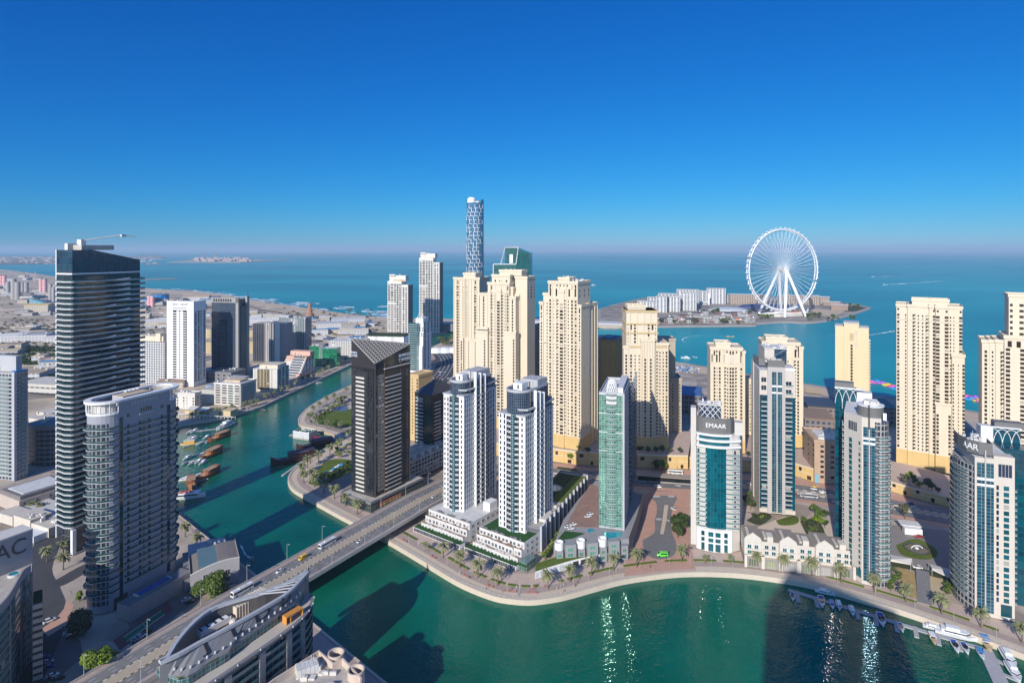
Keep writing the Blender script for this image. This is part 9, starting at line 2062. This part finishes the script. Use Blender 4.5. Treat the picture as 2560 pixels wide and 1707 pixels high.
for pts, w_, m in (([(780, 858), (850, 846), (912, 838), (1000, 832)], 26, HW), ([(-100, 1010), (70, 992), (140, 985), (300, 960), (480, 905), (700, 862), (800, 850)], 34, HW), ([(-100, 1000), (140, 975), (300, 950), (520, 890)], 12, PALER), ([(-100, 800), (140, 772), (360, 745), (460, 742)], 16, PALER), ([(-100, 868), (140, 850), (360, 830), (530, 800), (690, 795)], 16, HW), ([(340, 790), (440, 780), (620, 790), (900, 822)], 14, PALER), ([(380, 742), (560, 756), (700, 782), (960, 815)], 10, mat("shore_pipe_track", (.14, .11, .09), .9)), ([(1020, 930), (1085, 905), (1125, 890)], 20, DARKA)): roadstrip("plain_road", pts, w_, m, LZ + .08)
roadstrip("curving_highway", [(1040, 1010), (1078, 965), (1108, 930), (1118, 905), (1100, 880), (1060, 868)], 34, DARKA, LZ + .1)
for o in (-9, -3, 3, 9):
 L_ = smoothline([G(u, v, LZ) for u, v in [(1040, 1010), (1078, 965), (1108, 930), (1118, 905), (1100, 880), (1060, 868)]], 6); mb = MB(); strip(mb, L_, o + .5, o - .5, LZ + .14); struct(build("highway_line", mb, LGREY))
b = Bld('white_arch_station', "low white vaulted buildings by the curving highway", 'building', G(1080, 880, 3), 10, 3, None, WHITE)
for i in range(3): b.mb('vault#%d' % i, WHITE).lathe([(14, 0), (13, 5), (8, 8), (0, 9)], (8 + i * 15, i * 5), 16)
b.finish()
for i in range(14): u, v = rnd.uniform(1100, 1136), rnd.uniform(852, 866); small(G(u, v, LZ), LZ, "tree on the green corner by the canal mouth", "trees by the canal mouth", None, rnd.uniform(1.2, 2.2))
b = Bld('mouth_block', "low grey waterfront block in shade by the canal mouth", 'building', G(1100, 828, 3), 10, 3, None, GREY); b.mb('wall', grid("mouth_wall", (.2, .21, .23), (.06, .09, .12), 6, 5, .6, .6, .2)).box(-10, 70, 0, 40, 0, 17); b.finish()
# buildings of the beach strip seen between the cream towers
for lab, u0, u1, vt, vb, m in (("dark blue roofed mall building behind the tower with yellow cornices", 1676, 1752, 985, 1030, mat("blue_roof2", (.08, .15, .33), .5)), ("low brown beach building between the teal tower and tan block", 2012, 2085, 1046, 1072, BROWN), ("dark roofed beach block beside the glass slab tower", 2020, 2090, 1015, 1040, DGREY), ("dark low block at the beach behind the lone cream tower", 2195, 2240, 1020, 1060, DGREY)):
 d = F * 184 / (vb - HY); b = Bld('beach_building', lab, 'building', U(u0, d), 18, 3, None, m); W = b.xu(u1); b.mb('wall', grid("beach_wall", (.2, .17, .16), (.03, .04, .06), 5, 5, .6, .5, .2)).box(0, W, 0, 30, 0, max(5, b.zv(vt))); b.box(-1, W + 1, -1, 44, max(5, b.zv(vt)), max(5, b.zv(vt)) + 1, 'roof', m); b.finish()
UMB = mat("umbrella_straw", (.40, .31, .2), .9)
um = MB(); um.lathe([(1.7, 2.1), (0, 2.8)], (0, 0), 8); ume = um.mesh('canopy', [UMB]); um = MB(); um.tube([(0, 0, 0), (0, 0, 2.4)], .06, 4); upe = um.mesh('pole', [LMP])
for i in range(6):
 for j in range(12):
  u, v = 2014 + j * 3.0 + i * .8, 974 + i * 2.2 + j * .25; t = thing('beach_umbrella', "straw beach umbrella in the tidy rows on the sand", 'umbrella', (*G(u, v, LZ), LZ), 0, "beach umbrellas in rows"); link('canopy', ume, t); link('pole', upe, t)
for k in range(60):
 u, v = 1684 + rnd.uniform(0, 62), 914 + rnd.uniform(0, 14) ; v += (u - 1684) * .10
 t = thing('beach_cabana', "%s cabana at the beach club behind the tower with yellow cornices" % ("blue" if k % 2 else "white"), 'cabana', (*G(u, v, LZ), LZ), rnd.uniform(0, 3), "beach club cabanas %s" % ("blue" if k % 2 else "white")); mb = MB(); mb.box(-1.6, 1.6, -1.6, 1.6, 2.2, 2.5); link('roof', mb.mesh('roof', [HULL['blue'] if k % 2 else ROOFW]), t); mb = MB(); mb.box(-1.4, 1.4, -1.4, -1.2, 0, 2.2); link('screen', mb.mesh('screen', [ROOFW]), t)
# bean bags on the lower lawn
bb = MB(); bb.lathe([(.9, 0), (1.1, .3), (.7, .8), (0, 1.0)], (0, 0), 8)
for nm in ('blue', 'white'):
 me = bb.mesh('bean_bag', [mat("bag_" + nm, (.02, .25, .62) if nm == 'blue' else (.7, .7, .68), .8)])
 for k in range(26 if nm == 'blue' else 10):
  s_, q = rnd.random(), rnd.random(); u, v = 792 + 72 * s_ - 8 * q, 1203 - 40 * s_ + 6 * (q - .5) - 8 * q; o = tag(link('bean_bag', me, None, (*G(u, v, LZ), LZ + .06)), "%s bean bag on the lower park lawn" % nm, 'bean bag', "%s bean bags" % nm); o.scale = (1.3, 1.3, 1.0)
# surf, wakes
FOAM = mat("sea_foam", (.78, .82, .82), .8, vary=.1)
def foam(name, label, L):
 mb = MB(); rr = random.Random(len(label))
 for u0, v0, u1, v1, w0 in L:
  p, q = Vector(G(u0, v0, 0)), Vector(G(u1, v1, 0)); d_ = q - p; n = max(3, int(d_.length / 14)); nn = Vector((-d_.y, d_.x)).normalized(); top, bot = [], []
  for i in range(n + 1):
   t_ = i / n; c = p + d_ * t_; ww = w0 * math.sin(math.pi * min(1, max(.03, t_))) * rr.uniform(.35, 1.25); o_ = rr.uniform(-.3, .3) * w0; top.append(c + nn * (ww / 2 + o_)); bot.append(c + nn * (-ww / 2 + o_))
  for i in range(n): mb.face([(*bot[i], .06), (*bot[i + 1], .06), (*top[i + 1], .06), (*top[i], .06)])
 o = stuff(build(name, mb, FOAM)); tag(o, label, 'foam')
rr = random.Random(12); SL = []
base = [(362, 722), (460, 728), (530, 737), (620, 756), (700, 764), (830, 786), (925, 797), (968, 800)]
for k in range(95):
 i = rr.randrange(7); t_ = rr.random(); (ua, va), (ub, vb) = base[i], base[i + 1]; u, v = ua + (ub - ua) * t_, va + (vb - va) * t_ - abs(rr.gauss(0, 1)) * (3 + (ua - 360) * .018); L_ = rr.uniform(10, 50); SL.append((u, v, u + L_, v + L_ * .11, rr.uniform(8, 30)))
for i in range(7): SL.append((*base[i], *base[i + 1], 26))
foam('surf', "white surf breaking along the long beach of the plain", SL)
foam('surf', "thin surf line along the beach below the cream towers", [(1866, 938.5, 2012, 963, 5), (2012, 963, 2085, 975.5, 6), (2085, 975.5, 2180, 991, 5), (1673, 906.5, 1750, 918, 3), (2237, 1000, 2414, 1030, 4), (1098, 801, 1134, 797, 16), (2414, 1030, 2560, 1055, 4)])
foam('wake', "curved white wake behind the yellow speedboat", [(1824, 842, 1790, 839, 5), (1795, 839, 1755, 838.5, 4), (1760, 838, 1725, 841, 3.5), (1730, 840, 1706, 846, 3), (1709, 844.5, 1704, 852, 2.5), (1704, 850, 1716, 858, 2)])
foam('wake', "white wake streak between two cream towers", [(2228, 829.5, 2196, 834, 8), (2205, 833, 2170, 838, 6), (2185, 836, 2120, 839.5, 4), (2120, 839, 2060, 839.5, 2.5)])
foam('wake', "upper straight white wake far out at sea", [(2186, 692, 2240, 689.5, 24), (2230, 690, 2330, 685.5, 16)]); foam('wake', "lower straight white wake far out at sea", [(2216, 711.5, 2280, 708, 26), (2270, 708.5, 2368, 702, 20)])
foam('wake', "churned wake of the jet ski in the canal", [(630, 1398, 616, 1387, 1.6), (622, 1392, 606, 1374, 2.2), (610, 1380, 600, 1360, 1.0)])
# far port
t = thing('container_port', "hazy rose coloured container port on the horizon", 'port', (*G(540, 650, 4), 4)); ox, oy = G(540, 650, 4); PM = mat("port_rose", (.42, .34, .32), .8)
r = random.Random(5); mb = MB()
for k in range(70): x, y = G(r.uniform(484, 604), r.uniform(646, 654), 4); mb.box(x - ox, x - ox + r.uniform(40, 160), y - oy, y - oy + 60, 0, r.uniform(12, 34))
stuff(build('container_stack', mb, PM, t))
def crane(u, v, h_, lab):
 t = thing('port_crane', lab, 'crane', (*G(u, v, 4), 4), 0, "port cranes on the horizon"); L = [((-14, -10, 0), (-14, -10, h_ * .6)), ((14, -10, 0), (14, -10, h_ * .6)), ((-14, 20, 0), (-14, 20, h_ * .6)), ((14, 20, 0), (14, 20, h_ * .6))]
 for a, b_ in L: mb = MB(); mb.tube([a, b_], 3, 4); build('leg', mb, PM, t)
 mb = MB(); mb.tube([(0, 30, h_ * .6), (0, -60, h_ * .6)], 4, 4); mb.tube([(0, 0, h_ * .6), (0, -10, h_)], 3, 4); mb.tube([(0, -10, h_), (0, -70, h_ * .9)], 2.5, 4); build('boom', mb, PM, t)
for u, v in ((505, 648), (517, 647), (537, 647), (542, 648), (352, 647), (360, 648), (372, 647), (382, 648), (395, 647)): crane(u, v, 150 if u > 400 else 130, "hazy port crane on the horizon")
mb = MB()
for k in range(240): u, v = r.uniform(-60, 400), r.uniform(643, 661); x, y = G(u, v, 6); s_ = y / 1500; mb.box(x, x + r.uniform(4, 14) * s_, y, y + 3 * s_, 5, 5 + r.uniform(.4, 1.6) * s_)
o = stuff(build('far_town', mb, mat("far_town_pale", (.48, .40, .36), .9, vary=.5, scale=.0008))); tag(o, "low hazy town along the far shore", 'town')
# ================================================================ air
mb = MB(); mb.box(-64000, 64000, -3000, 64000, -4, 330); hz = stuff(build("haze", mb, [])); vm = bpy.data.materials.new("haze_air"); vm.use_nodes = True
t = vm.node_tree; t.nodes.clear(); pv = t.nodes.new("ShaderNodeVolumePrincipled"); om = t.nodes.new("ShaderNodeOutputMaterial"); t.links.new(pv.outputs[0], om.inputs['Volume'])
pv.inputs['Color'].default_value = (.58, .80, 1.0, 1); pv.inputs['Density'].default_value = 5.0e-5; pv.inputs['Anisotropy'].default_value = 0.0
hz.data.materials.append(vm)
